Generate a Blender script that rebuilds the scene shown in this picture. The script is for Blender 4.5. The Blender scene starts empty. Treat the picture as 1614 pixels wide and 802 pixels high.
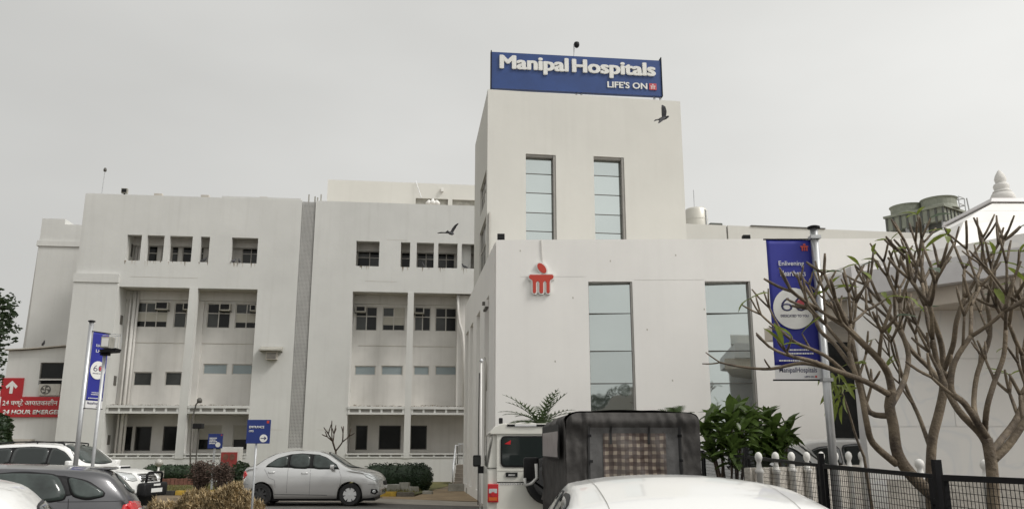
import bpy, bmesh, math, random
from mathutils import Vector, Matrix, noise
from mathutils.bvhtree import BVHTree

# ------------------------------------------------------------------ camera, sky, sun, exposure
SC = bpy.context.scene
C = SC.collection
R = math.radians
FPX, PITCH, EYE = 1316.0, R(13.0), 1.62        # focal length in photo pixels, upward tilt, eye height
cam_d = bpy.data.cameras.new('camera'); cam = bpy.data.objects.new('camera', cam_d); C.objects.link(cam)
cam_d.sensor_width = 36.0; cam_d.lens = 36.0*FPX/1614.0; cam_d.clip_start = 0.1; cam_d.clip_end = 3000
cam.location = (0, 0, EYE); cam.rotation_euler = (R(90)+PITCH, 0, 0)
SC.camera = cam
SUN_DIR = Vector((0.62, -0.27, 0.74)).normalized()     # towards the sun
SKY_STRENGTH, SUN_STRENGTH = 0.1, 1.4
w = bpy.data.worlds.new('World'); SC.world = w; w.use_nodes = True
nt = w.node_tree; nt.nodes.clear()
out = nt.nodes.new('ShaderNodeOutputWorld'); bg = nt.nodes.new('ShaderNodeBackground')
sky = nt.nodes.new('ShaderNodeTexSky'); sky.sky_type = 'NISHITA'; sky.sun_disc = False
sky.sun_elevation = math.asin(SUN_DIR.z); sky.sun_rotation = math.atan2(SUN_DIR.x, SUN_DIR.y)
sky.dust_density = 6.0; sky.air_density = 1.0
hs = nt.nodes.new('ShaderNodeHueSaturation'); hs.inputs['Saturation'].default_value = 0.12
mx = nt.nodes.new('ShaderNodeMix'); mx.data_type = 'RGBA'; mx.inputs[0].default_value = 0.70
# high thin overcast: large soft clouds, very low contrast
tc = nt.nodes.new('ShaderNodeTexCoord'); mp = nt.nodes.new('ShaderNodeMapping'); mp.inputs['Scale'].default_value = (1, 1, 2.5)
nz = nt.nodes.new('ShaderNodeTexNoise'); nz.inputs['Scale'].default_value = 1.6; nz.inputs['Detail'].default_value = 4
cr = nt.nodes.new('ShaderNodeValToRGB')
cr.color_ramp.elements[0].position = 0.3; cr.color_ramp.elements[0].color = (6.0, 5.97, 5.7, 1)
cr.color_ramp.elements[1].position = 0.7; cr.color_ramp.elements[1].color = (7.3, 7.28, 7.0, 1)
L = nt.links.new
L(tc.outputs['Generated'], mp.inputs[0]); L(mp.outputs[0], nz.inputs[0]); L(nz.outputs[0], cr.inputs[0])
L(sky.outputs[0], hs.inputs['Color']); L(hs.outputs[0], mx.inputs[6]); L(cr.outputs[0], mx.inputs[7])
# hazy brightening of the overcast towards the hidden sun
nrm = nt.nodes.new('ShaderNodeVectorMath'); nrm.operation = 'NORMALIZE'; L(tc.outputs['Generated'], nrm.inputs[0])
dt = nt.nodes.new('ShaderNodeVectorMath'); dt.operation = 'DOT_PRODUCT'; L(nrm.outputs[0], dt.inputs[0]); dt.inputs[1].default_value = Vector((SUN_DIR.x, SUN_DIR.y, 0.12)).normalized()
ml = nt.nodes.new('ShaderNodeMath'); ml.operation = 'MULTIPLY_ADD'; L(dt.outputs['Value'], ml.inputs[0]); ml.inputs[1].default_value = 0.32; ml.inputs[2].default_value = 1.12
sc_ = nt.nodes.new('ShaderNodeVectorMath'); sc_.operation = 'SCALE'; L(mx.outputs[2], sc_.inputs[0]); L(ml.outputs[0], sc_.inputs['Scale'])
L(sc_.outputs[0], bg.inputs[0]); bg.inputs[1].default_value = SKY_STRENGTH; L(bg.outputs[0], out.inputs[0])
sun_d = bpy.data.lights.new('sun', 'SUN'); sun = bpy.data.objects.new('sun', sun_d); C.objects.link(sun)
sun_d.energy = SUN_STRENGTH; sun_d.angle = R(14); sun_d.color = (1.0, 0.965, 0.91)
sun.rotation_euler = (-SUN_DIR).to_track_quat('-Z', 'Y').to_euler(); sun.location = (20, -20, 40)
SC.view_settings.view_transform = 'Standard'; SC.view_settings.look = 'None'
SC.view_settings.exposure = 0.25; SC.view_settings.gamma = 1.0; SC.view_settings.use_curve_mapping = False

# ------------------------------------------------------------------ measuring: photo pixel -> place in the world
SP, CP = math.sin(PITCH), math.cos(PITCH)
def ray(px, py):
    u = (px-807.0)/FPX; v = (401.0-py)/FPX
    return Vector((u, CP-v*SP, SP+v*CP))
def atY(px, py, Y):
    d = ray(px, py); return Vector((0, 0, EYE)) + d*(Y/d.y)
def atZ(px, py, Z):
    d = ray(px, py); return Vector((0, 0, EYE)) + d*((Z-EYE)/d.z)

class Frame:
    """vertical wall plane: s runs along it, n points out of it (towards the viewer's side)"""
    def __init__(s, x0, y0, x1, y1):
        s.o = Vector((x0, y0, 0)); d = Vector((x1-x0, y1-y0, 0)); s.len = d.length
        s.u = d.normalized(); s.nv = Vector((s.u.y, -s.u.x, 0))
    def p(s, a, n, z): return s.o + s.u*a + s.nv*n + Vector((0, 0, z))
    def hit(s, px, py, n=0.0):
        d = ray(px, py); e = Vector((0, 0, EYE)); o = s.o + s.nv*n
        t = (o-e).dot(s.nv)/d.dot(s.nv); h = e+d*t
        return (h-s.o).dot(s.u), h.z
    def rect(s, x0, x1, y0, y1, n=0.0):      # x at mid height, y at the mid width
        ym, xm = (y0+y1)/2, (x0+x1)/2
        return (s.hit(x0, ym, n)[0], s.hit(x1, ym, n)[0], s.hit(xm, y1, n)[1], s.hit(xm, y0, n)[1])
    def rz(s): return math.atan2(s.u.y, s.u.x)

# ------------------------------------------------------------------ materials
M = {}
def mat(name, col, rough=0.6, metal=0.0, var=0.0, scale=3.0, bump=0.0, bscale=40.0, spec=None, coat=0.0, sss=None, stretch=None, col2=None, streak=0.0):
    m = bpy.data.materials.new(name); m.use_nodes = True; n = m.node_tree; b = n.nodes['Principled BSDF']; lk = n.links.new
    b.inputs['Roughness'].default_value = rough; b.inputs['Metallic'].default_value = metal
    if spec is not None: b.inputs['Specular IOR Level'].default_value = spec
    if coat: b.inputs['Coat Weight'].default_value = coat; b.inputs['Coat Roughness'].default_value = 0.04
    b.inputs['Base Color'].default_value = (*col, 1)
    geo = n.nodes.new('ShaderNodeNewGeometry'); src = geo.outputs['Position']
    if var or col2:
        mpn = n.nodes.new('ShaderNodeMapping'); mpn.inputs['Scale'].default_value = stretch or (1, 1, 1); lk(src, mpn.inputs[0])
        t = n.nodes.new('ShaderNodeTexNoise'); t.inputs['Scale'].default_value = scale; t.inputs['Detail'].default_value = 6; t.inputs['Roughness'].default_value = 0.62
        lk(mpn.outputs[0], t.inputs[0])
        r = n.nodes.new('ShaderNodeValToRGB'); r.color_ramp.elements[0].position = 0.32; r.color_ramp.elements[1].position = 0.68
        lo = col2 or tuple(c*(1-var) for c in col); hi = col if col2 else tuple(min(1, c*(1+var*0.5)) for c in col)
        r.color_ramp.elements[0].color = (*lo, 1); r.color_ramp.elements[1].color = (*hi, 1)
        lk(t.outputs[0], r.inputs[0]); last = r.outputs[0]
        if streak:                                  # rain runs and grime: noise drawn out vertically
            mp2 = n.nodes.new('ShaderNodeMapping'); mp2.inputs['Scale'].default_value = (3.2, 3.2, 0.16); lk(src, mp2.inputs[0])
            t2 = n.nodes.new('ShaderNodeTexNoise'); t2.inputs['Scale'].default_value = 1.3; t2.inputs['Detail'].default_value = 7; lk(mp2.outputs[0], t2.inputs[0])
            r2 = n.nodes.new('ShaderNodeMapRange'); r2.inputs['From Min'].default_value = 0.52; r2.inputs['From Max'].default_value = 0.8
            r2.inputs['To Min'].default_value = 0; r2.inputs['To Max'].default_value = streak; lk(t2.outputs[0], r2.inputs[0])
            mm = n.nodes.new('ShaderNodeMix'); mm.data_type = 'RGBA'; lk(r2.outputs[0], mm.inputs[0]); lk(last, mm.inputs[6]); mm.inputs[7].default_value = (0.22, 0.20, 0.17, 1)
            last = mm.outputs[2]
        lk(last, b.inputs['Base Color'])
    if bump:
        t3 = n.nodes.new('ShaderNodeTexNoise'); t3.inputs['Scale'].default_value = bscale; t3.inputs['Detail'].default_value = 5; lk(src, t3.inputs[0])
        bp = n.nodes.new('ShaderNodeBump'); bp.inputs['Strength'].default_value = bump; bp.inputs['Distance'].default_value = 0.02
        lk(t3.outputs[0], bp.inputs['Height']); lk(bp.outputs[0], b.inputs['Normal'])
    M[name] = m; return m

mat('wall', (0.60, 0.60, 0.578), 0.85, var=0.085, scale=0.35, bump=0.16, bscale=6, streak=0.11)
mat('wall_warm', (0.65, 0.642, 0.60), 0.85, var=0.05, scale=0.4, bump=0.08, bscale=9, streak=0.05)
mat('wall_lobby', (0.81, 0.795, 0.765), 0.8, var=0.045, scale=0.4, bump=0.07, bscale=8, streak=0.04)
mat('wall_recess', (0.645, 0.63, 0.60), 0.85, var=0.10, scale=0.7, bump=0.1, streak=0.18)
mat('grime', (0.24, 0.20, 0.15), 0.95, var=0.45, scale=5)
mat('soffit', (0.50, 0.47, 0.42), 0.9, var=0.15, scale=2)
mat('jali', (0.44, 0.435, 0.42), 0.9, var=0.12, scale=1.2)
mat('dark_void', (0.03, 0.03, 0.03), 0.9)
mat('glass_dark', (0.012, 0.013, 0.013), 0.12, spec=0.22, var=0.5, scale=0.7)
mat('glass_grey', (0.055, 0.058, 0.056), 0.15, spec=0.3, var=0.35, scale=0.9)
mat('glass_blind', (0.42, 0.40, 0.34), 0.4, var=0.12, scale=1.0)
mat('glass_blue', (0.26, 0.31, 0.325), 0.35, var=0.08, scale=1.0)
mat('glass_mirror', (0.53, 0.575, 0.565), 0.025, metal=0.93, var=0.03, scale=0.6)
mat('frame_alu', (0.52, 0.50, 0.46), 0.5, var=0.1)
mat('frame_dark', (0.10, 0.095, 0.085), 0.6)
mat('steel', (0.55, 0.56, 0.57), 0.38, metal=0.75, var=0.1, scale=4)
mat('galv', (0.50, 0.51, 0.52), 0.5, metal=0.4, var=0.12, scale=6)
mat('black_metal', (0.006, 0.006, 0.007), 0.6, spec=0.2)
mat('black_plastic', (0.012, 0.012, 0.013), 0.55, spec=0.25)
mat('rubber', (0.016, 0.016, 0.016), 0.85, var=0.3, scale=12)
mat('white_plastic', (0.72, 0.71, 0.68), 0.5, var=0.06)
mat('ac_body', (0.50, 0.48, 0.43), 0.6, var=0.15, scale=6)
mat('sign_blue', (0.012, 0.030, 0.17), 0.45, var=0.12, scale=2)
mat('board_blue', (0.018, 0.055, 0.20), 0.42, var=0.14, scale=1.4)
mat('banner_blue', (0.016, 0.022, 0.26), 0.55, var=0.12, scale=2)
mat('sign_red', (0.40, 0.012, 0.018), 0.45, var=0.08)
mat('logo_red', (0.50, 0.045, 0.025), 0.4)
mat('logo_faded', (0.48, 0.07, 0.09), 0.5)
mat('white_letter', (0.74, 0.74, 0.71), 0.5, var=0.05)
mat('letter_blue', (0.03, 0.03, 0.10), 0.6)
mat('pale_panel', (0.66, 0.66, 0.66), 0.55)
mat('asphalt', (0.105, 0.098, 0.090), 0.92, var=0.22, scale=2.2, bump=0.3, bscale=60)
mat('pale_concrete', (0.34, 0.31, 0.265), 0.92, var=0.2, scale=1.5, bump=0.2)
mat('sand', (0.33, 0.245, 0.15), 0.95, var=0.28, scale=1.4, bump=0.3, bscale=20)
mat('earth', (0.17, 0.13, 0.085), 0.95, var=0.3, scale=0.6, bump=0.3, bscale=10)
mat('lawn', (0.15, 0.13, 0.045), 0.95, var=0.0, scale=1.6, col2=(0.075, 0.085, 0.025), bump=0.5, bscale=40)
mat('kerb_yellow', (0.50, 0.33, 0.05), 0.85, var=0.3, scale=6)
mat('kerb_black', (0.05, 0.047, 0.042), 0.9, var=0.5, scale=6)
mat('kerb_grey', (0.16, 0.145, 0.12), 0.9, var=0.4, scale=6)
mat('stone', (0.36, 0.35, 0.31), 0.9, var=0.3, scale=4, bump=0.3, bscale=15)
mat('brick_edge', (0.20, 0.09, 0.065), 0.9, var=0.3, scale=5)
mat('step_stone', (0.20, 0.175, 0.145), 0.85, var=0.2, scale=3)
mat('leaf_dark', (0.030, 0.052, 0.018), 0.5, var=0.45, scale=5)
mat('leaf_hedge', (0.020, 0.042, 0.016), 0.6, var=0.5, scale=9)
mat('leaf_shrub', (0.085, 0.135, 0.032), 0.38, var=0.45, scale=6)
mat('leaf_bright', (0.20, 0.25, 0.045), 0.42, var=0.35, scale=9)
mat('leaf_grey', (0.13, 0.17, 0.12), 0.5, var=0.2, scale=9)
mat('leaf_palm', (0.075, 0.11, 0.045), 0.5, var=0.35, scale=6)
mat('dry_leaf', (0.42, 0.325, 0.185), 0.9, var=0.5, scale=5)
mat('dry_red', (0.105, 0.070, 0.055), 0.9, var=0.4, scale=6)
mat('twig', (0.085, 0.062, 0.047), 0.9, var=0.35, scale=12)
mat('bark', (0.215, 0.168, 0.112), 0.75, var=0.0, scale=5, col2=(0.055, 0.040, 0.029), bump=0.8, bscale=34)  # mottled bark, contrast raised to paint in lit tops and dark sides
mat('bark_dark', (0.06, 0.05, 0.04), 0.9, var=0.3, scale=8)
mat('grass_blade', (0.17, 0.15, 0.05), 0.9, var=0.4, scale=3)
mat('marble', (0.70, 0.685, 0.655), 0.42, var=0.0, scale=0.9, col2=(0.60, 0.60, 0.60), bump=0.03)
mat('marble_grey', (0.70, 0.68, 0.68), 0.5, var=0.1, scale=2)
mat('marble_brown', (0.62, 0.55, 0.47), 0.6, var=0.15, scale=2)
mat('plaster_rough', (0.60, 0.56, 0.50), 0.95, var=0.18, scale=3, bump=1.0, bscale=22)
mat('baluster_white', (0.70, 0.69, 0.66), 0.7, var=0.08, scale=4)
mat('cooling_panel', (0.26, 0.275, 0.225), 0.75, var=0.2, scale=2.5)
mat('cooling_dark', (0.10, 0.105, 0.095), 0.8)
mat('tank', (0.62, 0.60, 0.54), 0.35, metal=0.35)
mat('paint_silver', (0.60, 0.60, 0.595), 0.22, metal=0.65, coat=0.8)
mat('paint_white', (0.78, 0.78, 0.765), 0.30, coat=0.7)
mat('paint_cream', (0.70, 0.69, 0.63), 0.36, coat=0.35, var=0.04, scale=2)
mat('paint_grey', (0.062, 0.062, 0.067), 0.28, metal=0.35, coat=0.8)
mat('car_glass', (0.022, 0.028, 0.027), 0.04, spec=0.6)
mat('car_glass_green', (0.045, 0.058, 0.054), 0.05, spec=0.5, var=0.6, scale=2.5)
mat('tail_red', (0.50, 0.010, 0.016), 0.2, coat=0.6)
mat('tail_orange', (0.60, 0.12, 0.02), 0.25, coat=0.4)
mat('lamp_clear', (0.62, 0.64, 0.64), 0.12, metal=0.4, coat=0.8)
mat('chrome', (0.70, 0.70, 0.70), 0.14, metal=1.0)
mat('rim', (0.62, 0.62, 0.62), 0.35, metal=0.35)
mat('trim_shade', (0.30, 0.29, 0.27), 0.7, var=0.1)  # dark tone for painted-in window shadow, also slot backs and car roof seams
mat('rim_dark', (0.03, 0.03, 0.03), 0.6)
mat('plate', (0.72, 0.72, 0.70), 0.5)
mat('canvas', (0.070, 0.066, 0.063), 0.8, spec=0.25, var=0.4, scale=5, bump=0.6, bscale=8)
mat('canvas_grey', (0.085, 0.083, 0.082), 0.5, var=0.3, scale=6, bump=0.3, bscale=12)
mat('vinyl_pink', (0.30, 0.26, 0.265), 0.3, var=0.25, scale=9, bump=0.3, bscale=18)
mat('strap', (0.02, 0.02, 0.02), 0.7)
mat('bird', (0.075, 0.075, 0.082), 0.8, var=0.5, scale=20)
mat('fire_red', (0.33, 0.045, 0.04), 0.5, var=0.2, scale=8)
mat('globe', (0.42, 0.41, 0.38), 0.3)
mat('shed_roof', (0.40, 0.37, 0.33), 0.8)

def plaid():
    """checked cloth seen behind the clear rear sheet of the jeep"""
    m = bpy.data.materials.new('plaid'); m.use_nodes = True; n = m.node_tree; b = n.nodes['Principled BSDF']; lk = n.links.new
    b.inputs['Roughness'].default_value = 0.32
    tcn = n.nodes.new('ShaderNodeTexCoord'); sx = n.nodes.new('ShaderNodeSeparateXYZ'); lk(tcn.outputs['Object'], sx.inputs[0])
    nzn = n.nodes.new('ShaderNodeTexNoise'); nzn.inputs['Scale'].default_value = 7; lk(tcn.outputs['Object'], nzn.inputs[0])
    def stripe(o, per, duty):
        a = n.nodes.new('ShaderNodeMath'); a.operation = 'MULTIPLY_ADD'; lk(nzn.outputs[0], a.inputs[0]); a.inputs[1].default_value = 0.035; lk(o, a.inputs[2])
        d = n.nodes.new('ShaderNodeMath'); d.operation = 'DIVIDE'; lk(a.outputs[0], d.inputs[0]); d.inputs[1].default_value = per
        f = n.nodes.new('ShaderNodeMath'); f.operation = 'FRACT'; lk(d.outputs[0], f.inputs[0])
        g = n.nodes.new('ShaderNodeMath'); g.operation = 'LESS_THAN'; lk(f.outputs[0], g.inputs[0]); g.inputs[1].default_value = duty
        return g.outputs[0]
    a = stripe(sx.outputs['X'], 0.083, 0.55); c = stripe(sx.outputs['Z'], 0.076, 0.55)
    ad = n.nodes.new('ShaderNodeMath'); ad.operation = 'ADD'; lk(a, ad.inputs[0]); lk(c, ad.inputs[1])
    h = n.nodes.new('ShaderNodeMath'); h.operation = 'MULTIPLY'; lk(ad.outputs[0], h.inputs[0]); h.inputs[1].default_value = 0.5
    r = n.nodes.new('ShaderNodeValToRGB'); r.color_ramp.interpolation = 'CONSTANT'
    r.color_ramp.elements[0].color = (0.27, 0.225, 0.175, 1); r.color_ramp.elements[1].position = 0.75; r.color_ramp.elements[1].color = (0.050, 0.033, 0.028, 1)
    e = r.color_ramp.elements.new(0.25); e.color = (0.095, 0.068, 0.056, 1)
    lk(h.outputs[0], r.inputs[0])
    t2 = n.nodes.new('ShaderNodeTexNoise'); t2.inputs['Scale'].default_value = 3.5; lk(tcn.outputs['Object'], t2.inputs[0])
    r2 = n.nodes.new('ShaderNodeMapRange'); r2.inputs['From Min'].default_value = 0.45; r2.inputs['From Max'].default_value = 0.7; r2.inputs['To Max'].default_value = 0.55; lk(t2.outputs[0], r2.inputs[0])
    mm = n.nodes.new('ShaderNodeMix'); mm.data_type = 'RGBA'; lk(r2.outputs[0], mm.inputs[0]); lk(r.outputs[0], mm.inputs[6]); mm.inputs[7].default_value = (0.15, 0.14, 0.13, 1)
    lk(mm.outputs[2], b.inputs['Base Color'])
    bp = n.nodes.new('ShaderNodeBump'); bp.inputs['Strength'].default_value = 0.6; bp.inputs['Distance'].default_value = 0.03; lk(nzn.outputs[0], bp.inputs['Height']); lk(bp.outputs[0], b.inputs['Normal'])
    M['plaid'] = m
plaid()

def marble_veins():
    m = M['marble']; n = m.node_tree; b = n.nodes['Principled BSDF']; lk = n.links.new
    geo = n.nodes.new('ShaderNodeNewGeometry'); info = n.nodes.new('ShaderNodeObjectInfo')
    va = n.nodes.new('ShaderNodeVectorMath'); va.operation = 'ADD'; lk(geo.outputs['Position'], va.inputs[0])
    cm = n.nodes.new('ShaderNodeVectorMath'); cm.operation = 'SCALE'; cm.inputs[0].default_value = (37, 11, 23); lk(info.outputs['Random'], cm.inputs['Scale']); lk(cm.outputs[0], va.inputs[1])
    t = n.nodes.new('ShaderNodeTexNoise'); t.inputs['Scale'].default_value = 0.9; t.inputs['Detail'].default_value = 3; t.inputs['Distortion'].default_value = 0.8; lk(va.outputs[0], t.inputs[0])
    r = n.nodes.new('ShaderNodeValToRGB'); e = r.color_ramp.elements
    e[0].position = 0.46; e[0].color = (0.82, 0.80, 0.765, 1); e[1].position = 0.54; e[1].color = (0.82, 0.80, 0.765, 1)
    k = e.new(0.5); k.color = (0.755, 0.75, 0.735, 1)
    lk(t.outputs[0], r.inputs[0]); lk(r.outputs[0], b.inputs['Base Color'])
marble_veins()
def pane_variation():
    """each mirrored pane a touch different in tint, its surface never quite flat"""
    n = M['glass_mirror'].node_tree; b = n.nodes['Principled BSDF']; lk = n.links.new
    src = b.inputs['Base Color'].links[0].from_socket; info = n.nodes.new('ShaderNodeObjectInfo')
    mr = n.nodes.new('ShaderNodeMapRange'); mr.inputs['To Min'].default_value = 0.88; mr.inputs['To Max'].default_value = 1.08; lk(info.outputs['Random'], mr.inputs[0])
    vs = n.nodes.new('ShaderNodeVectorMath'); vs.operation = 'SCALE'; lk(src, vs.inputs[0]); lk(mr.outputs[0], vs.inputs['Scale']); lk(vs.outputs[0], b.inputs['Base Color'])
    g = n.nodes.new('ShaderNodeNewGeometry'); t = n.nodes.new('ShaderNodeTexNoise'); t.inputs['Scale'].default_value = 1.1; t.inputs['Detail'].default_value = 1; lk(g.outputs['Position'], t.inputs[0])
    bp = n.nodes.new('ShaderNodeBump'); bp.inputs['Strength'].default_value = 0.12; bp.inputs['Distance'].default_value = 0.05; lk(t.outputs[0], bp.inputs['Height']); lk(bp.outputs[0], b.inputs['Normal'])
pane_variation()
def translucent(names, amount):
    for nm in names:
        n = M[nm].node_tree; b = n.nodes['Principled BSDF']; o = n.nodes['Material Output']; lk = n.links.new
        t = n.nodes.new('ShaderNodeBsdfTranslucent'); mx_ = n.nodes.new('ShaderNodeMixShader'); mx_.inputs[0].default_value = amount
        if b.inputs['Base Color'].links: lk(b.inputs['Base Color'].links[0].from_socket, t.inputs[0])
        lk(b.outputs[0], mx_.inputs[1]); lk(t.outputs[0], mx_.inputs[2]); lk(mx_.outputs[0], o.inputs[0])
translucent(['leaf_bright', 'leaf_shrub', 'leaf_grey', 'leaf_palm', 'leaf_dark'], 0.4)

# ------------------------------------------------------------------ mesh building
def wloc(o):
    v = Vector((0, 0, 0))
    while o is not None: v += o.location; o = o.parent
    return v
class MB:
    def __init__(s): s.v = []; s.f = []
    def add(s, vs, fs):
        k = len(s.v); s.v += [Vector(p) for p in vs]; s.f += [tuple(i+k for i in f) for f in fs]; return s
    def hexa(s, p):    # 8 points: bottom loop 0-3, top loop 4-7
        return s.add(p, [(3,2,1,0), (4,5,6,7), (0,1,5,4), (1,2,6,5), (2,3,7,6), (3,0,4,7)])
    def box(s, x0, x1, y0, y1, z0, z1):
        return s.hexa([(x0,y0,z0), (x1,y0,z0), (x1,y1,z0), (x0,y1,z0), (x0,y0,z1), (x1,y0,z1), (x1,y1,z1), (x0,y1,z1)])
    def fbox(s, F, a0, a1, n0, n1, z0, z1):     # n1 = outer side
        return s.hexa([F.p(a0,n1,z0), F.p(a1,n1,z0), F.p(a1,n0,z0), F.p(a0,n0,z0), F.p(a0,n1,z1), F.p(a1,n1,z1), F.p(a1,n0,z1), F.p(a0,n0,z1)])
    def tube(s, pts, rad, seg=8, cap=True, flat=1.0):
        pts = [Vector(p) for p in pts]; n = len(pts)
        if not isinstance(rad, (list, tuple)): rad = [rad]*n
        k = len(s.v); prev = None
        for i, p in enumerate(pts):
            d = (pts[min(i+1, n-1)]-pts[max(i-1, 0)]).normalized()
            if prev is None:
                a = Vector((0, 0, 1)) if abs(d.z) < 0.9 else Vector((1, 0, 0))
                x = d.cross(a).normalized()
            else:
                x = (prev - d*prev.dot(d)).normalized()
            prev = x; y = d.cross(x)
            for j in range(seg):
                t = 2*math.pi*j/seg
                s.v.append(p + (x*math.cos(t) + y*math.sin(t)*flat)*rad[i])
        for i in range(n-1):
            for j in range(seg):
                a = k+i*seg+j; b = k+i*seg+(j+1) % seg
                s.f.append((a, b, b+seg, a+seg))
        if cap:
            s.f.append(tuple(k+j for j in range(seg))[::-1]); s.f.append(tuple(k+(n-1)*seg+j for j in range(seg)))
        return s
    def lathe(s, prof, c=(0,0,0), seg=20, axis='z', cap=True):   # prof: (r, h)
        c = Vector(c); k = len(s.v)
        for r, h in prof:
            for j in range(seg):
                t = 2*math.pi*j/seg; a, b = r*math.cos(t), r*math.sin(t)
                s.v.append(c + (Vector((a, b, h)) if axis == 'z' else Vector((a, h, b)) if axis == 'y' else Vector((h, a, b))))
        for i in range(len(prof)-1):
            for j in range(seg):
                a = k+i*seg+j; b = k+i*seg+(j+1) % seg
                s.f.append((a, b, b+seg, a+seg))
        if cap: s.f.append(tuple(k+j for j in range(seg))[::-1]); s.f.append(tuple(k+(len(prof)-1)*seg+j for j in range(seg)))
        return s
    def prism(s, poly, fn, d0, d1):       # poly in 2-D, fn(a, b, depth) -> point
        n = len(poly); k = len(s.v)
        s.v += [Vector(fn(a, b, d0)) for a, b in poly] + [Vector(fn(a, b, d1)) for a, b in poly]
        s.f += [tuple(k+i for i in range(n))[::-1], tuple(k+n+i for i in range(n))]
        s.f += [(k+i, k+(i+1) % n, k+n+(i+1) % n, k+n+i) for i in range(n)]
        return s
    def build(s, name, m, parent=None, smooth=False, local=False, fix=True, bevel=0.0, kind=None):
        v = s.v; loc = Vector((0, 0, 0))
        if parent is not None and not local:
            o = wloc(parent); v = [p-o for p in v]
        elif parent is None and not local:
            xs = [p.x for p in v]; ys = [p.y for p in v]; zs = [p.z for p in v]
            loc = Vector(((min(xs)+max(xs))/2, (min(ys)+max(ys))/2, min(zs))); v = [p-loc for p in v]
        me = bpy.data.meshes.new(name); me.from_pydata([tuple(p) for p in v], [], s.f)
        if fix or bevel:
            b = bmesh.new(); b.from_mesh(me); bmesh.ops.recalc_face_normals(b, faces=b.faces)
            if bevel: bmesh.ops.bevel(b, geom=list(b.edges), offset=bevel, segments=2, affect='EDGES', profile=0.6)
            b.to_mesh(me); b.free()
        if smooth: me.polygons.foreach_set('use_smooth', [True]*len(me.polygons))
        me.materials.append(M[m] if isinstance(m, str) else m); me.update()
        ob = bpy.data.objects.new(name, me); C.objects.link(ob); ob.location = loc
        if parent is not None: ob.parent = parent
        if kind: ob['kind'] = kind
        return ob
def tag(o, label, cat, group=None):
    o['label'] = label; o['category'] = cat
    if group: o['group'] = group
    return o
def thing(name, label, cat, loc=(0,0,0), rz=0.0, group=None):
    o = bpy.data.objects.new(name, None); C.objects.link(o); o.location = loc; o.rotation_euler = (0, 0, rz); o.empty_display_size = 0.3
    return tag(o, label, cat, group)
def struct(mb, name, m, parent=None):
    o = mb.build(name, m, parent, local=parent is None)
    if parent is None: o['kind'] = 'structure'
    return o
def copy_tree(o, parent=None):
    c = o.copy(); C.objects.link(c); c.parent = parent
    for ch in list(o.children): copy_tree(ch, c)
    return c
def wall_holes(F, a0, a1, z0, z1, holes, t, n=0.0, mb=None):
    """solid wall with rectangular openings (a0, a1, z0, z1), t thick, front face at n"""
    mb = mb or MB()
    A = sorted({a0, a1, *[min(max(h[i], a0), a1) for h in holes for i in (0, 1)]}); Z = sorted({z0, z1, *[min(max(h[i], z0), z1) for h in holes for i in (2, 3)]})
    na, nzn = len(A)-1, len(Z)-1
    def solid(i, j):
        if not (0 <= i < na and 0 <= j < nzn): return False
        ca, cz = (A[i]+A[i+1])/2, (Z[j]+Z[j+1])/2
        return not any(h[0] < ca < h[1] and h[2] < cz < h[3] for h in holes)
    idx = {}
    def vtx(i, j, b):
        if (i, j, b) not in idx: idx[(i, j, b)] = len(mb.v); mb.v.append(F.p(A[i], n-(t if b else 0), Z[j]))
        return idx[(i, j, b)]
    for i in range(na):
        for j in range(nzn):
            if not solid(i, j): continue
            mb.f.append((vtx(i,j,0), vtx(i+1,j,0), vtx(i+1,j+1,0), vtx(i,j+1,0)))
            mb.f.append((vtx(i,j+1,1), vtx(i+1,j+1,1), vtx(i+1,j,1), vtx(i,j,1)))
            for di, dj, p, q in ((-1,0,(i,j),(i,j+1)), (1,0,(i+1,j+1),(i+1,j)), (0,-1,(i+1,j),(i,j)), (0,1,(i,j+1),(i+1,j+1))):
                if not solid(i+di, j+dj):
                    mb.f.append((vtx(*p,0), vtx(*q,0), vtx(*q,1), vtx(*p,1)))
    return mb
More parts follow.
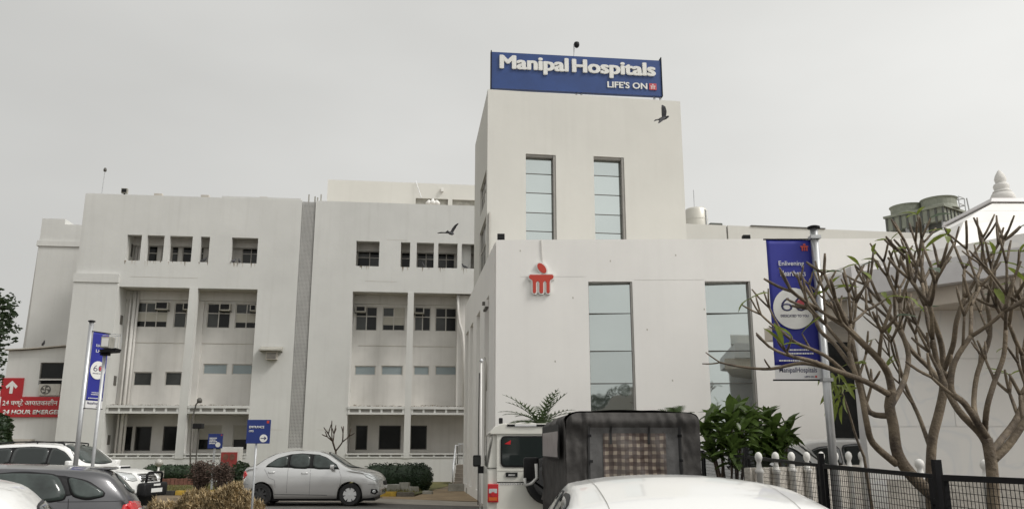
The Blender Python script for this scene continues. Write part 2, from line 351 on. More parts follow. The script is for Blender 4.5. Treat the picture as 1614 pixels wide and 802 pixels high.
def text_part(txt, name, m, F, a, z, n, width, height, depth=0.01, parent=None, bold=0.0, shear=0.0, slant=0.0, fat=0.0):
    """lettering standing on a wall frame: lower-left corner (a, z), fitted to width x height"""
    cu = bpy.data.curves.new('txt', 'FONT'); cu.body = txt; cu.size = 1.0; cu.offset = bold; cu.shear = shear; cu.resolution_u = 3
    to = bpy.data.objects.new('txt', cu); C.objects.link(to); bpy.context.view_layer.update()
    me = bpy.data.meshes.new_from_object(to.evaluated_get(bpy.context.evaluated_depsgraph_get()))
    bpy.data.objects.remove(to)
    b = bmesh.new(); b.from_mesh(me)
    if b.faces:
        r = bmesh.ops.extrude_face_region(b, geom=list(b.faces)); bmesh.ops.translate(b, vec=(0, 0, 1), verts=[e for e in r['geom'] if isinstance(e, bmesh.types.BMVert)])
        bmesh.ops.recalc_face_normals(b, faces=b.faces)
    if fat:                       # heavy sign letters: staggered copies of the strokes
        src = list(b.verts)+list(b.edges)+list(b.faces)
        for i_, (dx, dy) in enumerate(((fat, 0), (-fat, 0), (0, fat*.55), (0, -fat*.55), (fat*.75, fat*.4), (-fat*.75, -fat*.4), (fat*.75, -fat*.4), (-fat*.75, fat*.4))):
            r_ = bmesh.ops.duplicate(b, geom=src); bmesh.ops.translate(b, vec=(dx, dy, (1-2*(i_ % 2))*0), verts=[e_ for e_ in r_['geom'] if isinstance(e_, bmesh.types.BMVert)])
            for e_ in r_['geom']:
                if isinstance(e_, bmesh.types.BMVert): e_.co.z += (0.025*(i_+1) if e_.co.z > 0.5 else 0.0)
    xs = [q.co.x for q in b.verts]; ys = [q.co.y for q in b.verts]
    x0, x1, y0, y1 = min(xs), max(xs), min(ys), max(ys)
    base = wloc(parent) if parent else Vector((0, 0, 0))
    for q in b.verts:
        u = (q.co.x-x0)/(x1-x0); v = (q.co.y-y0)/(y1-y0)
        q.co = F.p(a+u*width, n+(depth*q.co.z if q.co.z > 0.5 else 0.0), z+v*height+slant*u) - base
    b.to_mesh(me); b.free(); me.materials.clear(); me.materials.append(M[m])
    o = bpy.data.objects.new(name, me); C.objects.link(o); o.parent = parent
    return o
def ring(cx, cy, rx, ry, n=28, rot=0.0):
    out = []
    for i in range(n):
        t = 2*math.pi*i/n; x, y = rx*math.cos(t), ry*math.sin(t)
        out.append((cx+x*math.cos(rot)-y*math.sin(rot), cy+x*math.sin(rot)+y*math.cos(rot)))
    return out
def rrect(x0, x1, y0, y1, r, n=5):
    out = []
    for cx, cy, a in ((x1-r, y1-r, 0), (x0+r, y1-r, 90), (x0+r, y0+r, 180), (x1-r, y0+r, 270)):
        for i in range(n+1):
            t = R(a+90*i/n); out.append((cx+r*math.cos(t), cy+r*math.sin(t)))
    return out
# ------------------------------------------------------------------ ground
struct(MB().add([(-700,-300,0), (700,-300,0), (700,1500,0), (-700,1500,0)], [(0,1,2,3)]), 'ground', 'earth')
struct(MB().add([(-45,-40,0.004), (14,-40,0.004), (14,14.0,0.004), (3.2,19.5,0.004), (-1.0,25.2,0.004), (-5.0,26.6,0.004), (-45,27.5,0.004)], [(0,1,2,3,4,5,6)]), 'road', 'asphalt')
struct(MB().add([(-5.4,26.3,0.008), (-1.0,24.6,0.008), (0.6,24.2,0.008), (0.6,25.9,0.008), (-1.6,26.7,0.008), (-3.6,28.2,0.008), (-6.5,28.6,0.008), (-9.0,28.4,0.008), (-9.0,27.3,0.008)], [(0,1,2,3,4,5,6,7,8)]), 'pavement', 'pale_concrete')
struct(MB().add([(-4.2,28.2,0.012), (-1.6,26.9,0.012), (0.6,26.2,0.012), (0.6,33.0,0.012), (-3.0,34.5,0.012), (-4.6,30.5,0.012)], [(0,1,2,3,4,5)]), 'sandy_ground', 'sand')

# ------------------------------------------------------------------ main wing (four storeys, two deep bays, pierced screen strip)
FAC = Frame(-21.192, 39.757, -1.892, 42.0)
rnd = random.Random(4)
mw = thing('hospital_wing', 'long white four storey hospital wing with two deep window bays and a pierced screen strip', 'building', (-11.5, 46, 0))
TOPZ = FAC.hit(440, 314.5)[1]
bayTop = FAC.hit(300, 454)[1]; bayTopR = FAC.hit(640, 460.5)[1]
lowZ0, lowZ1 = FAC.hit(300, 721.5)[1], FAC.hit(300, 714)[1]
midZ0, midZ1 = FAC.hit(300, 651.5)[1], FAC.hit(300, 638.5)[1]
bl0 = FAC.hit(176, 560)[0]; bl1 = FAC.hit(397, 585)[0]; br0 = FAC.hit(550.5, 585)[0]; br1 = FAC.len+3.2
jl0, jl1 = FAC.hit(465, 510)[0], FAC.hit(487.5, 510)[0]; jz0 = FAC.hit(467, 706)[1]
topA = [FAC.rect(*r) for r in ((199,222,368.6,410), (230.6,257.8,369.8,411), (266.3,302.4,370.8,412.2), (315,329.6,372,413), (364.3,405.8,373.8,414.7))]
topB = [FAC.rect(*r) for r in ((561,597.7,380.7,419), (631.5,646.2,382.5,421), (656.6,683.7,383.8,422), (690.6,721,385,422.6), (727.7,749.8,386.4,423.4))]
zt1 = sum(r[3] for r in topA+topB)/10; zt0 = sum(r[2] for r in topA+topB)/10
tops = [(r[0], r[1], zt0, zt1) for r in topA+topB]
TW = 0.30
ftop = (bayTop+bayTopR)/2
holes = tops + [(bl0, bl1, lowZ0, ftop), (br0, br1+1, lowZ0, ftop), (jl0, jl1, jz0, TOPZ+1)]
wall_holes(FAC, 0, br1, 0.0, TOPZ, holes, TW).build('wall', 'wall', mw)
# back walls of the recesses, pierced by real windows
RD = 1.25; RD2 = 2.1        # recess depth of the upper floors and of the ground floor, deepened for darker shade
WINS = []   # (a0,a1,z0,z1, cols, row split, pane materials low / high)
def addwin(px, kind):
    WINS.append((FAC.rect(*px, n=-(RD2 if kind in ('ground', 'shutter') else RD)), kind))
for p in ((211.4,264.3,476.4,515.8), (274,312,477,516.5), (326,363,478,517), (370.6,406,478.5,517.5),
          (560.5,594.6,483,521), (602.8,638.4,484,521), (653.3,678.8,484.5,521.5), (686,719.6,485,522.3)): addwin(p, 'upper')
for p in ((210,239,585.7,607.7), (259.7,286,585.7,607.7)): addwin(p, 'small')
for p in ((320,358,573,589.6), (365.6,398,573.5,590), (559,592,576,591), (601,634.6,576,591), (652,676.5,576.5,591), (686,724,576.5,591)): addwin(p, 'blue')
for p in ((192,207.5,671.5,710), (212,238,671.5,710), (256.6,287,671,710), (560.5,579,670,708.5), (597,631.6,670,708), (647,672.8,670,708)): addwin(p, 'ground')
for p in ((312,349,669,709), (366.7,392,669,709)): addwin(p, 'shutter')
for p in ((233,248,387,416), (254,266,387,416), (270,281,388,416), (287,304,388,416), (316,321,388,416), (381,410,388,418), (563,602,395,422), (632,650,396,424), (657,686,397,425), (690,717,398,425)): addwin(p, 'top')
tlz0 = zt0-0.55
def backwall(a0, a1, z0, z1, n):
    hs = [w[0] for w in WINS if a0 < (w[0][0]+w[0][1])/2 < a1 and z0 < w[0][2] < z1]
    wall_holes(FAC, a0, a1, z0, z1, hs, 0.2, n).build('recess_wall', 'wall_recess', mw)
for a0, a1 in ((bl0-0.25, bl1+0.25), (br0-0.25, br1)): backwall(a0, a1, midZ0+0.055, ftop+0.25, -RD); backwall(a0, a1, 0.6, midZ0+0.20, -RD2)
backwall(0.25, jl0-0.3, ftop+0.26, TOPZ-0.6, -RD); backwall(jl1+0.3, br1, ftop+0.26, TOPZ-0.6, -RD)
WSTYLE = iter('ABBABCBBBBBBBBBB')
def window(F, rect, n, kind, parent, depth=0.10):
    sty = next(WSTYLE, 'B') if kind == 'upper' else 'B'
    a0, a1, z0, z1 = rect; fr = 0.045; wd = a1-a0
    cols = (3 if wd > 1.55 else 2 if wd > 0.75 else 1) if kind in ('upper', 'top') else 1
    zs = z0+(z1-z0)*0.60
    mb = MB(); bars = [a0+fr/2+(wd-fr)*i/cols for i in range(cols+1)]
    mb.fbox(F, a0, a1, n-depth, n-depth+0.05, z0, z0+fr); mb.fbox(F, a0, a1, n-depth, n-depth+0.05, z1-fr, z1)
    for b in bars: mb.fbox(F, b-fr/2, b+fr/2, n-depth+0.002, n-depth+0.048, z0+fr, z1-fr)
    split = kind in ('upper', 'top')
    if split: mb.fbox(F, a0+fr, a1-fr, n-depth+0.004, n-depth+0.046, zs-fr/2, zs+fr/2)
    o = mb.build('window', 'frame_dark' if kind in ('ground',) else 'frame_alu', parent)
    for i in range(cols):
        for lo, hi, up in (((z0+fr, zs-fr/2, 0), (zs+fr/2, z1-fr, 1)) if split else ((z0+fr, z1-fr, 0),)):
            if kind == 'blue': m = 'glass_blue'
            elif kind == 'small': m = 'glass_grey'
            elif kind == 'ground': m = 'glass_dark'
            elif kind == 'shutter': m = 'glass_dark'
            elif kind == 'top': m = rnd.choice(('glass_dark', 'glass_grey')) if not up else rnd.choice(('glass_dark', 'glass_dark', 'glass_grey'))
            elif sty == 'C': m = 'glass_blind' if not up or i else 'glass_grey'
            elif sty == 'A': m = 'glass_grey' if up else 'glass_blind'
            else: m = 'glass_dark' if (i or up) else 'glass_grey'
            pa, pb = bars[i]+fr/2-0.004, bars[i+1]-fr/2+0.004
            if kind == 'shutter' or (kind == 'upper' and m == 'glass_blind' and not up):
                zc = lo+(hi-lo)*(0.42 if kind == 'shutter' else 0.38)
                MB().fbox(F, pa, pb, n-depth+0.018, n-depth+0.03, zc, hi).build('blind', 'glass_blind', o); m2 = 'glass_dark'
                MB().fbox(F, pa, pb, n-depth+0.012, n-depth+0.022, lo, zc-0.003).build('pane', m2, o)
            else:
                MB().fbox(F, pa, pb, n-depth+0.015, n-depth+0.03, lo-0.002, hi+0.002).build('pane', m, o)
    return o
for r, k in WINS: window(FAC, r, -(RD2 if k in ('ground', 'shutter') else RD), k, mw)
# rooms behind, floor slabs and loggia ceilings
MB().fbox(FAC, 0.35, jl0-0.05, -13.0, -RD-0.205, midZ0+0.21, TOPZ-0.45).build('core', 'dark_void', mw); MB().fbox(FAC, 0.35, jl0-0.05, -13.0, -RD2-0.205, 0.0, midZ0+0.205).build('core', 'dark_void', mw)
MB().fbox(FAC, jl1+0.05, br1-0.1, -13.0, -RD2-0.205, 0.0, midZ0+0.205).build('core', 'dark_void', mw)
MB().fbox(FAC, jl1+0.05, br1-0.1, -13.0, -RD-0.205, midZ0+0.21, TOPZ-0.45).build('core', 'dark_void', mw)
for a0, a1 in ((bl0-0.2, bl1+0.2), (br0-0.2, br1-0.05)):
    for z0, z1 in ((midZ0+0.05, midZ1-0.04), (lowZ0-0.1, lowZ1-0.05), (ftop+0.02, ftop+0.24)):
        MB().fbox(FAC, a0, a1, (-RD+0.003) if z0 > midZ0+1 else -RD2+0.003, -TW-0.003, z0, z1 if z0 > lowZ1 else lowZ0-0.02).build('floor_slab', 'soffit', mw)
    MB().fbox(FAC, a0, a1, -RD+0.004, -RD+0.10, ftop-0.42, ftop+0.018).build('beam', 'wall_recess', mw)
    g = MB()                                              # leaf litter and grime along the ledge
    for i in range(420 if a0 > 10 else 160):
        a = rnd.uniform(a0+0.3, a1-0.4); hl = 0.03+0.12*max(0, noise.noise(Vector((a*0.9, a0, 0))))*(1 if a0 > 10 else 0.4)
        p_ = FAC.p(a, rnd.uniform(-0.25, 0.03), midZ1+rnd.random()*hl); d_ = [Vector((rnd.uniform(-1, 1), rnd.uniform(-1, 1), rnd.uniform(-.3, .4)))*0.08 for _ in range(3)]
        g.add([p_+d_[0], p_+d_[1], p_+d_[2]], [(0,1,2)])
    g.build('leaf_litter', 'grime', mw, kind='stuff')
for a0, a1 in ((0.3, jl0-0.3), (jl1+0.3, br1-0.05)):
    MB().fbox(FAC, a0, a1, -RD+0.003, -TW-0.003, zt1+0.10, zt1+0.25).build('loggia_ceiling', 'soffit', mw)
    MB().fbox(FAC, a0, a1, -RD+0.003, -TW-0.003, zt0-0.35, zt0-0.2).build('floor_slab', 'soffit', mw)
    MB().fbox(FAC, a0, a1, -RD+0.004, -RD+0.35, zt1-0.30, zt1+0.098).build('beam', 'wall_recess', mw)
MB().fbox(FAC, 0.3, br1, -13.2, -TW-0.003, TOPZ-0.44, TOPZ-0.25).build('roof', 'soffit', mw)
MB().fbox(FAC, 0.0, 0.30, -13.2, -TW-0.002, 0, TOPZ-0.002).build('wall', 'wall', mw)
MB().fbox(FAC, 0.302, br1, -13.45, -13.202, 0, TOPZ-0.01).build('wall', 'wall', mw)
# end panel behind the rightmost loggia opening, and the pier with its pipe beside the lobby
b5 = tops[-1]
MB().fbox(FAC, b5[0]-0.2, b5[1]-0.22, -0.62, -0.50, zt0-0.19, zt1+0.09).build('loggia_panel', 'wall', mw)
pr0, pr1 = FAC.hit(721, 480, -0.35)[0], FAC.hit(748, 480, -0.35)[0]
MB().fbox(FAC, pr0, pr1+1.5, -RD+0.004, -0.36, midZ1, ftop-0.02).build('pier', 'wall_recess', mw)
pp = [FAC.p(FAC.hit(x, y, -0.2)[0], -0.24, FAC.hit(x, y, -0.2)[1]) for x, y in ((722,465), (722,490), (724,508), (729,524), (731,545), (731,640))]
MB().tube(pp, 0.07, 8).build('downpipe', 'wall_recess', mw, smooth=True)
for a0, a1 in ((bl0-0.22, bl0-0.001), (bl1+0.001, bl1+0.22), (br0-0.22, br0-0.001)):
    MB().fbox(FAC, a0, a1, -RD+0.003, -TW-0.003, midZ0+0.06, ftop+0.24).build('reveal', 'wall', mw); MB().fbox(FAC, a0, a1, -RD2+0.003, -TW-0.003, 0.62, midZ0+0.058).build('reveal', 'wall', mw)
MB().fbox(FAC, tops[0][0]-0.25, tops[0][0]+0.02, -RD+0.003, -TW-0.003, zt0-0.19, zt1+0.098).build('reveal', 'wall_warm', mw)
MB().fbox(FAC, tops[0][0]+0.021, tops[0][0]+0.03, -RD+0.35, -RD+0.60, zt0+0.35, zt1-0.3).build('louvre', 'frame_dark', mw)
for k_ in (0.62, 0.8, 0.93): MB().tube([FAC.p(tops[0][0]*(1-k_)+tops[0][1]*k_-0.28, -RD+0.12, zt0-0.18), FAC.p(tops[0][0]*(1-k_)+tops[0][1]*k_-0.28, -RD+0.12, zt1+0.09)], 0.05, 8).build('downpipe', 'wall_recess', mw, smooth=True)
# columns at the middle of the bays
for (xa, ya, xb, yb, wpx) in ((305,455,283.5,712,12), (648.5,460,640.2,712,9.5)):
    a = (FAC.hit(xa, ya)[0]+FAC.hit(xb, yb)[0])/2; hw = wpx/FPX*41*0.52
    MB().fbox(FAC, a-hw, a+hw, -0.34, 0.035, lowZ0-0.02, ftop-0.003).build('column', 'wall', mw)
    if xa < 400:
        q0_, q1_ = FAC.hit(311.5, 500, -RD)[0], FAC.hit(324.5, 500, -RD)[0]
        MB().fbox(FAC, q0_-0.06, q1_-0.1, -RD+0.003, -RD+0.16, lowZ1, ftop-0.45).build('pilaster', 'wall_recess', mw)
# slotted ledges across the bays
def ledge(a0, a1, z0, z1, nm):
    h = z1-z0
    o = MB().fbox(FAC, a0, a1, -0.16, 0.05, z1-h*0.32, z1).build(nm, 'wall', mw)
    MB().fbox(FAC, a0, a1, -0.15, 0.03, z0, z0+h*0.26).build('bottom_rail', 'wall', o)
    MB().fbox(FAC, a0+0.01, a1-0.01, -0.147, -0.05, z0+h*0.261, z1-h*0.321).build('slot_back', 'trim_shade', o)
    n = max(2, round((a1-a0)/0.56))
    for i in range(n+1):
        a = a0+0.06+(a1-a0-0.12)*i/n
        MB().fbox(FAC, a-0.05, a+0.05, -0.048, 0.02, z0+h*0.261, z1-h*0.321).build('divider', 'wall', o)
cA = (FAC.hit(305,455)[0]+FAC.hit(283.5,712)[0])/2; cB = (FAC.hit(648.5,460)[0]+FAC.hit(640.2,712)[0])/2
for z0, z1 in ((midZ0, midZ1), (lowZ0+0.005, lowZ1)):
    ledge(bl0+0.004, cA-0.2, z0, z1, 'ledge'); ledge(cA+0.2, bl1-0.004, z0, z1, 'ledge')
    ledge(br0+0.004, cB-0.16, z0, z1, 'ledge'); ledge(cB+0.16, br1-1.2, z0, z1, 'ledge')
# left pylon, proud of the wall, with its cap band
pyz = FAC.hit(150, 445.5)[1]; pyz1 = FAC.hit(150, 432)[1]
MB().fbox(FAC, 0.0, bl0-0.003, 0.002, 0.14, 0, pyz).build('pylon', 'wall', mw)
MB().fbox(FAC, -0.03, bl0+0.01, 0.003, 0.19, pyz+0.002, pyz1).build('pylon_cap', 'wall', mw)
# downpipes in the left bay
for dx, rr, mt in ((197, 0.05, 'wall_recess'), (203.5, 0.085, 'wall_recess'), (209, 0.06, 'wall_recess')):
    a = FAC.hit(dx, 560, -RD+0.15)[0]
    MB().tube([FAC.p(a, -RD+0.14, 0.9), FAC.p(a, -RD+0.14, ftop-0.03)], rr, 8).build('downpipe', mt, mw, smooth=True)
for z in (zt1-0.3, ftop-1.3, 5.0, 2.2):        # narrow louvres on the left reveal
    MB().fbox(FAC, bl0-0.002 if z < ftop else 1.2, bl0+0.02 if z < ftop else 1.22, -0.95, -0.62, z-0.45, z).build('louvre', 'frame_dark', mw)
# pierced screen
j = MB(); ja0, ja1, n = jl0+0.01, jl1-0.01, -0.05; cols = 10; cw = (ja1-ja0)/cols; rows = int((TOPZ-0.06-jz0)/cw); t = 0.07
for r_ in range(rows):
    for c_ in range(cols):
        a, z = ja0+c_*cw, jz0+r_*cw; q = cw*0.245
        O = [(a,z), (a+cw,z), (a+cw,z+cw), (a,z+cw)]; cx, cz = a+cw/2, z+cw/2; d = cw*0.33
        I = [(cx,cz-d), (cx+d,cz), (cx,cz+d), (cx-d,cz)] if (r_+c_) % 2 else [(a+q,z+q), (a+cw-q,z+q), (a+cw-q,z+cw-q), (a+q,z+cw-q)]
        j.add([FAC.p(x, n, y) for x, y in O]+[FAC.p(x, n, y) for x, y in I]+[FAC.p(x, n-t, y) for x, y in I],
              [(0,1,5,4), (1,2,6,5), (2,3,7,6), (3,0,4,7), (4,5,9,8), (5,6,10,9), (6,7,11,10), (7,4,8,11)])
j.build('pierced_screen', 'jali', mw, fix=False)
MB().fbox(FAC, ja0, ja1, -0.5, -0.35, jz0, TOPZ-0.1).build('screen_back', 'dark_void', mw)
for a in (jl0+0.3, jl1+0.05, jl1-0.08, jl1+0.22): MB().fbox(FAC, a-0.03, a+0.03, -0.22, -0.16, TOPZ-0.30 if a < jl1 else TOPZ+0.001, TOPZ+rnd.uniform(0.2, 0.4)).build('starter_bar', 'stone', mw)
# faint construction joints on the plaster
for px, py, wd in ((205, 436, 3.2), (610, 378, 1.0), (575, 443, 1.6), (425, 677, 0.6), (500, 677, 0.7)):
    a, z = FAC.hit(px, py); MB().fbox(FAC, a, a+wd, 0.001, 0.006, z, z+0.014).build('joint', 'soffit', mw)
for bx0, bx1 in ((bl0, bl1), (br0, br1-1.4)):
    z = FAC.hit(300, 541, -RD)[1]; MB().fbox(FAC, bx0+0.3, bx1-0.02, -RD+0.002, -RD+0.02, z, z+0.025).build('joint', 'soffit', mw)

# window air conditioners (each hangs in its own window)
AC = 'window air conditioners of the hospital wing'
acs = [((245,265,475.5,487.5), 'window air conditioner in the leftmost third floor window of the left bay'), ((288.5,303,477,488), 'window air conditioner partly behind the column of the left bay'),
       ((346,363,478,489), 'window air conditioner just right of the column in the left bay'), ((394,404,480,490), 'window air conditioner at the right edge of the left bay'),
       ((560.5,576.5,482,491.5), 'window air conditioner in the leftmost window of the right bay'), ((653.3,668.5,484,493.5), 'window air conditioner just right of the column in the right bay')]
for px, lab in acs:
    a0, a1, z0, z1 = FAC.rect(*px, n=-RD+0.3)
    o = tag(MB().fbox(FAC, a0, a1, -RD-0.06, -RD+0.34, z0, z1).build('air_conditioner', 'ac_body', bevel=0.012), lab, 'air conditioner', AC)
    MB().fbox(FAC, a0+0.05, a1-0.05, -RD+0.341, -RD+0.35, z0+0.045, z1-0.045).build('grille', 'black_plastic', o)
    MB().fbox(FAC, a0-0.02, a0+0.02, -RD+0.002, -RD+0.33, z0-0.05, z0-0.001).build('bracket', 'frame_dark', o); MB().fbox(FAC, a1-0.02, a1+0.02, -RD+0.002, -RD+0.33, z0-0.05, z0-0.001).build('bracket', 'frame_dark', o)
# exhaust hood on the plain wall
a0, a1, z0, z1 = FAC.rect(411, 446, 546.5, 554)
hood = thing('exhaust_hood', 'small concrete hood over a vent on the plain wall beside the left bay', 'vent', FAC.p((a0+a1)/2, 0, z0-0.4))
MB().hexa([FAC.p(a0,0.55,z0), FAC.p(a1,0.55,z0), FAC.p(a1,0.002,z0), FAC.p(a0,0.002,z0), FAC.p(a0,0.55,z0+0.06), FAC.p(a1,0.55,z0+0.06), FAC.p(a1,0.002,z1+0.02), FAC.p(a0,0.002,z1+0.02)]).build('canopy', 'stone', hood)
b = FAC.rect(421, 438, 555.6, 567); MB().fbox(FAC, b[0], b[1], 0.002, 0.35, b[2], z0-0.003).build('vent_box', 'soffit', hood)
mb = MB()
for i in range(5): mb.fbox(FAC, b[0]+0.04, b[1]-0.04, 0.351, 0.36, b[2]+0.04+i*0.06, b[2]+0.07+i*0.06)
mb.build('louvre', 'frame_dark', hood)
# rain drips below the upper openings
for i, (a0_, a1_, z0_, z1_) in enumerate(tops):
    for k_ in range(3+int((a1_-a0_)*4)):
        a = rnd.uniform(a0_, a1_); l_ = rnd.uniform(0.06, 0.34)*rnd.uniform(.5, 1); wd = rnd.uniform(0.012, 0.035)
        MB().add([FAC.p(a-wd, 0.003, z0_), FAC.p(a+wd, 0.003, z0_), FAC.p(a+wd*.2, 0.003, z0_-l_), FAC.p(a-wd*.2, 0.003, z0_-l_)], [(3,2,1,0)]).build('drip_stain', 'grime' if k_ % 3 == 0 else 'soffit', mw)
# small roof things
a0_, a1_ = FAC.hit(350, 310)[0], FAC.hit(474, 315)[0]; MB().fbox(FAC, a0_, a1_, -0.29, -0.02, TOPZ+0.001, TOPZ+0.09).build('coping', 'wall', mw)
for px_ in (248, 322, 415): a = FAC.hit(px_, 312)[0]; MB().fbox(FAC, a-0.2, a+0.2, -0.28, -0.06, TOPZ+(0.0915 if px_ > 350 else 0.001), TOPZ+0.14).build('roof_lump', 'soffit', mw, bevel=0.02)
def pole_lamp(base, h, name, lab, rad=0.02):
    t_ = thing(name, lab, 'lamp', base)
    MB().tube([base, base+Vector((0.03, 0, h))], rad, 6).build('pole', 'galv', t_); e = base+Vector((0.03, 0, h))
    MB().lathe([(0.02,0), (0.07,0.03), (0.08,0.12), (0.05,0.2), (0.01,0.22)], e, 10).build('lamp_head', 'frame_dark', t_, smooth=True)
a, z = FAC.hit(158, 305); pole_lamp(FAC.p(a, -0.2, TOPZ), FAC.hit(162, 263)[1]-TOPZ-0.2, 'lightning_pole', 'thin pole with a dark head on the left end of the wing roof')
a, z = FAC.hit(195, 300); o = thing('floodlight', 'boxy floodlight on the roof edge near the left end of the wing', 'floodlight', FAC.p(a, -0.15, TOPZ))
MB().fbox(FAC, a-0.03, a+0.03, -0.18, -0.12, TOPZ, TOPZ+0.1).build('stand', 'black_metal', o); MB().fbox(FAC, a-0.14, a+0.14, -0.25, -0.05, TOPZ+0.1, TOPZ+0.34).build('lamp_box', 'stone', o)
MB().fbox(FAC, a-0.11, a+0.11, -0.049, -0.04, TOPZ+0.13, TOPZ+0.31).build('lens', 'glass_dark', o)

# ------------------------------------------------------------------ roof block behind the wing
PB = Frame(atY(517,283,50).x, 50.0, atY(748,293,51.2).x+5, 51.8)
pz = PB.hit(517, 283)[1]
pb = thing('roof_block', 'plain beige roof block rising behind the right half of the wing', 'building', PB.p(5, -3, 0))
pw = [PB.rect(655, 706, 313, 333), PB.rect(713, 752, 315, 334)]
wall_holes(PB, 0, PB.len, 4, pz, pw, 0.3).build('wall', 'wall_warm', pb)
MB().fbox(PB, 0, PB.len, -9, -0.302, 0.0, pz-0.05).build('core', 'wall_warm', pb)
for r in pw: MB().fbox(PB, r[0], r[1], -0.2, -0.15, r[2], r[3]).build('window', 'stone', pb)
a, z = PB.hit(697, 300); MB().fbox(PB, a-0.08, a+0.08, 0.002, 0.2, z-0.12, z+0.12).build('wall_lamp', 'white_plastic', pb)
MB().tube([PB.p(PB.hit(655,290)[0], 0.1, pz+0.1), PB.p(PB.hit(664,312)[0], 0.3, PB.hit(664,314)[1])], 0.02, 5).build('guy_wire', 'galv', pb)
mb = MB()
for i, px in enumerate((676, 682, 688)):
    a, z = PB.hit(px, 320, 0.6); mb.lathe([(0.05, 0), (0.2, 0.06), (0.22+0.06*(i % 2), 0.2), (0.14, 0.3), (0.05, 0.38+0.1*(i == 1))], PB.p(a, 0.8, z-0.25), 10)
tag(mb.build('cloth_bundle', 'white_plastic', smooth=True), 'white bundle lying on the wing roof before the roof block', 'bundle')

# ------------------------------------------------------------------ rear wing at far left
RW = Frame(atY(66,350,46).x, 46.0, atY(66,350,46).x+9, 47.0)
rz = RW.hit(95, 353.5)[1]
rw = thing('rear_wing', 'tall plain grey white wing standing behind the left end of the hospital', 'building', RW.p(3, -4, 0))
MB().fbox(RW, 0, 9, -8, 0, 0, rz-1.3).build('wall', 'wall', rw)
MB().fbox(RW, -0.1, 9, -8, 0.08, rz-1.298, rz-1.0).build('band', 'wall', rw)
MB().fbox(RW, 0, 9, -8, 0.0, rz-0.998, rz).build('parapet', 'wall', rw)
MB().fbox(RW, 0, 1.25, -3, -0.001, rz+0.002, rz+0.32).build('parapet', 'wall', rw)
mb = MB().hexa([RW.p(-1.0,-1.6,0), RW.p(-0.002,-0.05,0), RW.p(-0.002,-3,0), RW.p(-1.0,-3,0), RW.p(-0.6,-1.6,rz+0.25), RW.p(-0.002,-0.05,rz+0.3), RW.p(-0.002,-3,rz+0.3), RW.p(-0.6,-3,rz+0.25)])
mb.build('corner_pier', 'wall', rw)

# ------------------------------------------------------------------ emergency annex with its red sign
AN = Frame(atY(-12,600,40.6).x, 40.6, atY(140,600,40.6).x, 40.6)
an = thing('emergency_annex', 'low white annex with a sagging roof edge at the far left', 'building', AN.p(2, -2, 0))
aw = AN.rect(62, 104, 571, 606)
zl, zr_ = AN.hit(8, 553)[1], AN.hit(112, 542)[1]
wall_holes(AN, 0.6, AN.len, 0, zl-0.3, [aw], 0.25).build('wall', 'wall', an)
prof = [(0.6, zl-0.298), (AN.len, zl-0.298)] + [(0.6+(AN.len-0.6)*(1-i/8), zl+(zr_-zl)*(1-i/8)**1.4) for i in range(9)]
MB().prism(prof, lambda a_, b_, d: AN.p(a_, d, b_), -0.25, 0.0).build('gable_wall', 'wall', an)
rp = [AN.p(0.45+(AN.len-0.45)*i/8, 0.0, zl+(zr_-zl)*(i/8)**1.4+0.03) for i in range(9)]
mb = MB()
for i in range(8):
    p, q = rp[i], rp[i+1]; u = Vector((0, 0, 0.05)); f_ = Vector((0, -0.2, 0)); bk = Vector((0, 6, 0))
    mb.hexa([p+f_, q+f_, q+bk, p+bk, p+f_+u, q+f_+u, q+bk+u, p+bk+u])
mb.build('roof', 'soffit', an)
MB().fbox(AN, 0.6, AN.len, -6, -0.30, 0, zl-0.4).build('core', 'dark_void', an)
o = window(AN, (aw[0], aw[1], aw[2]+0.28, aw[3]), -0.02, 'ground', an)
px = AN.rect(72, 101, 571, 580)
mb = MB(); mb.fbox(AN, aw[0], aw[1], -0.1, -0.03, aw[2]+0.22, aw[2]+0.28); mb.build('window_rail', 'white_plastic', an)
zb_ = AN.hit(40, 700)[1]; MB().fbox(AN, 1.2, 2.4, 0.002, 0.5, zb_-0.3, zb_+0.25).build('low_canopy', 'soffit', an)
sg = thing('emergency_sign', 'red emergency sign with white arrow and lettering on the annex wall', 'sign', AN.p(2.4, 0, AN.hit(40, 657)[1]))
s0 = AN.hit(2, 640)[0]; e0, e1 = AN.hit(40, 657)[1], AN.hit(40, 625)[1]
MB().fbox(AN, s0, AN.len-0.05, 0.004, 0.10, e0, e1).build('board', 'sign_red', sg)
r = AN.rect(3.5, 37, 595.5, 625); MB().fbox(AN, r[0], r[1], 0.004, 0.10, e1+0.002, r[3]).build('arrow_board', 'sign_red', sg)
cx, cz = (r[0]+r[1])/2, (e1+r[3])/2; k = (r[1]-r[0])/2
arrow = [(-0.17,-0.72), (0.17,-0.72), (0.17,0.15), (0.5,-0.15), (0.66,0.12), (0.0,0.76), (-0.66,0.12), (-0.5,-0.15), (-0.17,0.15)]
MB().prism([(cx+x*k*0.85, cz+y*k*0.8) for x, y in arrow], lambda a_, b_, d: AN.p(a_, d, b_), 0.102, 0.115).build('arrow', 'white_letter', sg)
def aline(txt, x0, x1, y0, y1, bold, sh=0.0):
    a0_, z0_ = AN.hit(x0, y1)[0], AN.hit(x0, y1)[1]; a1_, z1_ = AN.hit(x1, y0)
    text_part(txt, 'lettering', 'white_letter', AN, a0_, z0_, 0.102, a1_-a0_, z1_-z0_, 0.012, sg, bold, sh)
aline('24 घण्टे आपातकालीन सेवा', 5, 112, 629, 641.5, 0.012)
aline('24 HOUR EMERGENCY', 5, 116, 645.5, 652.5, 0.03, 0.12)
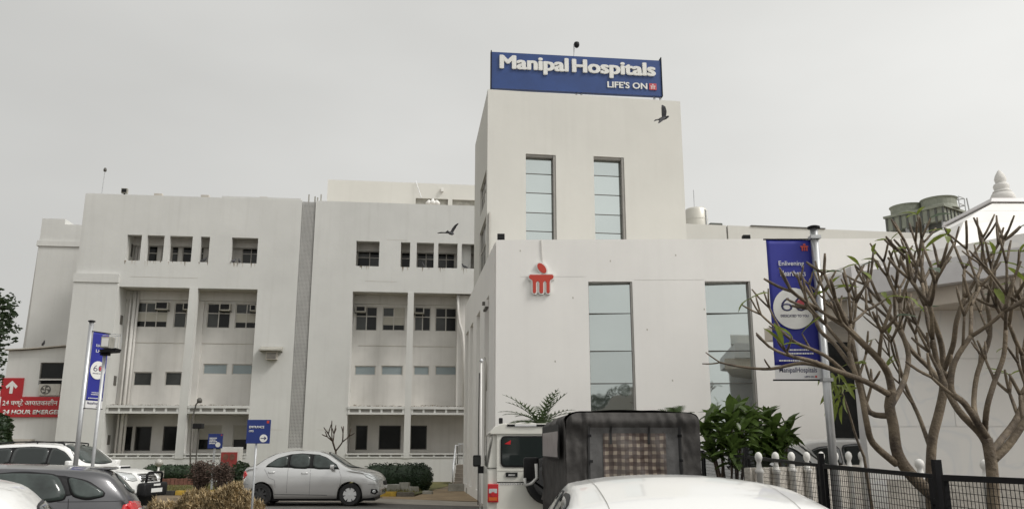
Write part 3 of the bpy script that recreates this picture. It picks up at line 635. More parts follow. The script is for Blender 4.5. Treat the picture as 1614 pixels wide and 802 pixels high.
# split air conditioner under the annex window
r = AN.rect(63, 96, 605, 623)
o = thing('outdoor_unit', 'white split air conditioner outdoor unit under the annex window above the red sign', 'air conditioner', AN.p((r[0]+r[1])/2, 0.1, r[2]))
MB().fbox(AN, r[0], r[1], -0.18, 0.12, r[2], r[3]).build('casing', 'ac_body', o, bevel=0.01)
cx, cz = r[0]+(r[1]-r[0])*0.34, (r[2]+r[3])/2
mb = MB(); mb.prism(ring(cx, cz, 0.25, 0.22, 20), lambda a_, b_, d: AN.p(a_, d, b_), 0.121, 0.13); mb.build('fan_guard', 'frame_dark', o)
for i in range(4):
    t_ = i*math.pi/2+0.4; q = [(cx+0.05*math.cos(t_+1.5), cz+0.05*math.sin(t_+1.5)), (cx+0.2*math.cos(t_-0.3), cz+0.18*math.sin(t_-0.3)), (cx+0.2*math.cos(t_+0.4), cz+0.18*math.sin(t_+0.4))]
    MB().prism(q, lambda a_, b_, d: AN.p(a_, d, b_), 0.131, 0.138).build('fan_blade', 'ac_body', o)

# ------------------------------------------------------------------ tower
TF = Frame(-0.8229, 26.5, 5.938, 27.52)
BLx, BLy = -1.488, 31.909
TLF = Frame(BLx, BLy, -0.8229, 26.5)
TZ = 13.516
tw = thing('tower_block', 'tall beige white tower with two narrow glass strips under the rooftop hospital sign', 'building', (2.2, 29.5, 0))
th = [TF.rect(829, 877, 244, 420), TF.rect(937.5, 986, 247, 420)]
th = [(r[0], r[1], 5.5, TF.hit((x0+x1)/2, yt)[1]) for r, (x0, x1, yt) in zip(th, ((829, 877, 243.5), (937, 986, 247.5)))]
wall_holes(TF, 0, TF.len, 0, TZ, th, 0.30).build('wall', 'wall_warm', tw)
for r, ys in zip(th, ((250,275,305,336,365,395), (251.6,278,308,339,368,398))):
    xm = 853 if r is th[0] else 961
    zs = [TF.hit(xm, y, -0.22)[1] for y in ys] ; zs[0] = r[3]
    g = MB()
    for z in zs[1:]: g.fbox(TF, r[0]+0.022, r[1]-0.022, -0.26, -0.200, z-0.012, z+0.012)
    g.fbox(TF, r[0]+0.002, r[0]+0.022, -0.26, -0.2, r[2], r[3]); g.fbox(TF, r[1]-0.022, r[1]-0.002, -0.26, -0.2, r[2], r[3])
    o = g.build('window', 'frame_dark', tw)
    for za, zb in zip(zs[:-1], zs[1:]): MB().fbox(TF, r[0]-0.003, r[1]+0.003, -0.25, -0.215, zb+0.0125, za-0.0125).build('pane', 'glass_mirror', o)
    MB().fbox(TF, r[1]-0.085, r[1]-0.003, -0.199, -0.02, r[2], r[3]-0.003).build('side_shade_trim', 'trim_shade', o)  # right jamb strip in a dark tone, painting in the recess shadow
    MB().fbox(TF, r[0]+0.003, r[1]-0.09, -0.199, -0.05, r[3]-0.08, r[3]-0.003).build('head_shade_trim', 'trim_shade', o)  # strip under the head darkened too, its shadow painted in
def TL(px, py): return TLF.hit(px, py)
l1 = (TL(757,300)[0], TL(767,300)[0], TL(762,326)[1], TL(762,283)[1]); l2 = (TL(756,370)[0], TL(768,370)[0], 7.25, TL(762,352)[1])
wall_holes(TLF, 0.0, TLF.len-0.302, 0, TZ-0.002, [l1, l2], 0.28).build('wall', 'wall_warm', tw)
window(TLF, l1, 0.0, 'top', tw); window(TLF, l2, 0.0, 'top', tw)
TR = Frame(5.938, 27.52, 5.938+(BLx+0.8229), 27.52+(BLy-26.5))
MB().fbox(TR, 0.302, TR.len, -0.3, 0.0, 0, TZ-0.002).build('wall', 'wall_warm', tw)
MB().fbox(TR, 0.9, TR.len, 0.003, 0.10, 0, TZ-0.55).build('rib', 'wall_warm', tw)
MB().fbox(TR, 1.8, TR.len, 0.104, 0.2, 0, TZ-2.2).build('rib', 'wall_warm', tw)
MB().fbox(TF, 0.36, TF.len-0.2, -5.75, -5.452, 0, TZ-0.004).build('wall', 'wall_warm', tw)
MB().fbox(TF, 0.29, TF.len-0.31, -5.45, -0.302, TZ-0.5, TZ-0.3).build('roof', 'soffit', tw)
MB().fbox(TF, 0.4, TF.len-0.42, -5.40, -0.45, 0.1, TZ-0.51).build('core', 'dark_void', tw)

# rooftop sign
SG = Frame(-0.7137, 27.0, 5.339, 27.693)
z1 = 15.156; z0 = SG.hit(778, 139)[1]
rs = thing('rooftop_sign', 'wide blue rooftop sign with raised white hospital name on top of the tower', 'sign', SG.p(3, 0, TZ))
MB().fbox(SG, 0, SG.len, -0.18, 0.0, z0, z1).build('panel', 'board_blue', rs)
MB().fbox(SG, -0.03, 0.0, -0.2, 0.03, z0-0.02, z1+0.05).build('edge_trim', 'black_metal', rs); MB().fbox(SG, SG.len, SG.len+0.03, -0.2, 0.03, z0-0.02, z1+0.12).build('edge_trim', 'black_metal', rs)
for a in (0.04, 3.02, 3.2, SG.len-0.25, SG.len-0.03): MB().fbox(SG, a-0.03, a+0.03, -0.16, -0.10, TZ-0.35, z0-0.002).build('support_post', 'galv', rs)
for a in (0.04, SG.len-0.05): MB().tube([SG.p(a, -0.12, z1-0.2), SG.p(a, -1.2, TZ-0.3)], 0.03, 6).build('brace', 'galv', rs)
def sline(txt, xa, ya, xb, yb, m='white_letter', bold=0.03, depth=0.06, n=0.015):
    a0_, zt_ = SG.hit(xa, ya); a1_, zb_2 = SG.hit(xb, yb)
    a1_ = SG.hit(xb, yb)[0]
    return a0_, zt_, a1_
mz_top = SG.hit(787, 87.6)[1]; mz_bot = SG.hit(858, 119.0)[1]; a0_, a1_ = SG.hit(787, 100)[0], SG.hit(896, 105)[0]
text_part('Manipal', 'lettering', 'white_letter', SG, a0_, mz_bot, 0.0, a1_-a0_, mz_top-mz_bot, 0.05, rs, 0.0, fat=0.05)
mz_top = SG.hit(903, 94.2)[1]; mz_bot = SG.hit(958, 124.0)[1]; a0_, a1_ = SG.hit(901, 105)[0], SG.hit(1033, 112)[0]
text_part('Hospitals', 'lettering', 'white_letter', SG, a0_, mz_bot, 0.0, a1_-a0_, mz_top-mz_bot, 0.05, rs, 0.0, fat=0.05)
a0_, a1_ = SG.hit(957, 133)[0], SG.hit(1020, 137)[0]; zt_, zb_2 = SG.hit(957, 128.6)[1], SG.hit(957, 138.6)[1]
text_part("LIFE'S ON", 'lettering', 'white_letter', SG, a0_, zb_2, 0.0, a1_-a0_, zt_-zb_2, 0.03, rs, 0.0, fat=0.03)
r = SG.rect(1023, 1034.5, 132.5, 142.5); MB().fbox(SG, r[0], r[1], 0.002, 0.03, r[2], r[3]).build('emblem', 'logo_faded', rs)
cx, cz, k = (r[0]+r[1])/2, (r[2]+r[3])/2, (r[1]-r[0])/2
mb = MB()
for q in ([(-0.7,0.05), (0.7,0.05), (0.7,0.2), (-0.7,0.2)], [(-0.5,-0.7), (-0.35,-0.7), (-0.35,0.05), (-0.5,0.05)], [(-0.08,-0.7), (0.08,-0.7), (0.08,0.05), (-0.08,0.05)], [(0.35,-0.7), (0.5,-0.7), (0.5,0.05), (0.35,0.05)], ring(0, 0.55, 0.16, 0.2, 10)):
    mb.prism([(cx+x*k, cz+y*k) for x, y in q], lambda a_, b_, d: SG.p(a_, d, b_), 0.0305, 0.034)
mb.build('emblem_mark', 'white_letter', rs)
a, z = SG.hit(905, 90, -0.1); cb = SG.p(a, -0.1, z1)
cc = thing('dome_camera', 'dark dome camera on a short pole above the rooftop sign', 'camera', cb)
zc = SG.hit(906, 67)[1]
MB().tube([cb, SG.p(a, -0.1, zc-0.05), SG.p(a+0.02, -0.02, zc), SG.p(a+0.07, 0.05, zc-0.01)], 0.022, 6).build('pole', 'galv', cc)
MB().lathe([(0.03, 0.0), (0.085, -0.03), (0.10, -0.10), (0.09, -0.17), (0.05, -0.22), (0.01, -0.24)], SG.p(a+0.07, 0.05, zc-0.005), 12).build('dome', 'black_plastic', cc, smooth=True)

# ------------------------------------------------------------------ lobby block
LO = Frame(-0.4365, 22.3, -0.4365+16.0, 22.05)
LZ = 7.18
lb = thing('lobby_block', 'white two storey lobby block with tall mirrored window strips and a red emblem', 'building', (5, 27, 0))
lh = [LO.rect(929.5, 1000, 444, 715), LO.rect(1116.5, 1187, 444, 715)]
zt_ = LO.hit(1000, 443.5)[1]
lh = [(LO.hit(927.5, 460)[0], LO.hit(997, 460)[0], 0.9, zt_), (LO.hit(1111.5, 460)[0], LO.hit(1183.5, 460)[0], 0.9, zt_)]
dg = (LO.hit(1312, 690)[0], LO.hit(1372, 690)[0], 0.15, LO.hit(1330, 505)[1])
wall_holes(LO, 0, 16, 0, LZ, lh+[dg], 0.30).build('wall', 'wall_lobby', lb)
for r in lh:
    zs = [r[3]] + [LO.hit(965, y, -0.24)[1] for y in (494, 553, 604, 652)] + [0.92]
    g = MB()
    for z in zs[1:]: g.fbox(LO, r[0]+0.022, r[1]-0.022, -0.345, -0.222, z-0.010, z+0.010)
    g.fbox(LO, r[0]+0.002, r[0]+0.022, -0.345, -0.222, r[2], r[3]); g.fbox(LO, r[1]-0.022, r[1]-0.002, -0.345, -0.222, r[2], r[3])
    o = g.build('window', 'frame_dark', lb)
    nl = -0.300 if r is lh[0] else -0.335
    for za, zb in zip(zs[:-1], zs[1:]): MB().hexa([LO.p(r[0]+0.022,nl,zb+0.0105), LO.p(r[1]-0.022,-0.228,zb+0.0105), LO.p(r[1]-0.022,-0.250,zb+0.0105), LO.p(r[0]+0.022,nl-0.018,zb+0.0105), LO.p(r[0]+0.022,nl,za-0.0105), LO.p(r[1]-0.022,-0.228,za-0.0105), LO.p(r[1]-0.022,-0.250,za-0.0105), LO.p(r[0]+0.022,nl-0.018,za-0.0105)]).build('pane', 'glass_mirror', o)
    MB().fbox(LO, r[1]-0.05, r[1]-0.003, -0.234, -0.01, r[2], r[3]-0.003).build('side_shade_trim', 'trim_shade', o)  # dark jamb strip, recess shadow painted in as on the tower
MB().fbox(LO, dg[0]-0.003, dg[1]+0.003, -0.2, -0.15, dg[2], dg[3]).build('window', 'glass_dark', lb)
LS = Frame(-1.90, 33.5, -0.4365, 22.3)
slots = []
for x0, x1 in ((734.5, 738.5), (741, 745.5), (751, 756.5), (763.5, 770.5)):
    slots.append((LS.hit(x0, 525)[0], LS.hit(x1, 525)[0], 0.3, 5.98))
wall_holes(LS, 0, LS.len-0.302, 0, LZ-0.002, slots, 0.45).build('side_wall', 'wall_lobby', lb)
for s_ in slots: MB().fbox(LS, s_[0]+0.003, s_[1]-0.003, -0.44, -0.36, s_[2], s_[3]).build('slot_panel', 'wall_recess', lb)
MB().fbox(LS, 0, 0.3, -5, -0.452, 0, LZ-0.004).build('wall', 'wall_lobby', lb)
MB().fbox(LO, 0.5, 15.9, -10.5, -0.302, LZ-0.6, LZ-0.45).build('roof', 'soffit', lb)
MB().fbox(LO, 0.7, 15.7, -10.0, -0.60, 0.05, LZ-0.61).build('core', 'dark_void', lb)
for s_, px_, py_ in (((0.9), 768, 484),):
    a = LS.hit(px_, py_)[0]; z = LS.hit(px_, py_)[1]
    MB().fbox(LS, a-0.35, a+0.40, 0.002, 0.10, z-0.04, z+0.16).build('slot_hood', 'wall_lobby', lb)
    MB().fbox(LS, a+0.28, a+0.39, 0.102, 0.18, z-0.0, z+0.10).build('hood_lamp', 'frame_dark', lb)
    MB().fbox(LS, a-0.33, a+0.38, 0.002, 0.09, z-0.09, z-0.042).build('slot_shadow_strip', 'frame_dark', lb)  # solid dark strip standing in for the shadow under the hood
# faint joints on the front
for x0, x1, y in ((820, 925, 436), (1000, 1110, 441)):
    a, z = LO.hit(x0, y); MB().fbox(LO, a, LO.hit(x1, y)[0], 0.001, 0.004, z, z+0.006).build('joint', 'wall_recess', lb)
for px_, py_ in ((820, 396), (962, 412), (875, 570), (1065, 403), (1110, 488), (1020, 520), (1060, 600), (903, 470)):
    a, z = LO.hit(px_, py_); MB().add([LO.p(a-0.02, 0.002, z), LO.p(a+0.015, 0.002, z-0.02), LO.p(a+0.02, 0.002, z+0.03), LO.p(a-0.01, 0.002, z+0.045)], [(0,1,2,3)]).build('blemish', 'soffit', lb)
# flexible cable and thin flag pole beside the side wall
a = LS.hit(766, 560, 0.05)[0]
MB().tube([LS.p(a, 0.06, 0.3), LS.p(a, 0.06, 3.9), LS.p(a+0.1, 0.1, 4.15), LS.p(a+0.2, 0.06, 3.9), LS.p(a+0.2, 0.06, 3.2)], 0.03, 6).build('conduit', 'frame_alu', lb, smooth=True)
p = atY(757.5, 705, 19.0); fp = thing('thin_pole', 'thin white pole standing before the lobby side wall behind the cream jeep', 'pole', (p.x, 19.0, 0))
zt2 = atY(761, 570, 19.0).z
MB().tube([(p.x, 19.0, 0), (p.x, 19.0, zt2)], 0.02, 8).build('shaft', 'white_plastic', fp, smooth=True)
MB().tube([(p.x-0.045, 18.98, 0.4), (p.x-0.05, 18.98, zt2*0.55), (p.x-0.04, 18.99, zt2-0.25)], 0.012, 5).build('cable', 'black_plastic', fp)
MB().lathe([(0.04, 0), (0.045, 0.03), (0.02, 0.07)], (p.x, 19.0, zt2), 8).build('cap', 'galv', fp)
# red emblem on the lobby wall
em = thing('wall_emblem', 'red figure emblem with white edge on the lobby wall', 'emblem', LO.p(LO.hit(853, 440)[0], 0, LO.hit(853, 463)[1]))
def LP(px_, py_): return LO.hit(px_, py_)
c = LP(854, 423.5); kx = LP(873, 440)[0]-LP(853, 440)[0]
def blob(scale, n0, n1, nm, m):
    ox, oz = LP(853, 440)
    u = kx/20.0          # metres per photo pixel here
    g = 2.3 if scale else 0.0
    head = ring(c[0], c[1], (9.4+g)*u, (5.4+g)*u, 24, R(-52))
    mb_ = MB().prism(head, lambda a_, b_, d: LO.p(a_, d, b_), n0, n1)
    half = [(0,7), (17.5,7), (19.5,4.5), (18.5,1.0), (14,-1.5), (13.2,-6), (13.2,-20.5), (12.0,-22.5), (9.4,-22.5), (8.2,-20.5), (8.2,-6), (6.6,-3.4), (4.6,-3.2), (2.9,-6), (2.9,-20.5), (1.8,-22.5), (0,-22.5)]
    pts = half + [(-x, y) for x, y in half[::-1][1:-1]]
    if g:
        n_ = len(pts); o_ = []
        for i_ in range(n_):
            a_, b_, d_ = Vector(pts[i_-1]), Vector(pts[i_]), Vector(pts[(i_+1) % n_])
            t_ = ((b_-a_).normalized()+(d_-b_).normalized()).normalized(); o_.append(b_+Vector((-t_.y, t_.x))*g)
        pts = o_
    mb_.prism([(ox+x*u, oz+y*u-0.01) for x, y in pts], lambda a_, b_, d: LO.p(a_, d, b_), n0, n1)
    return mb_.build(nm, m, em)
blob(1, 0.003, 0.07, 'edge', 'white_letter'); blob(0, 0.071, 0.085, 'face', 'logo_red')
MB().tube([LO.p(LP(855,415)[0], 0.02, LP(855,416)[1]), LO.p(LP(853,377)[0], 0.02, LZ)], 0.012, 5).build('cable', 'wall_recess', em)
# floodlights on the lobby parapet
for px_, y0_, y1_, lab in ((789.5, 366, 377, 'black floodlight on the lobby parapet by the tower corner'), (1178, 368.5, 374.5, 'black floodlight on the lobby parapet near the blue banner')):
    a = LO.hit(px_, y1_)[0]; o = thing('floodlight', lab, 'floodlight', LO.p(a, -0.12, LZ)); hw = 0.10
    MB().fbox(LO, a-hw, a+hw, -0.22, -0.04, LZ+0.02, LZ+0.19 if px_ < 800 else LZ+0.13).build('lamp_box', 'black_plastic', o, bevel=0.01)
    MB().fbox(LO, a-0.03, a+0.03, -0.16, -0.1, LZ, LZ+0.02).build('foot', 'black_metal', o)
    MB().fbox(LO, a-hw+0.02, a+hw-0.02, -0.039, -0.034, LZ+0.04, LZ+0.15 if px_ < 800 else LZ+0.11).build('lens', 'glass_dark', o)

# ------------------------------------------------------------------ far block on the right with tank and cooling tower
FB = Frame(atY(1078,352,38).x, 38.0, atY(1500,366,40).x, 40.0)
fz = FB.hit(1090, 353)[1]
fb = thing('far_block', 'flat white block behind the lobby carrying tank and cooling tower', 'building', FB.p(6, -4, 0))
a = FB.hit(1146, 360)[0]
MB().fbox(FB, 0, a-0.04, -8, 0, 0, fz).build('wall', 'wall_warm', fb); MB().fbox(FB, a+0.04, FB.len, -8, 0, 0, fz).build('wall', 'wall_warm', fb)
MB().fbox(FB, a-0.04, a+0.04, -7.9, -0.1, 0, fz-0.05).build('expansion_joint', 'frame_dark', fb)
MB().fbox(FB, a+1.2, FB.hit(1300, 357)[0], -0.2, 0.05, fz+0.002, fz+0.05).build('cable_tray', 'frame_dark', fb)
a0, zz = FB.hit(1098, 352, -1.2); r_ = FB.hit(1114, 340, -1.2)[0]-a0
tk = thing('water_tank', 'pale cylindrical water tank with an aerial on the far block', 'tank', FB.p(a0, -1.2, fz))
ht = FB.hit(1098, 328, -1.2)[1]-fz
MB().lathe([(r_*0.98, 0), (r_, 0.05), (r_, ht*0.86), (r_*0.9, ht*0.94), (r_*0.4, ht*1.0), (0.05, ht*1.04)], FB.p(a0, -1.2, fz), 22).build('drum', 'tank', tk, smooth=True)
MB().lathe([(r_*1.02, ht*0.44), (r_*1.02, ht*0.48)], FB.p(a0, -1.2, fz), 22).build('band', 'tank', tk)
MB().tube([FB.p(a0+r_*0.6, -1.2+r_*0.85, fz), FB.p(a0+r_*0.6, -1.2+r_*0.85, fz+ht*0.8), FB.p(a0+r_*0.3, -1.2+r_*0.8, fz+ht*0.9)], 0.035, 6).build('pipe', 'galv', tk)
MB().tube([FB.p(a0-0.15, -1.0, fz+ht), FB.p(a0-0.15, -1.0, FB.hit(1094, 289)[1])], 0.018, 5).build('aerial', 'galv', tk)
a1 = FB.hit(1132, 352)[0]; o = tag(MB().fbox(FB, a1-0.3, a1+0.3, -0.6, -0.2, fz+0.002, fz+0.16).build('roof_box', 'cooling_dark', bevel=0.02), 'small dark box on the parapet right of the water tank', 'box')

ct = thing('cooling_tower', 'grey green cooling tower with two fan rings on the far block roof', 'cooling tower', (atY(1490, 365, 44).x, 44, fz))
c0 = atY(1490, 360, 42.0)
CTf = Frame(c0.x-1.9, 42+2.4, c0.x, 42.0); CTr = Frame(c0.x, 42.0, c0.x+1.9, 43.4)
zt3 = CTf.hit(1475, 328)[1]; zb3 = CTf.hit(1475, 349)[1]
L1, L2 = CTf.len, CTr.len
def ctp(a_, b_, z): return Vector((c0.x, 42.0, 0)) - CTf.u*a_ + CTr.u*b_ + Vector((0, 0, z))
MB().hexa([ctp(0,0,zb3), ctp(0,L2,zb3), ctp(L1,L2,zb3), ctp(L1,0,zb3), ctp(0,0,zt3), ctp(0,L2,zt3), ctp(L1,L2,zt3), ctp(L1,0,zt3)]).build('casing', 'cooling_panel', ct)
for i in range(9):
    d = L1*i/8; n_ = CTf.nv*0.05
    MB().hexa([ctp(d-0.05,0,zb3-0.1)+n_, ctp(d+0.05,0,zb3-0.1)+n_, ctp(d+0.05,0,zb3-0.1)+n_*0.05, ctp(d-0.05,0,zb3-0.1)+n_*0.05, ctp(d-0.05,0,zt3)+n_, ctp(d+0.05,0,zt3)+n_, ctp(d+0.05,0,zt3)+n_*0.05, ctp(d-0.05,0,zt3)+n_*0.05]).build('panel_rib', 'cooling_dark', ct)
for i in range(7):
    d = L2*i/6; n_ = CTr.nv*0.05
    MB().hexa([ctp(0,d-0.04,zb3-0.1)+n_, ctp(0,d+0.04,zb3-0.1)+n_, ctp(0,d+0.04,zb3-0.1)+n_*0.05, ctp(0,d-0.04,zb3-0.1)+n_*0.05, ctp(0,d-0.04,zt3)+n_, ctp(0,d+0.04,zt3)+n_, ctp(0,d+0.04,zt3)+n_*0.05, ctp(0,d-0.04,zt3)+n_*0.05]).build('panel_rib', 'cooling_dark', ct)
n_ = 0.12
MB().hexa([ctp(-n_,-n_,zt3+0.002), ctp(-n_,L2+n_,zt3+0.002), ctp(L1+n_,L2+n_,zt3+0.002), ctp(L1+n_,-n_,zt3+0.002), ctp(-n_,-n_,zt3+0.12), ctp(-n_,L2+n_,zt3+0.12), ctp(L1+n_,L2+n_,zt3+0.12), ctp(L1+n_,-n_,zt3+0.12)]).build('top_rim', 'cooling_panel', ct)
for d in (L1*0.24, L1*0.80):
    q = ctp(d, L2*0.5, zt3+0.12); k = L2*0.38
    MB().lathe([(k*1.08, 0), (k*0.98, 0.2), (k*0.97, 0.5), (k*1.05, 0.62), (k*0.97, 0.62), (k*0.9, 0.45)], q, 24).build('fan_ring', 'cooling_panel', ct, smooth=False)
for d, e in ((0.1,0.1), (0.1,L2-0.1), (L1*0.33,0.1), (L1*0.66,0.1), (L1-0.1,0.1), (L1-0.1,L2-0.1), (L1*0.5,L2-0.1)):
    p = ctp(d, e, fz-0.1); MB().box(p.x-0.07, p.x+0.07, p.y-0.07, p.y+0.07, fz-0.1, zb3-0.002).build('leg', 'galv', ct)
MB().hexa([ctp(0.3,0.3,zb3-0.9), ctp(0.3,L2-0.3,zb3-0.9), ctp(L1-0.3,L2-0.3,zb3-0.9), ctp(L1-0.3,0.3,zb3-0.9), ctp(0.3,0.3,zb3-0.003), ctp(0.3,L2-0.3,zb3-0.003), ctp(L1-0.3,L2-0.3,zb3-0.003), ctp(L1-0.3,0.3,zb3-0.003)]).build('basin', 'cooling_dark', ct)
mb = MB()
for b_ in (L2-0.5, L2+0.15): mb.tube([ctp(0.0, b_, zt3+0.1), ctp(0.0, b_, zt3+0.9)], 0.03, 5)
for zz in (0.5, 0.9): mb.tube([ctp(0.0, L2-0.5, zt3+zz), ctp(0.0, L2+0.15, zt3+zz), ctp(L1*0.5, L2+0.15, zt3+zz)], 0.03, 5)
mb.tube([ctp(-0.1, L2+0.2, zt3+0.9), ctp(-0.1, L2+0.55, zb3-0.3)], 0.04, 5)
mb.build('railing', 'galv', ct)
# ------------------------------------------------------------------ marble pavilion at the right edge
MF = Frame(atY(1361, 640, 14.7).x, 14.7, atY(1361, 640, 14.7).x+8.0, 14.55)
sh = thing('marble_pavilion', 'white marble pavilion with diagonal canopy, pyramid roof and stone finial at the right edge', 'building', (10.0, 17, 0))
czb = MF.hit(1480, 470)[1]
MB().fbox(MF, 0.02, 8.0, -0.35, -0.03, 0, czb+0.6).build('core', 'marble_grey', sh); MB().box(8.5, 13.5, 15.3, 19.0, 0, czb+0.6).build('rear_core', 'marble_grey', sh)
rows_z = [0.25, MF.hit(1480, 672)[1], MF.hit(1480, 565)[1], MF.hit(1480, 462)[1]+0.25]
aa = [0.0, 2.1, 4.35, 6.3, 8.0]
for i in range(3):
    for k in range(4):
        off = 0.55 if i % 2 else 0.0
        x0 = aa[k]-(off if k else 0); x1 = aa[k+1]-(off if k < 3 else 0)
        MB().fbox(MF, x0+0.003, x1-0.003, -0.028, 0.0+0.002*((i+k) % 3), rows_z[i]+0.003, rows_z[i+1]-0.003).build('tile', 'marble', sh)
MB().fbox(MF, -0.05, 8.05, -0.3, 0.06, 0, 0.248).build('plinth', 'marble_grey', sh)
# left return wall (seen edge-on)
# canopy: diagonal fascia, brownish soffit
pL = atY(1302, 436, 15.2); zc1 = pL.z
pR = atZ(1614, 388, zc1); dirv = Vector((pR.x-pL.x, pR.y-pL.y, 0)).normalized()
pE = pR + dirv*1.2
poly = [(pL.x, pL.y), (pE.x, pE.y), (pE.x+3.5, pE.y), (pE.x+3.5, 19.4), (pL.x+0.3, 19.4)]
zc0 = zc1-0.42
MB().prism(poly, lambda a_, b_, d: (a_, b_, d), zc0, zc1).build('canopy', 'marble_grey', sh)
ins = [(x+(0.35 if i == 0 else -0.2 if i == 1 else -0.3), y+(0.28 if i < 3 else -0.2)) for i, (x, y) in enumerate(poly)]
MB().prism(ins, lambda a_, b_, d: (a_, b_, d), zc0-0.30, zc0-0.002).build('soffit_beam', 'marble_brown', sh)
up = [(x+(0.5 if i == 0 else -0.1), y+(0.45 if i < 3 else -0.2)) for i, (x, y) in enumerate(poly)]
MB().prism(up, lambda a_, b_, d: (a_, b_, d), zc1+0.002, zc1+0.28).build('cornice', 'marble', sh)
# pyramid roof with cap and finial
fy = 16.6
fc = atY(1569, 330, fy); zcap = fc.z+0.02
base_z = zc1+0.281
rl = atY(1420, 400, 17.4).x
cap_h = atY(1540, 335, fy-0.45).x - fc.x   # half width of the cap (negative)
hw = abs(cap_h)
def quad_ring(cx, cy, h_, z): return [(cx-h_, cy-h_, z), (cx+h_, cy-h_, z), (cx+h_, cy+h_, z), (cx-h_, cy+h_, z)]
cx, cy = fc.x+0.45, fy+0.2
hw0 = 0.88; print('roof', base_z, zcap)
prof = [(hw0+1.95, base_z), (hw0+1.45, zcap-0.86), (hw0+0.72, zcap-0.45), (hw0, zcap-0.08)]
for (h0, za), (h1, zb) in zip(prof[:-1], prof[1:]):
    MB().hexa(quad_ring(cx, cy, h0, za)+quad_ring(cx, cy, h1, zb-0.002)).build('roof_tier', 'marble', sh)
MB().hexa(quad_ring(cx, cy, 0.98, zcap-0.08)+quad_ring(cx, cy, 0.94, zcap)).build('roof_cap', 'marble_grey', sh)
u = 0.0141*1.0
k = (atY(1570, 275, fy).z-atY(1570, 325, fy).z)
fin = [(0.30,0), (0.26,0.05), (0.33,0.12), (0.345,0.20), (0.29,0.31), (0.24,0.335), (0.26,0.35), (0.25,0.38), (0.19,0.41), (0.21,0.46), (0.225,0.52), (0.20,0.58), (0.14,0.61), (0.15,0.65), (0.17,0.72), (0.13,0.84), (0.06,0.95), (0.01,1.0)]
MB().lathe([(a_*k*0.98, b_*k*1.08) for a_, b_ in fin], (fc.x, fy-0.3, zcap-0.01), 24).build('finial', 'wall_recess', sh, smooth=True)

# ------------------------------------------------------------------ white balustrade posts, rough parapet
def baluster(x, y, lab, s=1.0, h=1.56):
    prof = [(0.11,0), (0.11,h-0.30), (0.14,h-0.29), (0.14,h-0.25), (0.10,h-0.235), (0.08,h-0.18), (0.07,h-0.145), (0.105,h-0.115), (0.125,h-0.075), (0.105,h-0.03), (0.05,h-0.006), (0.005,h)]
    o = MB().lathe([(a_*s, b_) for a_, b_ in prof], (x, y, 0), 14).build('baluster', 'baluster_white', smooth=True)
    return tag(o, lab, 'post', 'white ball topped posts behind the black fence')
A0 = atY(1195, 712, 12.2); A1 = atY(1357, 712, 14.3)
ordw = ['first', 'second', 'third', 'fourth', 'fifth', 'sixth', 'seventh', 'eighth']
for i in range(8):
    t_ = i/7; baluster(A0.x+(A1.x-A0.x)*t_, 12.2+2.1*t_, ordw[i]+' white ball topped post counted from the leafy shrub rightwards', 0.43)
for px_, yy, lab in ((1447, 12.6, 'lone white ball topped post left of the middle tree trunk'), (1550, 12.0, 'rightmost white ball topped post beside the right tree trunk')):
    baluster(atY(px_, 712, yy).x, yy, lab, 0.55, 1.46)
PW = Frame(A0.x-0.1, 12.15, A1.x, 14.25)
o = wall_holes(PW, 0, PW.len, 0, 1.34, [], 0.10, -0.05).build('parapet_wall', 'plaster_rough'); tag(o, 'low rough plaster wall behind the ball topped posts', 'wall')
PW2 = Frame(A1.x+0.0, 13.9, A1.x+7.5, 11.0)
o = wall_holes(PW2, 0.2, PW2.len, 0, 1.12, [], 0.16, -0.13).build('parapet_wall', 'plaster_rough'); tag(o, 'low rough plaster wall in front of the marble pavilion', 'wall')

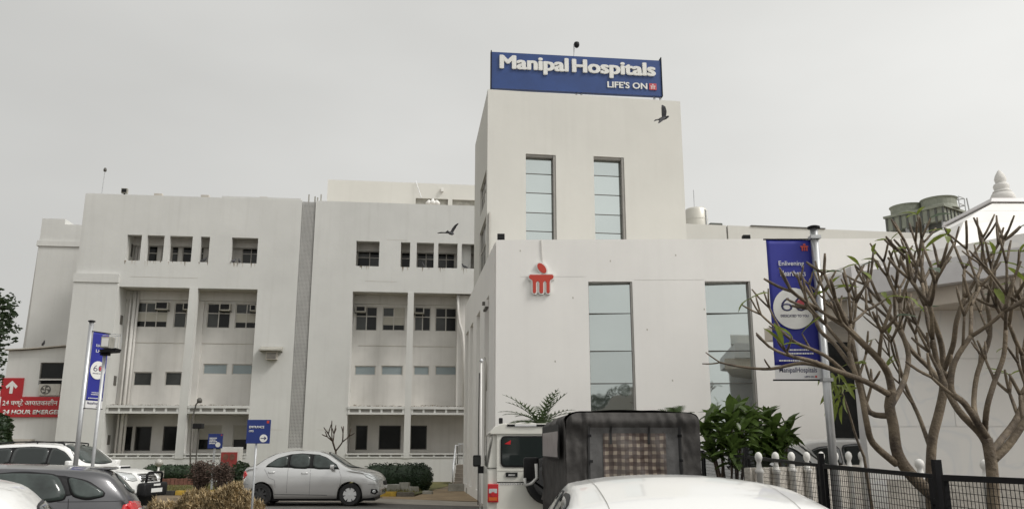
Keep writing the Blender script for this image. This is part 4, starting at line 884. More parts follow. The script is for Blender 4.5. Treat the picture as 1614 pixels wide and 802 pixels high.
# ------------------------------------------------------------------ black mesh fence, running away along the parking strip
FX = 3.6
def fence():
    t_ = thing('mesh_fence', 'black steel fence with wire mesh panels in front of the trees', 'fence', (FX, 9, 0))
    ys = [3.6, 5.0, 7.30, 10.02, 13.2, 16.2]; hz = [1.42, 1.42, 1.40, 1.435, 1.50, 1.55]
    for i, (y, h_) in enumerate(zip(ys, hz)):
        MB().box(FX-0.03, FX+0.03, y-0.032, y+0.032, 0, h_+0.12 if i in (2, 3, 4) else h_+0.02).build('post', 'black_metal', t_)
    for i in range(5):
        y0, y1 = ys[i]+0.10, ys[i+1]-0.10; h0, h1 = hz[i], hz[i+1]; pt = 0.022
        p = MB()
        p.hexa([(FX-pt,y0,h0-0.035), (FX+pt,y0,h0-0.035), (FX+pt,y1,h1-0.05), (FX-pt,y1,h1-0.05), (FX-pt,y0,h0), (FX+pt,y0,h0), (FX+pt,y1,h1), (FX-pt,y1,h1)])
        p.hexa([(FX-pt,y0,0.10), (FX+pt,y0,0.10), (FX+pt,y1,0.10), (FX-pt,y1,0.10), (FX-pt,y0,0.15), (FX+pt,y0,0.15), (FX+pt,y1,0.15), (FX-pt,y1,0.15)])
        p.box(FX-pt+0.001, FX+pt-0.001, y0, y0+0.034, 0.151, h0-0.036); p.box(FX-pt+0.001, FX+pt-0.001, y1-0.034, y1, 0.151, h1-0.036)
        o = p.build('panel', 'black_metal', t_)
        wv = MB(); wr = 0.0021; n_ = int((y1-y0)/0.055)
        for k_ in range(1, n_):
            y = y0+(y1-y0)*k_/n_; hh = h0+(h1-h0)*k_/n_; wv.box(FX-wr, FX+wr, y-wr, y+wr, 0.14, hh-0.03)
        m_ = int(h0/0.055)
        for k_ in range(4, m_):
            z = 0.055*k_; wv.box(FX+wr, FX+3*wr, y0, y1, z-wr, z+wr)
        wv.build('wire_mesh', 'black_metal', o, fix=False, kind='stuff')
        for z in (0.4, h0-0.25): MB().box(FX-0.02, FX+0.02, y0-0.06, y0-0.001, z, z+0.05).build('hinge', 'black_metal', o)
fence()

# ------------------------------------------------------------------ banners and signs
BF = Frame(atY(1209, 376, 9.8).x, 9.8, atY(1209, 376, 9.8).x+1, 9.8)
def cloth(F, a0, a1, z0, z1, amp, m, name, parent, n0=0.0):
    mb = MB(); nx, nzv = 12, 30; V = []
    for s_ in (0, 1):
        for j_ in range(nzv+1):
            for i in range(nx+1):
                u_, v_ = i/nx, j_/nzv
                d = amp*(math.sin(u_*9+v_*2.0)*0.5+math.sin(u_*4-v_*5)*0.5)*(0.4+0.6*math.sin(math.pi*v_))
                V.append(F.p(a0+(a1-a0)*u_, n0+d-0.004*s_, z0+(z1-z0)*v_))
    N = (nx+1)*(nzv+1); Fc = []
    for j_ in range(nzv):
        for i in range(nx):
            a = j_*(nx+1)+i; Fc.append((a, a+1, a+nx+2, a+nx+1)); Fc.append((a+N+nx+1, a+N+nx+2, a+N+1, a+N))
    edge = [i for i in range(nx+1)]+[(j_*(nx+1)+nx) for j_ in range(1, nzv+1)]+[nzv*(nx+1)+i for i in range(nx-1, -1, -1)]+[j_*(nx+1) for j_ in range(nzv-1, 0, -1)]
    for e_, f_ in zip(edge, edge[1:]+edge[:1]): Fc.append((f_, e_, e_+N, f_+N))
    mb.add(V, Fc); return mb.build(name, m, parent, smooth=True, fix=False)
def banner(F, a0, a1, z0, z1, root, n, text1, text2, big=True, amp=0.006):
    W_, H_ = a1-a0, z1-z0; zs = z0+H_*0.098
    cloth(F, a0, a1, zs, z1, amp, 'banner_blue', 'cloth', root, n)
    MB().fbox(F, a0, a1, n-0.004, n+0.004, z0, zs-0.001).build('footer_strip', 'pale_panel', root)
    MB().tube([F.p(a0-0.03, n, z1+0.01), F.p(a1+0.02, n, z1+0.01)], 0.010, 6).build('top_rod', 'black_metal', root)
    MB().tube([F.p(a0-0.03, n, z0-0.008), F.p(a1+0.02, n, z0-0.008)], 0.010, 6).build('bottom_rod', 'black_metal', root)
    o_ = n+amp+0.002
    cx_, cz_ = a0+W_*0.50, z0+H_*0.50
    MB().prism(ring(cx_, cz_, W_*0.45, W_*0.45, 36), lambda a_, b_, d: F.p(a_, d, b_), o_, o_+0.004).build('disc', 'white_letter', root)
    text_part('60', 'lettering', 'letter_blue', F, cx_-W_*0.28, cz_-W_*0.06, o_+0.0045, W_*0.56, W_*0.30, 0.002, root, -0.01)
    MB().prism(ring(cx_+W_*0.14, cz_+W_*0.09, W_*0.085, W_*0.10, 16), lambda a_, b_, d: F.p(a_, d, b_), o_+0.0065, o_+0.0085).build('disc_mark', 'logo_faded', root)
    text_part('DEDICATED TO YOU', 'lettering', 'letter_blue', F, cx_-W_*0.30, cz_-W_*0.19, o_+0.0045, W_*0.60, W_*0.055, 0.002, root, 0.01)
    text_part(text1, 'lettering', 'white_letter', F, a0+W_*0.24, z0+H_*0.80, o_, W_*0.55, H_*0.045, 0.003, root, 0.0)
    text_part(text2, 'lettering', 'white_letter', F, a0+W_*0.26, z0+H_*0.735, o_, W_*0.55, H_*0.040, 0.003, root, 0.0)
    mb = MB(); ex, ez, ek = a0+W_*0.83, z0+H_*0.945, W_*0.085
    mb.prism(ring(ex, ez+ek*0.75, ek*0.35, ek*0.28, 10), lambda a_, b_, d: F.p(a_, d, b_), o_, o_+0.004)
    for q in ((-1,0.05,1,0.40), (-0.75,-0.9,-0.4,0.05), (-0.17,-0.9,0.17,0.05), (0.4,-0.9,0.75,0.05)): mb.fbox(F, ex+q[0]*ek, ex+q[2]*ek, o_, o_+0.004, ez+q[1]*ek, ez+q[3]*ek)
    mb.build('emblem', 'logo_red', root)
    for zz_, w0, w1 in ((0.20, 0.28, 0.76), (0.175, 0.25, 0.80), (0.125, 0.10, 0.92)):
        mb = MB(); a = a0+W_*w0; rr = random.Random(int(zz_*1000))
        while a < a0+W_*w1:
            l_ = rr.uniform(0.008, 0.03); mb.fbox(F, a, a+l_, o_, o_+0.002, z0+H_*zz_, z0+H_*zz_+H_*0.010); a += l_+0.006
        mb.build('small_print', 'white_letter', root)
    text_part('ManipalHospitals', 'lettering', 'letter_blue', F, a0+W_*0.09, z0+H_*0.038, n+0.0045, W_*0.80, H_*0.046, 0.002, root, 0.005)
    text_part("LIFE'S ON", 'lettering', 'letter_blue', F, a0+W_*0.62, z0+H_*0.012, n+0.0045, W_*0.20, H_*0.013, 0.002, root, 0.01)
    MB().fbox(F, a0+W_*0.84, a0+W_*0.88, n+0.0045, n+0.0065, z0+H_*0.012, z0+H_*0.026).build('footer_mark', 'logo_red', root)
bx1 = BF.hit(1281, 378)[0]; bz0, bz1 = BF.hit(1250, 597)[1], BF.hit(1250, 377)[1]
pxp = atY(1290, 450, 9.8).x
bn = thing('banner_pole', 'steel pole with long blue hospital banner behind the black fence', 'banner', (pxp, 9.8, 0))
ptop = BF.hit(1285, 360)[1]
MB().tube([(pxp, 9.8, 0), (pxp, 9.8, ptop)], 0.047, 14).build('pole', 'steel', bn, smooth=True)
MB().lathe([(0.075, 0), (0.075, 0.02), (0.05, 0.03)], (pxp, 9.8, ptop), 14).build('cap', 'black_metal', bn)
banner(BF, 0.0, bx1, bz0, bz1, bn, -0.05, 'Enlivening', 'Heartbeats')
MB().box(pxp-0.06, pxp+0.06, 9.74, 9.86, bz0-0.03, bz0+0.01).build('bracket', 'galv', bn); MB().box(pxp-0.06, pxp+0.06, 9.74, 9.86, bz1, bz1+0.04).build('bracket', 'galv', bn)
# left banner on its pole
p1 = atY(134, 600, 17.0)
LBF = Frame(p1.x+0.06, 17.0, p1.x+0.06+math.cos(R(68)), 17.0+math.sin(R(68)))
lbp = thing('banner_pole', 'steel pole with smaller blue banner in front of the left pylon', 'banner', (p1.x, 17.0, 0))
lt = atY(142, 507, 17.0).z
MB().tube([(p1.x, 17.0, 0), (p1.x, 17.0, lt)], 0.046, 12).build('pole', 'steel', lbp, smooth=True)
MB().lathe([(0.07, 0), (0.07, 0.02), (0.045, 0.03)], (p1.x, 17.0, lt), 12).build('cap', 'black_metal', lbp)
la1 = min(0.66, LBF.hit(166, 590)[0]); print('banner w', la1); lz0, lz1 = LBF.hit(146, 643)[1], LBF.hit(156, 524)[1]
banner(LBF, 0.0, la1, lz0, lz1, lbp, 0.0, 'Enlivening', 'Lives', amp=0.004)
# caged floodlight on its own thin pole
p2 = atY(155, 650, 15.2); fl = thing('floodlight_pole', 'thin pole carrying a caged floodlight beside the smaller banner', 'floodlight', (p2.x, 15.2, 0))
zf = atY(157, 560, 15.2).z
MB().tube([(p2.x, 15.2, 0), (p2.x, 15.2, zf)], 0.03, 10).build('pole', 'galv', fl, smooth=True)
MB().box(p2.x-0.06, p2.x+0.08, 15.14, 15.26, zf, zf+0.04).build('mount', 'black_metal', fl)
MB().hexa([(p2.x-0.04,15.08,zf+0.04), (p2.x+0.26,15.04,zf+0.06), (p2.x+0.22,15.32,zf+0.06), (p2.x-0.04,15.32,zf+0.04), (p2.x-0.04,15.08,zf+0.10), (p2.x+0.27,15.04,zf+0.12), (p2.x+0.24,15.32,zf+0.12), (p2.x-0.04,15.32,zf+0.10)]).build('tray', 'black_metal', fl)
MB().box(p2.x-0.03, p2.x+0.13, 15.06, 15.28, zf+0.122, zf+0.33).build('lamp_box', 'stone', fl, bevel=0.012)
MB().box(p2.x-0.01, p2.x+0.11, 15.052, 15.059, zf+0.15, zf+0.30).build('lens', 'white_plastic', fl)
mb = MB()
for x, z in ((0.22, 0.38), (0.22, 0.12)):
    mb.tube([(p2.x-0.02,15.09,zf+z-0.03), (p2.x+x,15.09,zf+z), (p2.x+x,15.31,zf+z), (p2.x-0.02,15.31,zf+z-0.03)], 0.007, 5)
for y in (15.09, 15.2, 15.31): mb.tube([(p2.x+0.22, y, zf+0.12), (p2.x+0.22, y, zf+0.38)], 0.006, 5)
mb.tube([(p2.x+0.1, 15.09, zf+0.12), (p2.x+0.1, 15.09, zf+0.365)], 0.006, 5)
mb.build('cage', 'galv', fl)
# entrance direction sign in front of the dry shrub
ES = Frame(atY(388, 680, 14.2).x, 14.2, atY(388, 680, 14.2).x+1, 14.25)
r = ES.rect(389, 426, 661, 698.5)
es = thing('entrance_sign', 'blue entrance sign with round arrow on a thin post before the silver sedan', 'sign', ES.p((r[0]+r[1])/2, 0, 0))
MB().fbox(ES, r[0], r[1], -0.015, 0.015, r[2], r[3]).build('board', 'sign_blue', es, bevel=0.004)
MB().tube([ES.p(r[0]+0.16, -0.035, 0), ES.p(r[0]+0.16, -0.035, r[3]-0.03)], 0.019, 8).build('post', 'galv', es, smooth=True)
w_, h_ = r[1]-r[0], r[3]-r[2]
text_part('ENTRANCE', 'lettering', 'white_letter', ES, r[0]+w_*0.10, r[2]+h_*0.64, 0.016, w_*0.64, h_*0.10, 0.003, es, 0.02)
text_part('OPD', 'lettering', 'white_letter', ES, r[0]+w_*0.10, r[2]+h_*0.48, 0.016, w_*0.20, h_*0.08, 0.003, es, 0.02)
MB().fbox(ES, r[0]+w_*0.84, r[0]+w_*0.94, 0.0155, 0.018, r[2]+h_*0.85, r[2]+h_*0.96).build('emblem', 'logo_red', es)
cx_, cz_, k_ = r[0]+w_*0.74, r[2]+h_*0.22, w_*0.165
MB().prism(ring(cx_, cz_, k_, k_, 24), lambda a_, b_, d: ES.p(a_, d, b_), 0.0155, 0.018).build('disc', 'white_letter', es)
MB().prism([(cx_+x*k_, cz_+y*k_) for x, y in ((-0.75,-0.09), (0.3,-0.09), (0.12,-0.42), (0.3,-0.42), (0.78,0), (0.3,0.42), (0.12,0.42), (0.3,0.09), (-0.75,0.09))], lambda a_, b_, d: ES.p(a_, d, b_), 0.0182, 0.020).build('arrow', 'letter_blue', es)
# smaller sign nearer the wing
S2 = Frame(atY(328, 693, 33).x, 33.0, atY(328, 693, 33).x+1, 33.05)
r = S2.rect(328, 351, 683, 706); w_, h_ = r[1]-r[0], r[3]-r[2]
s2 = thing('direction_sign', 'small blue direction sign on the lawn close to the wing', 'sign', S2.p((r[0]+r[1])/2, 0, 0))
MB().fbox(S2, r[0], r[1], -0.02, 0.02, r[2], r[3]).build('board', 'sign_blue', s2)
MB().fbox(S2, (r[0]+r[1])/2-0.06, (r[0]+r[1])/2+0.02, -0.06, -0.021, 0, r[3]-0.1).build('post', 'galv', s2)
for i, wl in enumerate((0.5, 0.42, 0.45, 0.36)):
    mb = MB(); a = r[0]+w_*0.1; rr = random.Random(i)
    while a < r[0]+w_*(0.1+wl): l_ = rr.uniform(.02, .05); mb.fbox(S2, a, a+l_, 0.021, 0.024, r[2]+h_*(0.66-0.12*i), r[2]+h_*(0.735-0.12*i)); a += l_+.012
    mb.build('small_print', 'white_letter', s2)
MB().prism(ring(r[0]+w_*0.70, r[2]+h_*0.25, w_*0.17, w_*0.17, 20), lambda a_, b_, d: S2.p(a_, d, b_), 0.021, 0.026).build('disc', 'white_letter', s2)
MB().fbox(S2, r[0]+w_*0.86, r[0]+w_*0.95, 0.021, 0.026, r[2]+h_*0.86, r[2]+h_*0.95).build('emblem', 'logo_red', s2)
# camera on a bent arm in the left bay, small box lamp on a thin pole
q = FAC.p(FAC.hit(306, 700)[0], -0.6, 0)
sl = thing('gooseneck_lamp', 'dark lamp on a bent pipe rising beside the left bay column', 'lamp', FAC.p(FAC.hit(301, 700, 0.3)[0], 0.3, 0))
mb = MB(); mb.tube([FAC.p(FAC.hit(x, y, 0.3)[0], 0.3, FAC.hit(x, y, 0.3)[1]) for x, y in ((300,752), (300,705), (303,660), (309,637), (315,630))], 0.035, 6); mb.build('pipe', 'frame_dark', sl, smooth=True)
e = FAC.p(FAC.hit(315, 630, 0.3)[0], 0.35, FAC.hit(315, 630, 0.3)[1]); MB().lathe([(0.03,-0.15), (0.12,-0.12), (0.13,0.02), (0.06,0.10)], e, 10).build('lamp_head', 'frame_dark', sl, smooth=True)
p3 = atY(311, 700, 34.0); bl = thing('box_lamp', 'dark box lamp on a thin dark pole in front of the left bay', 'lamp', (p3.x, 34.0, 0)); zb4 = atY(311, 675, 34).z
MB().tube([(p3.x, 34, 0), (p3.x, 34, zb4)], 0.025, 6).build('pole', 'frame_dark', bl)
MB().box(p3.x-0.20, p3.x+0.17, 33.85, 34.15, zb4, zb4+0.2).build('lamp_box', 'black_plastic', bl, bevel=0.02)
# fire hose cabinet
r0 = atY(346, 757, 36.0); FC = Frame(r0.x, 36.0, r0.x+1, 36.05); r = FC.rect(347, 378, 704, 748)
fcab = thing('hose_cabinet', 'white cabinet with a red front panel near the wing plinth', 'cabinet', FC.p((r[0]+r[1])/2, -0.2, 0))
MB().fbox(FC, r[0], r[1], -0.4, 0, 0.0, r[3]).build('casing', 'white_plastic', fcab, bevel=0.01)
r = FC.rect(348.5, 374, 712, 727); MB().fbox(FC, r[0], r[1], 0.001, 0.03, r[2]-0.25, r[3]).build('door', 'fire_red', fcab)
for i in (0.3, 0.7): MB().prism(ring(r[0]+(r[1]-r[0])*i, (r[2]+r[3])/2, 0.11, 0.13, 14), lambda a_, b_, d: FC.p(a_, d, b_), 0.031, 0.045).build('hose_reel', 'brick_edge', fcab)
# globe garden lamp
p4 = atZ(246, 768, 0.0); p4 = Vector((p4.x, p4.y, 0.0)); gl = thing('globe_lamp', 'short garden lamp with a dull globe beside the white off roader', 'lamp', p4)
zg = atY(248, 729, p4.y).z
MB().tube([p4, (p4.x+0.03, p4.y, zg-0.14)], 0.045, 8).build('post', 'white_plastic', gl, smooth=True)
MB().lathe([(0.05,-0.15), (0.07,-0.13), (0.14,-0.08), (0.17,0.0), (0.14,0.09), (0.08,0.14), (0.01,0.165)], (p4.x+0.03, p4.y, zg), 14).build('globe', 'globe', gl, smooth=True)
MB().box(p4.x-0.03, p4.x+0.25, p4.y-0.06, p4.y+0.08, 0.42, 0.68).build('junction_box', 'stone', gl, bevel=0.01)

# ------------------------------------------------------------------ kerb, lawn edge, steps
kb = thing('kerb', 'kerb of yellow and black painted stones along the lawn', 'kerb', (-12, 29.8, 0))
K0, K1 = Vector((-19.0, 31.2, 0)), Vector((-3.3, 29.3, 0)); n_ = 26; d_ = (K1-K0)/n_; nn = Vector((d_.y, -d_.x, 0)).normalized()
for i in range(n_):
    a_, b_ = K0+d_*i+d_*0.02, K0+d_*(i+1)-d_*0.02; w_ = 0.09; hh = 0.16+0.01*math.sin(i*5)
    m_ = 'kerb_yellow' if i % 2 == 0 else ('kerb_black' if i < 14 else 'kerb_grey')
    MB().hexa([a_+nn*w_, b_+nn*w_, b_-nn*w_, a_-nn*w_, a_+nn*w_*0.8+Vector((0,0,hh)), b_+nn*w_*0.8+Vector((0,0,hh)), b_-nn*w_+Vector((0,0,hh)), a_-nn*w_+Vector((0,0,hh))]).build('kerb_stone', m_, kb, bevel=0.012)
struct(MB().add([(-24,31.9,0.07), (K0.x,K0.y+0.1,0.07), (-3.3,29.4,0.07), (-3.0,34.5,0.016), (-2.6,39.0,0.016), (-3.0,41.7,0.016), (-21,39.5,0.07)], [(0,1,2,3,4,5,6)]), 'lawn', 'lawn')
g = MB(); rr = random.Random(7)
for i in range(9000):
    x = rr.uniform(-20, -3.4); t_ = (x-K0.x)/(K1.x-K0.x); yk = K0.y+(K1.y-K0.y)*t_; y = yk+0.12+rr.random()**1.5*5.5
    hgt = rr.uniform(0.04, 0.11); a_ = rr.uniform(0, 6.28); wv = Vector((math.cos(a_), math.sin(a_), 0))*0.012; p = Vector((x, y, 0.068)); tip = p+Vector((rr.uniform(-.05,.05), rr.uniform(-.05,.05), hgt))
    g.add([p-wv, p+wv, tip], [(0,1,2)])
o = g.build('lawn_grass', 'grass_blade', fix=False, kind='stuff'); tag(o, 'thin yellowish grass on the lawn along the wing', 'grass')
be = thing('brick_edging', 'low red brown brick edging under the clipped hedge near the globe lamp', 'edging', (-13.4, 37.6, 0))
q0, q1 = atY(236, 752, 37.4).x, atY(318, 752, 37.4).x
for i in range(12):
    x0 = q0+(q1-q0)*i/12; MB().box(x0+0.008, q0+(q1-q0)*(i+1)/12-0.008, 37.3, 37.55, 0, 0.30+0.01*(i % 3)).build('brick', 'brick_edge', be, bevel=0.01)
# entrance steps with railing
s0, s1 = atY(716, 760, 38.6).x, atY(762, 760, 38.6).x
st = thing('entrance_steps', 'short flight of stone steps with steel railing at the wing entrance', 'steps', ((s0+s1)/2, 38.6, 0))
for i in range(5): MB().box(s0+0.05, s1, 37.6+0.32*i, 40.9, 0.17*i+(0.002 if i else 0.0), 0.17*(i+1)).build('step', 'step_stone', st)
def rail(x):
    mb = MB(); mb.tube([(x, 37.55, 0), (x, 37.55, 0.75), (x, 39.0, 1.72), (x, 40.8, 1.72), (x, 40.8, 0.85)], 0.032, 7); mb.tube([(x, 39.0, 0.85), (x, 39.0, 1.72)], 0.03, 6); mb.tube([(x, 37.55, 0.4), (x, 39.0, 1.30), (x, 40.8, 1.30)], 0.02, 6)
    mb.build('railing', 'galv', st, smooth=True)
rail(s0); rail(s1-0.15)
mb = MB()
for i in range(8): mb.tube([(s0+0.1+(s1-s0-0.2)*i/7, 40.85, 0.86), (s0+0.1+(s1-s0-0.2)*i/7, 40.85, 1.78)], 0.015, 5)
mb.tube([(s0, 40.85, 1.78), (s1, 40.85, 1.78)], 0.03, 6); mb.build('landing_railing', 'galv', st)
# loose stone slabs and blocks by the sandy patch
stones = [(727, 765, 33.0, 1.0, 0.25, 0.30, 'long pale stone slab lying by the entrance steps', 0.15), (745, 770, 31.5, 0.45, 0.3, 0.22, 'broken stone block below the long pale slab', 0.3), (652, 765, 31.6, 0.32, 0.3, 0.25, 'white block at the foot of the round hedge end', 0.4),
          (674, 768, 30.9, 0.36, 0.25, 0.13, 'flat grey block right of the round hedge end', -0.2), (620, 752, 32.5, 0.5, 0.2, 0.30, 'pale stone lying in the hedge shade behind the sedan nose', 0.2), (638, 752, 32.6, 0.40, 0.2, 0.36, 'second pale stone in the hedge shade nearer the round hedge end', -0.3)]
for px_, py_, yy, lx, ly, hz_, lab, ro in stones:
    x = atY(px_, py_, yy).x; c_, s_ = math.cos(ro), math.sin(ro); rr = random.Random(px_)
    pts = [(x+a_*c_-b_*s_, yy+a_*s_+b_*c_) for a_, b_ in ((-lx/2*rr.uniform(.85,1),-ly/2), (lx/2,-ly/2*rr.uniform(.8,1.1)), (lx/2*rr.uniform(.85,1),ly/2), (-lx/2,ly/2))]
    tag(MB().hexa([(a_, b_, 0) for a_, b_ in pts]+[(a_*0.97+x*0.03, b_, hz_*rr.uniform(.85, 1.0)) for a_, b_ in pts]).build('stone_block', 'stone', bevel=0.02), lab, 'stone')
# ------------------------------------------------------------------ plants
def leaf_mesh(name, m, wd=0.2, droop=0.18, seg=4):
    V, Fc = [], []
    for i in range(seg+1):
        t_ = i/seg; wv = wd*0.5*math.sin(math.pi*min(1, t_*0.92+0.08))**0.8 if i < seg else 0.0
        z = -droop*t_*t_
        V += [(t_, -wv, z+wv*0.35), (t_, 0, z), (t_, wv, z+wv*0.35)]
    for i in range(seg):
        a = i*3; Fc += [(a, a+3, a+4, a+1), (a+1, a+4, a+5, a+2)]
    me = bpy.data.meshes.new(name); me.from_pydata(V, [], Fc); me.materials.append(M[m]); me.polygons.foreach_set('use_smooth', [True]*len(Fc)); return me
LEAF_SHRUB = [leaf_mesh('leaf', 'leaf_shrub', 0.38, d) for d in (0.1, 0.25, 0.4)]
LEAF_BRIGHT = [leaf_mesh('leaf', 'leaf_bright', 0.24, d) for d in (0.2, 0.45)]
LEAF_GREY = leaf_mesh('leaf', 'leaf_grey', 0.42, 0.25)
def put_leaf(me, root, p, d, size, roll=0.0):
    o = bpy.data.objects.new('leaf', me); C.objects.link(o); o.parent = root
    q = Vector(d).to_track_quat('X', 'Z'); m4 = q.to_matrix().to_4x4() @ Matrix.Rotation(roll, 4, 'X')
    o.matrix_local = Matrix.Translation(Vector(p)-wloc(root)) @ m4 @ Matrix.Diagonal((size, size, size, 1)); return o
def perp(d):
    a = Vector((0, 0, 1)) if abs(d.z) < 0.9 else Vector((1, 0, 0)); x = d.cross(a).normalized(); return x, d.cross(x).normalized()
def spline(pts, n=4):
    out = []; P = [pts[0]]+list(pts)+[pts[-1]]
    for i in range(1, len(P)-2):
        for k in range(n):
            t_ = k/n; a, b, c, d = P[i-1], P[i], P[i+1], P[i+2]
            out.append(0.5*((2*b)+(c-a)*t_+(2*a-5*b+4*c-d)*t_*t_+(3*b-a-3*c+d)*t_**3))
    out.append(pts[-1]); return out
def grow(mb, tips, p, d, ln, rad, lev, rr, up=0.30):
    n_ = 4; pts = [p]; dd = d.copy(); x, y = perp(dd); bend = (x*rr.uniform(-1, 1)+y*rr.uniform(-1, 1))*0.10
    for i in range(n_):
        dd = (dd+Vector((0, 0, up/n_))+bend/n_+Vector((rr.uniform(-.06,.06), rr.uniform(-.06,.06), 0))).normalized(); pts.append(pts[-1]+dd*ln/n_)
    rads = [rad*(1-0.20*i/n_) for i in range(n_+1)]
    if lev == 0: rads[-1] = rads[-2]*0.75; rads[-2] *= 1.06
    mb.tube(pts, rads, 7)
    if lev == 0: tips.append((pts[-1], dd.copy())); return
    k = 2 if rr.random() < 0.55 else 3; ph = rr.uniform(0, 6.28); x, y = perp(dd)
    for i in range(k):
        a = ph+2*math.pi*i/k+rr.uniform(-.4, .4); sp = R(rr.uniform(20, 40))
        nd = (dd*math.cos(sp)+(x*math.cos(a)+y*math.sin(a))*math.sin(sp)).normalized()
        if nd.z < -0.1: nd.z = 0.05; nd.normalize()
        grow(mb, tips, pts[-1]-dd*rad*0.3, nd, ln*rr.uniform(0.68, 0.98), rad*rr.uniform(0.78, 0.90), max(0, lev-1-(1 if rr.random() < 0.12 else 0)), rr, up)
def px_limb(pts):      # (px, py, Y, radius in photo pixels) -> points, radii
    P = [atY(a, b, y) for a, b, y, r_ in pts]; Rd = [r_*0.72*y/FPX for a, b, y, r_ in pts]
    S = spline(P, 4); Rs = []
    for i in range(len(Rd)-1):
        for k in range(4): Rs.append(Rd[i]+(Rd[i+1]-Rd[i])*k/4)
    Rs.append(Rd[-1]); return S, Rs
def plumeria(name, label, base, trunk, limbs, seed, leaves=14, lv=3):
    rr = random.Random(seed); t_ = thing(name, label, 'tree', base)
    S, Rs = px_limb(trunk); S = [Vector(base)]+S; Rs = [Rs[0]*1.25]+Rs
    MB().tube(S, Rs, 12).build('trunk', 'bark', t_, smooth=True)
    tips = []
    for spec, level, length in limbs:
        mb = MB(); S, Rs = px_limb(spec); mb.tube(S, Rs, 9); d = (S[-1]-S[-2]).normalized()
        for i in range(len(S)//2, len(S)-1, 4):      # side shoots along the limb
            if rr.random() < 0.6:
                x, y = perp((S[i+1]-S[i]).normalized()); a = rr.uniform(0, 6.28)
                nd = ((S[i+1]-S[i]).normalized()*0.7+(x*math.cos(a)+y*math.sin(a))*0.6+Vector((0, 0, 0.35))).normalized()
                grow(mb, tips, S[i], nd, length*rr.uniform(.7, 1.0), Rs[i]*0.62, max(0, level-1), rr)
        x, y = perp(d); ph = rr.uniform(0, 6.28)
        for i in range(2):
            a = ph+i*3.1; sp = R(rr.uniform(18, 38)); nd = (d*math.cos(sp)+(x*math.cos(a)+y*math.sin(a))*math.sin(sp)).normalized()
            grow(mb, tips, S[-1], nd, length*1.15, Rs[-1]*0.86, level, rr)
        mb.build('limb', 'bark', t_, smooth=True, fix=False)
    rr.shuffle(tips)
    for p, d in tips[:leaves]:
        for i in range(rr.choice((1, 2, 3))):
            x, y = perp(d); a = rr.uniform(0, 6.28); nd = (d*0.5+(x*math.cos(a)+y*math.sin(a))).normalized()
            put_leaf(rr.choice(LEAF_BRIGHT), t_, p, nd, rr.uniform(0.18, 0.30), rr.uniform(-.5, .5))
    for p, d in tips[leaves:leaves+3]: put_leaf(LEAF_GREY, t_, p, (d+Vector((0.4, -0.4, -0.6))).normalized(), 0.22)
    return tips
D1, D2, D3 = 9.2, 9.8, 8.4
plumeria('frangipani_tree', 'bare frangipani with low branches spreading left across the blue banner', (atY(1500, 800, D1).x, D1, 0),
    [(1482,790,D1,14), (1440,752,D1,13), (1415,715,D1,12), (1408,670,D1,11), (1402,640,D1,11), (1406,616,D1,10)],
    [([(1407,622,D1,9), (1400,590,D1,8), (1385,566,D1-.1,7.5), (1357,538,D1-.2,7), (1335,515,D1-.2,6)], 2, 0.34),
     ([(1412,730,D1,8), (1376,698,D1-.2,7), (1366,665,D1-.3,6.5), (1358,622,D1-.3,6), (1347,585,D1-.3,5.5), (1338,555,D1-.2,5)], 2, 0.34),
     ([(1404,655,D1,7), (1372,650,D1+.2,6), (1360,618,D1+.3,5.5), (1350,570,D1+.4,5)], 2, 0.34),
     ([(1402,622,D1,7), (1362,600,D1-.3,6), (1313,582,D1-.6,5.2), (1280,569,D1-.7,4.8), (1250,562,D1-.8,4.2)], 1, 0.22),
     ([(1313,582,D1-.6,4.6), (1265,572,D1-.5,4), (1215,581,D1-.5,3.4), (1170,578,D1-.5,2.8), (1135,571,D1-.5,2.0)], 0, 0.16),
     ([(1335,590,D1-.4,4.6), (1300,560,D1-.5,4), (1255,540,D1-.6,3.6), (1232,522,D1-.6,3.2)], 1, 0.24),
     ([(1404,640,D1,7), (1425,600,D1+.4,6), (1432,560,D1+.6,5.5), (1420,520,D1+.7,5)], 2, 0.34),
     ([(1347,585,D1-.3,5), (1318,545,D1,4.6), (1292,520,D1+.1,4.2), (1282,492,D1+.2,3.8)], 2, 0.22)], 11, 16)
plumeria('frangipani_tree', 'bare frangipani with a slim upright trunk between its two neighbours', (atY(1466, 800, D2).x, D2, 0),
    [(1466,770,D2,10), (1467,730,D2,10), (1470,690,D2,10), (1480,650,D2,9.5), (1487,615,D2,9), (1487,585,D2,8)],
    [([(1487,590,D2,7), (1484,545,D2,6.2), (1470,500,D2-.1,5.6), (1462,470,D2-.1,5)], 2, 0.36),
     ([(1486,605,D2,6), (1465,580,D2+.3,5.5), (1435,550,D2+.4,5), (1412,510,D2+.5,4.6)], 2, 0.36),
     ([(1487,585,D2,6), (1502,545,D2-.2,5.6), (1508,505,D2-.3,5.2), (1520,470,D2-.3,4.8)], 2, 0.36),
     ([(1466,705,D2,5), (1450,660,D2+.2,4.4), (1432,620,D2+.3,4), (1418,580,D2+.3,3.6)], 2, 0.34)], 23, 12)
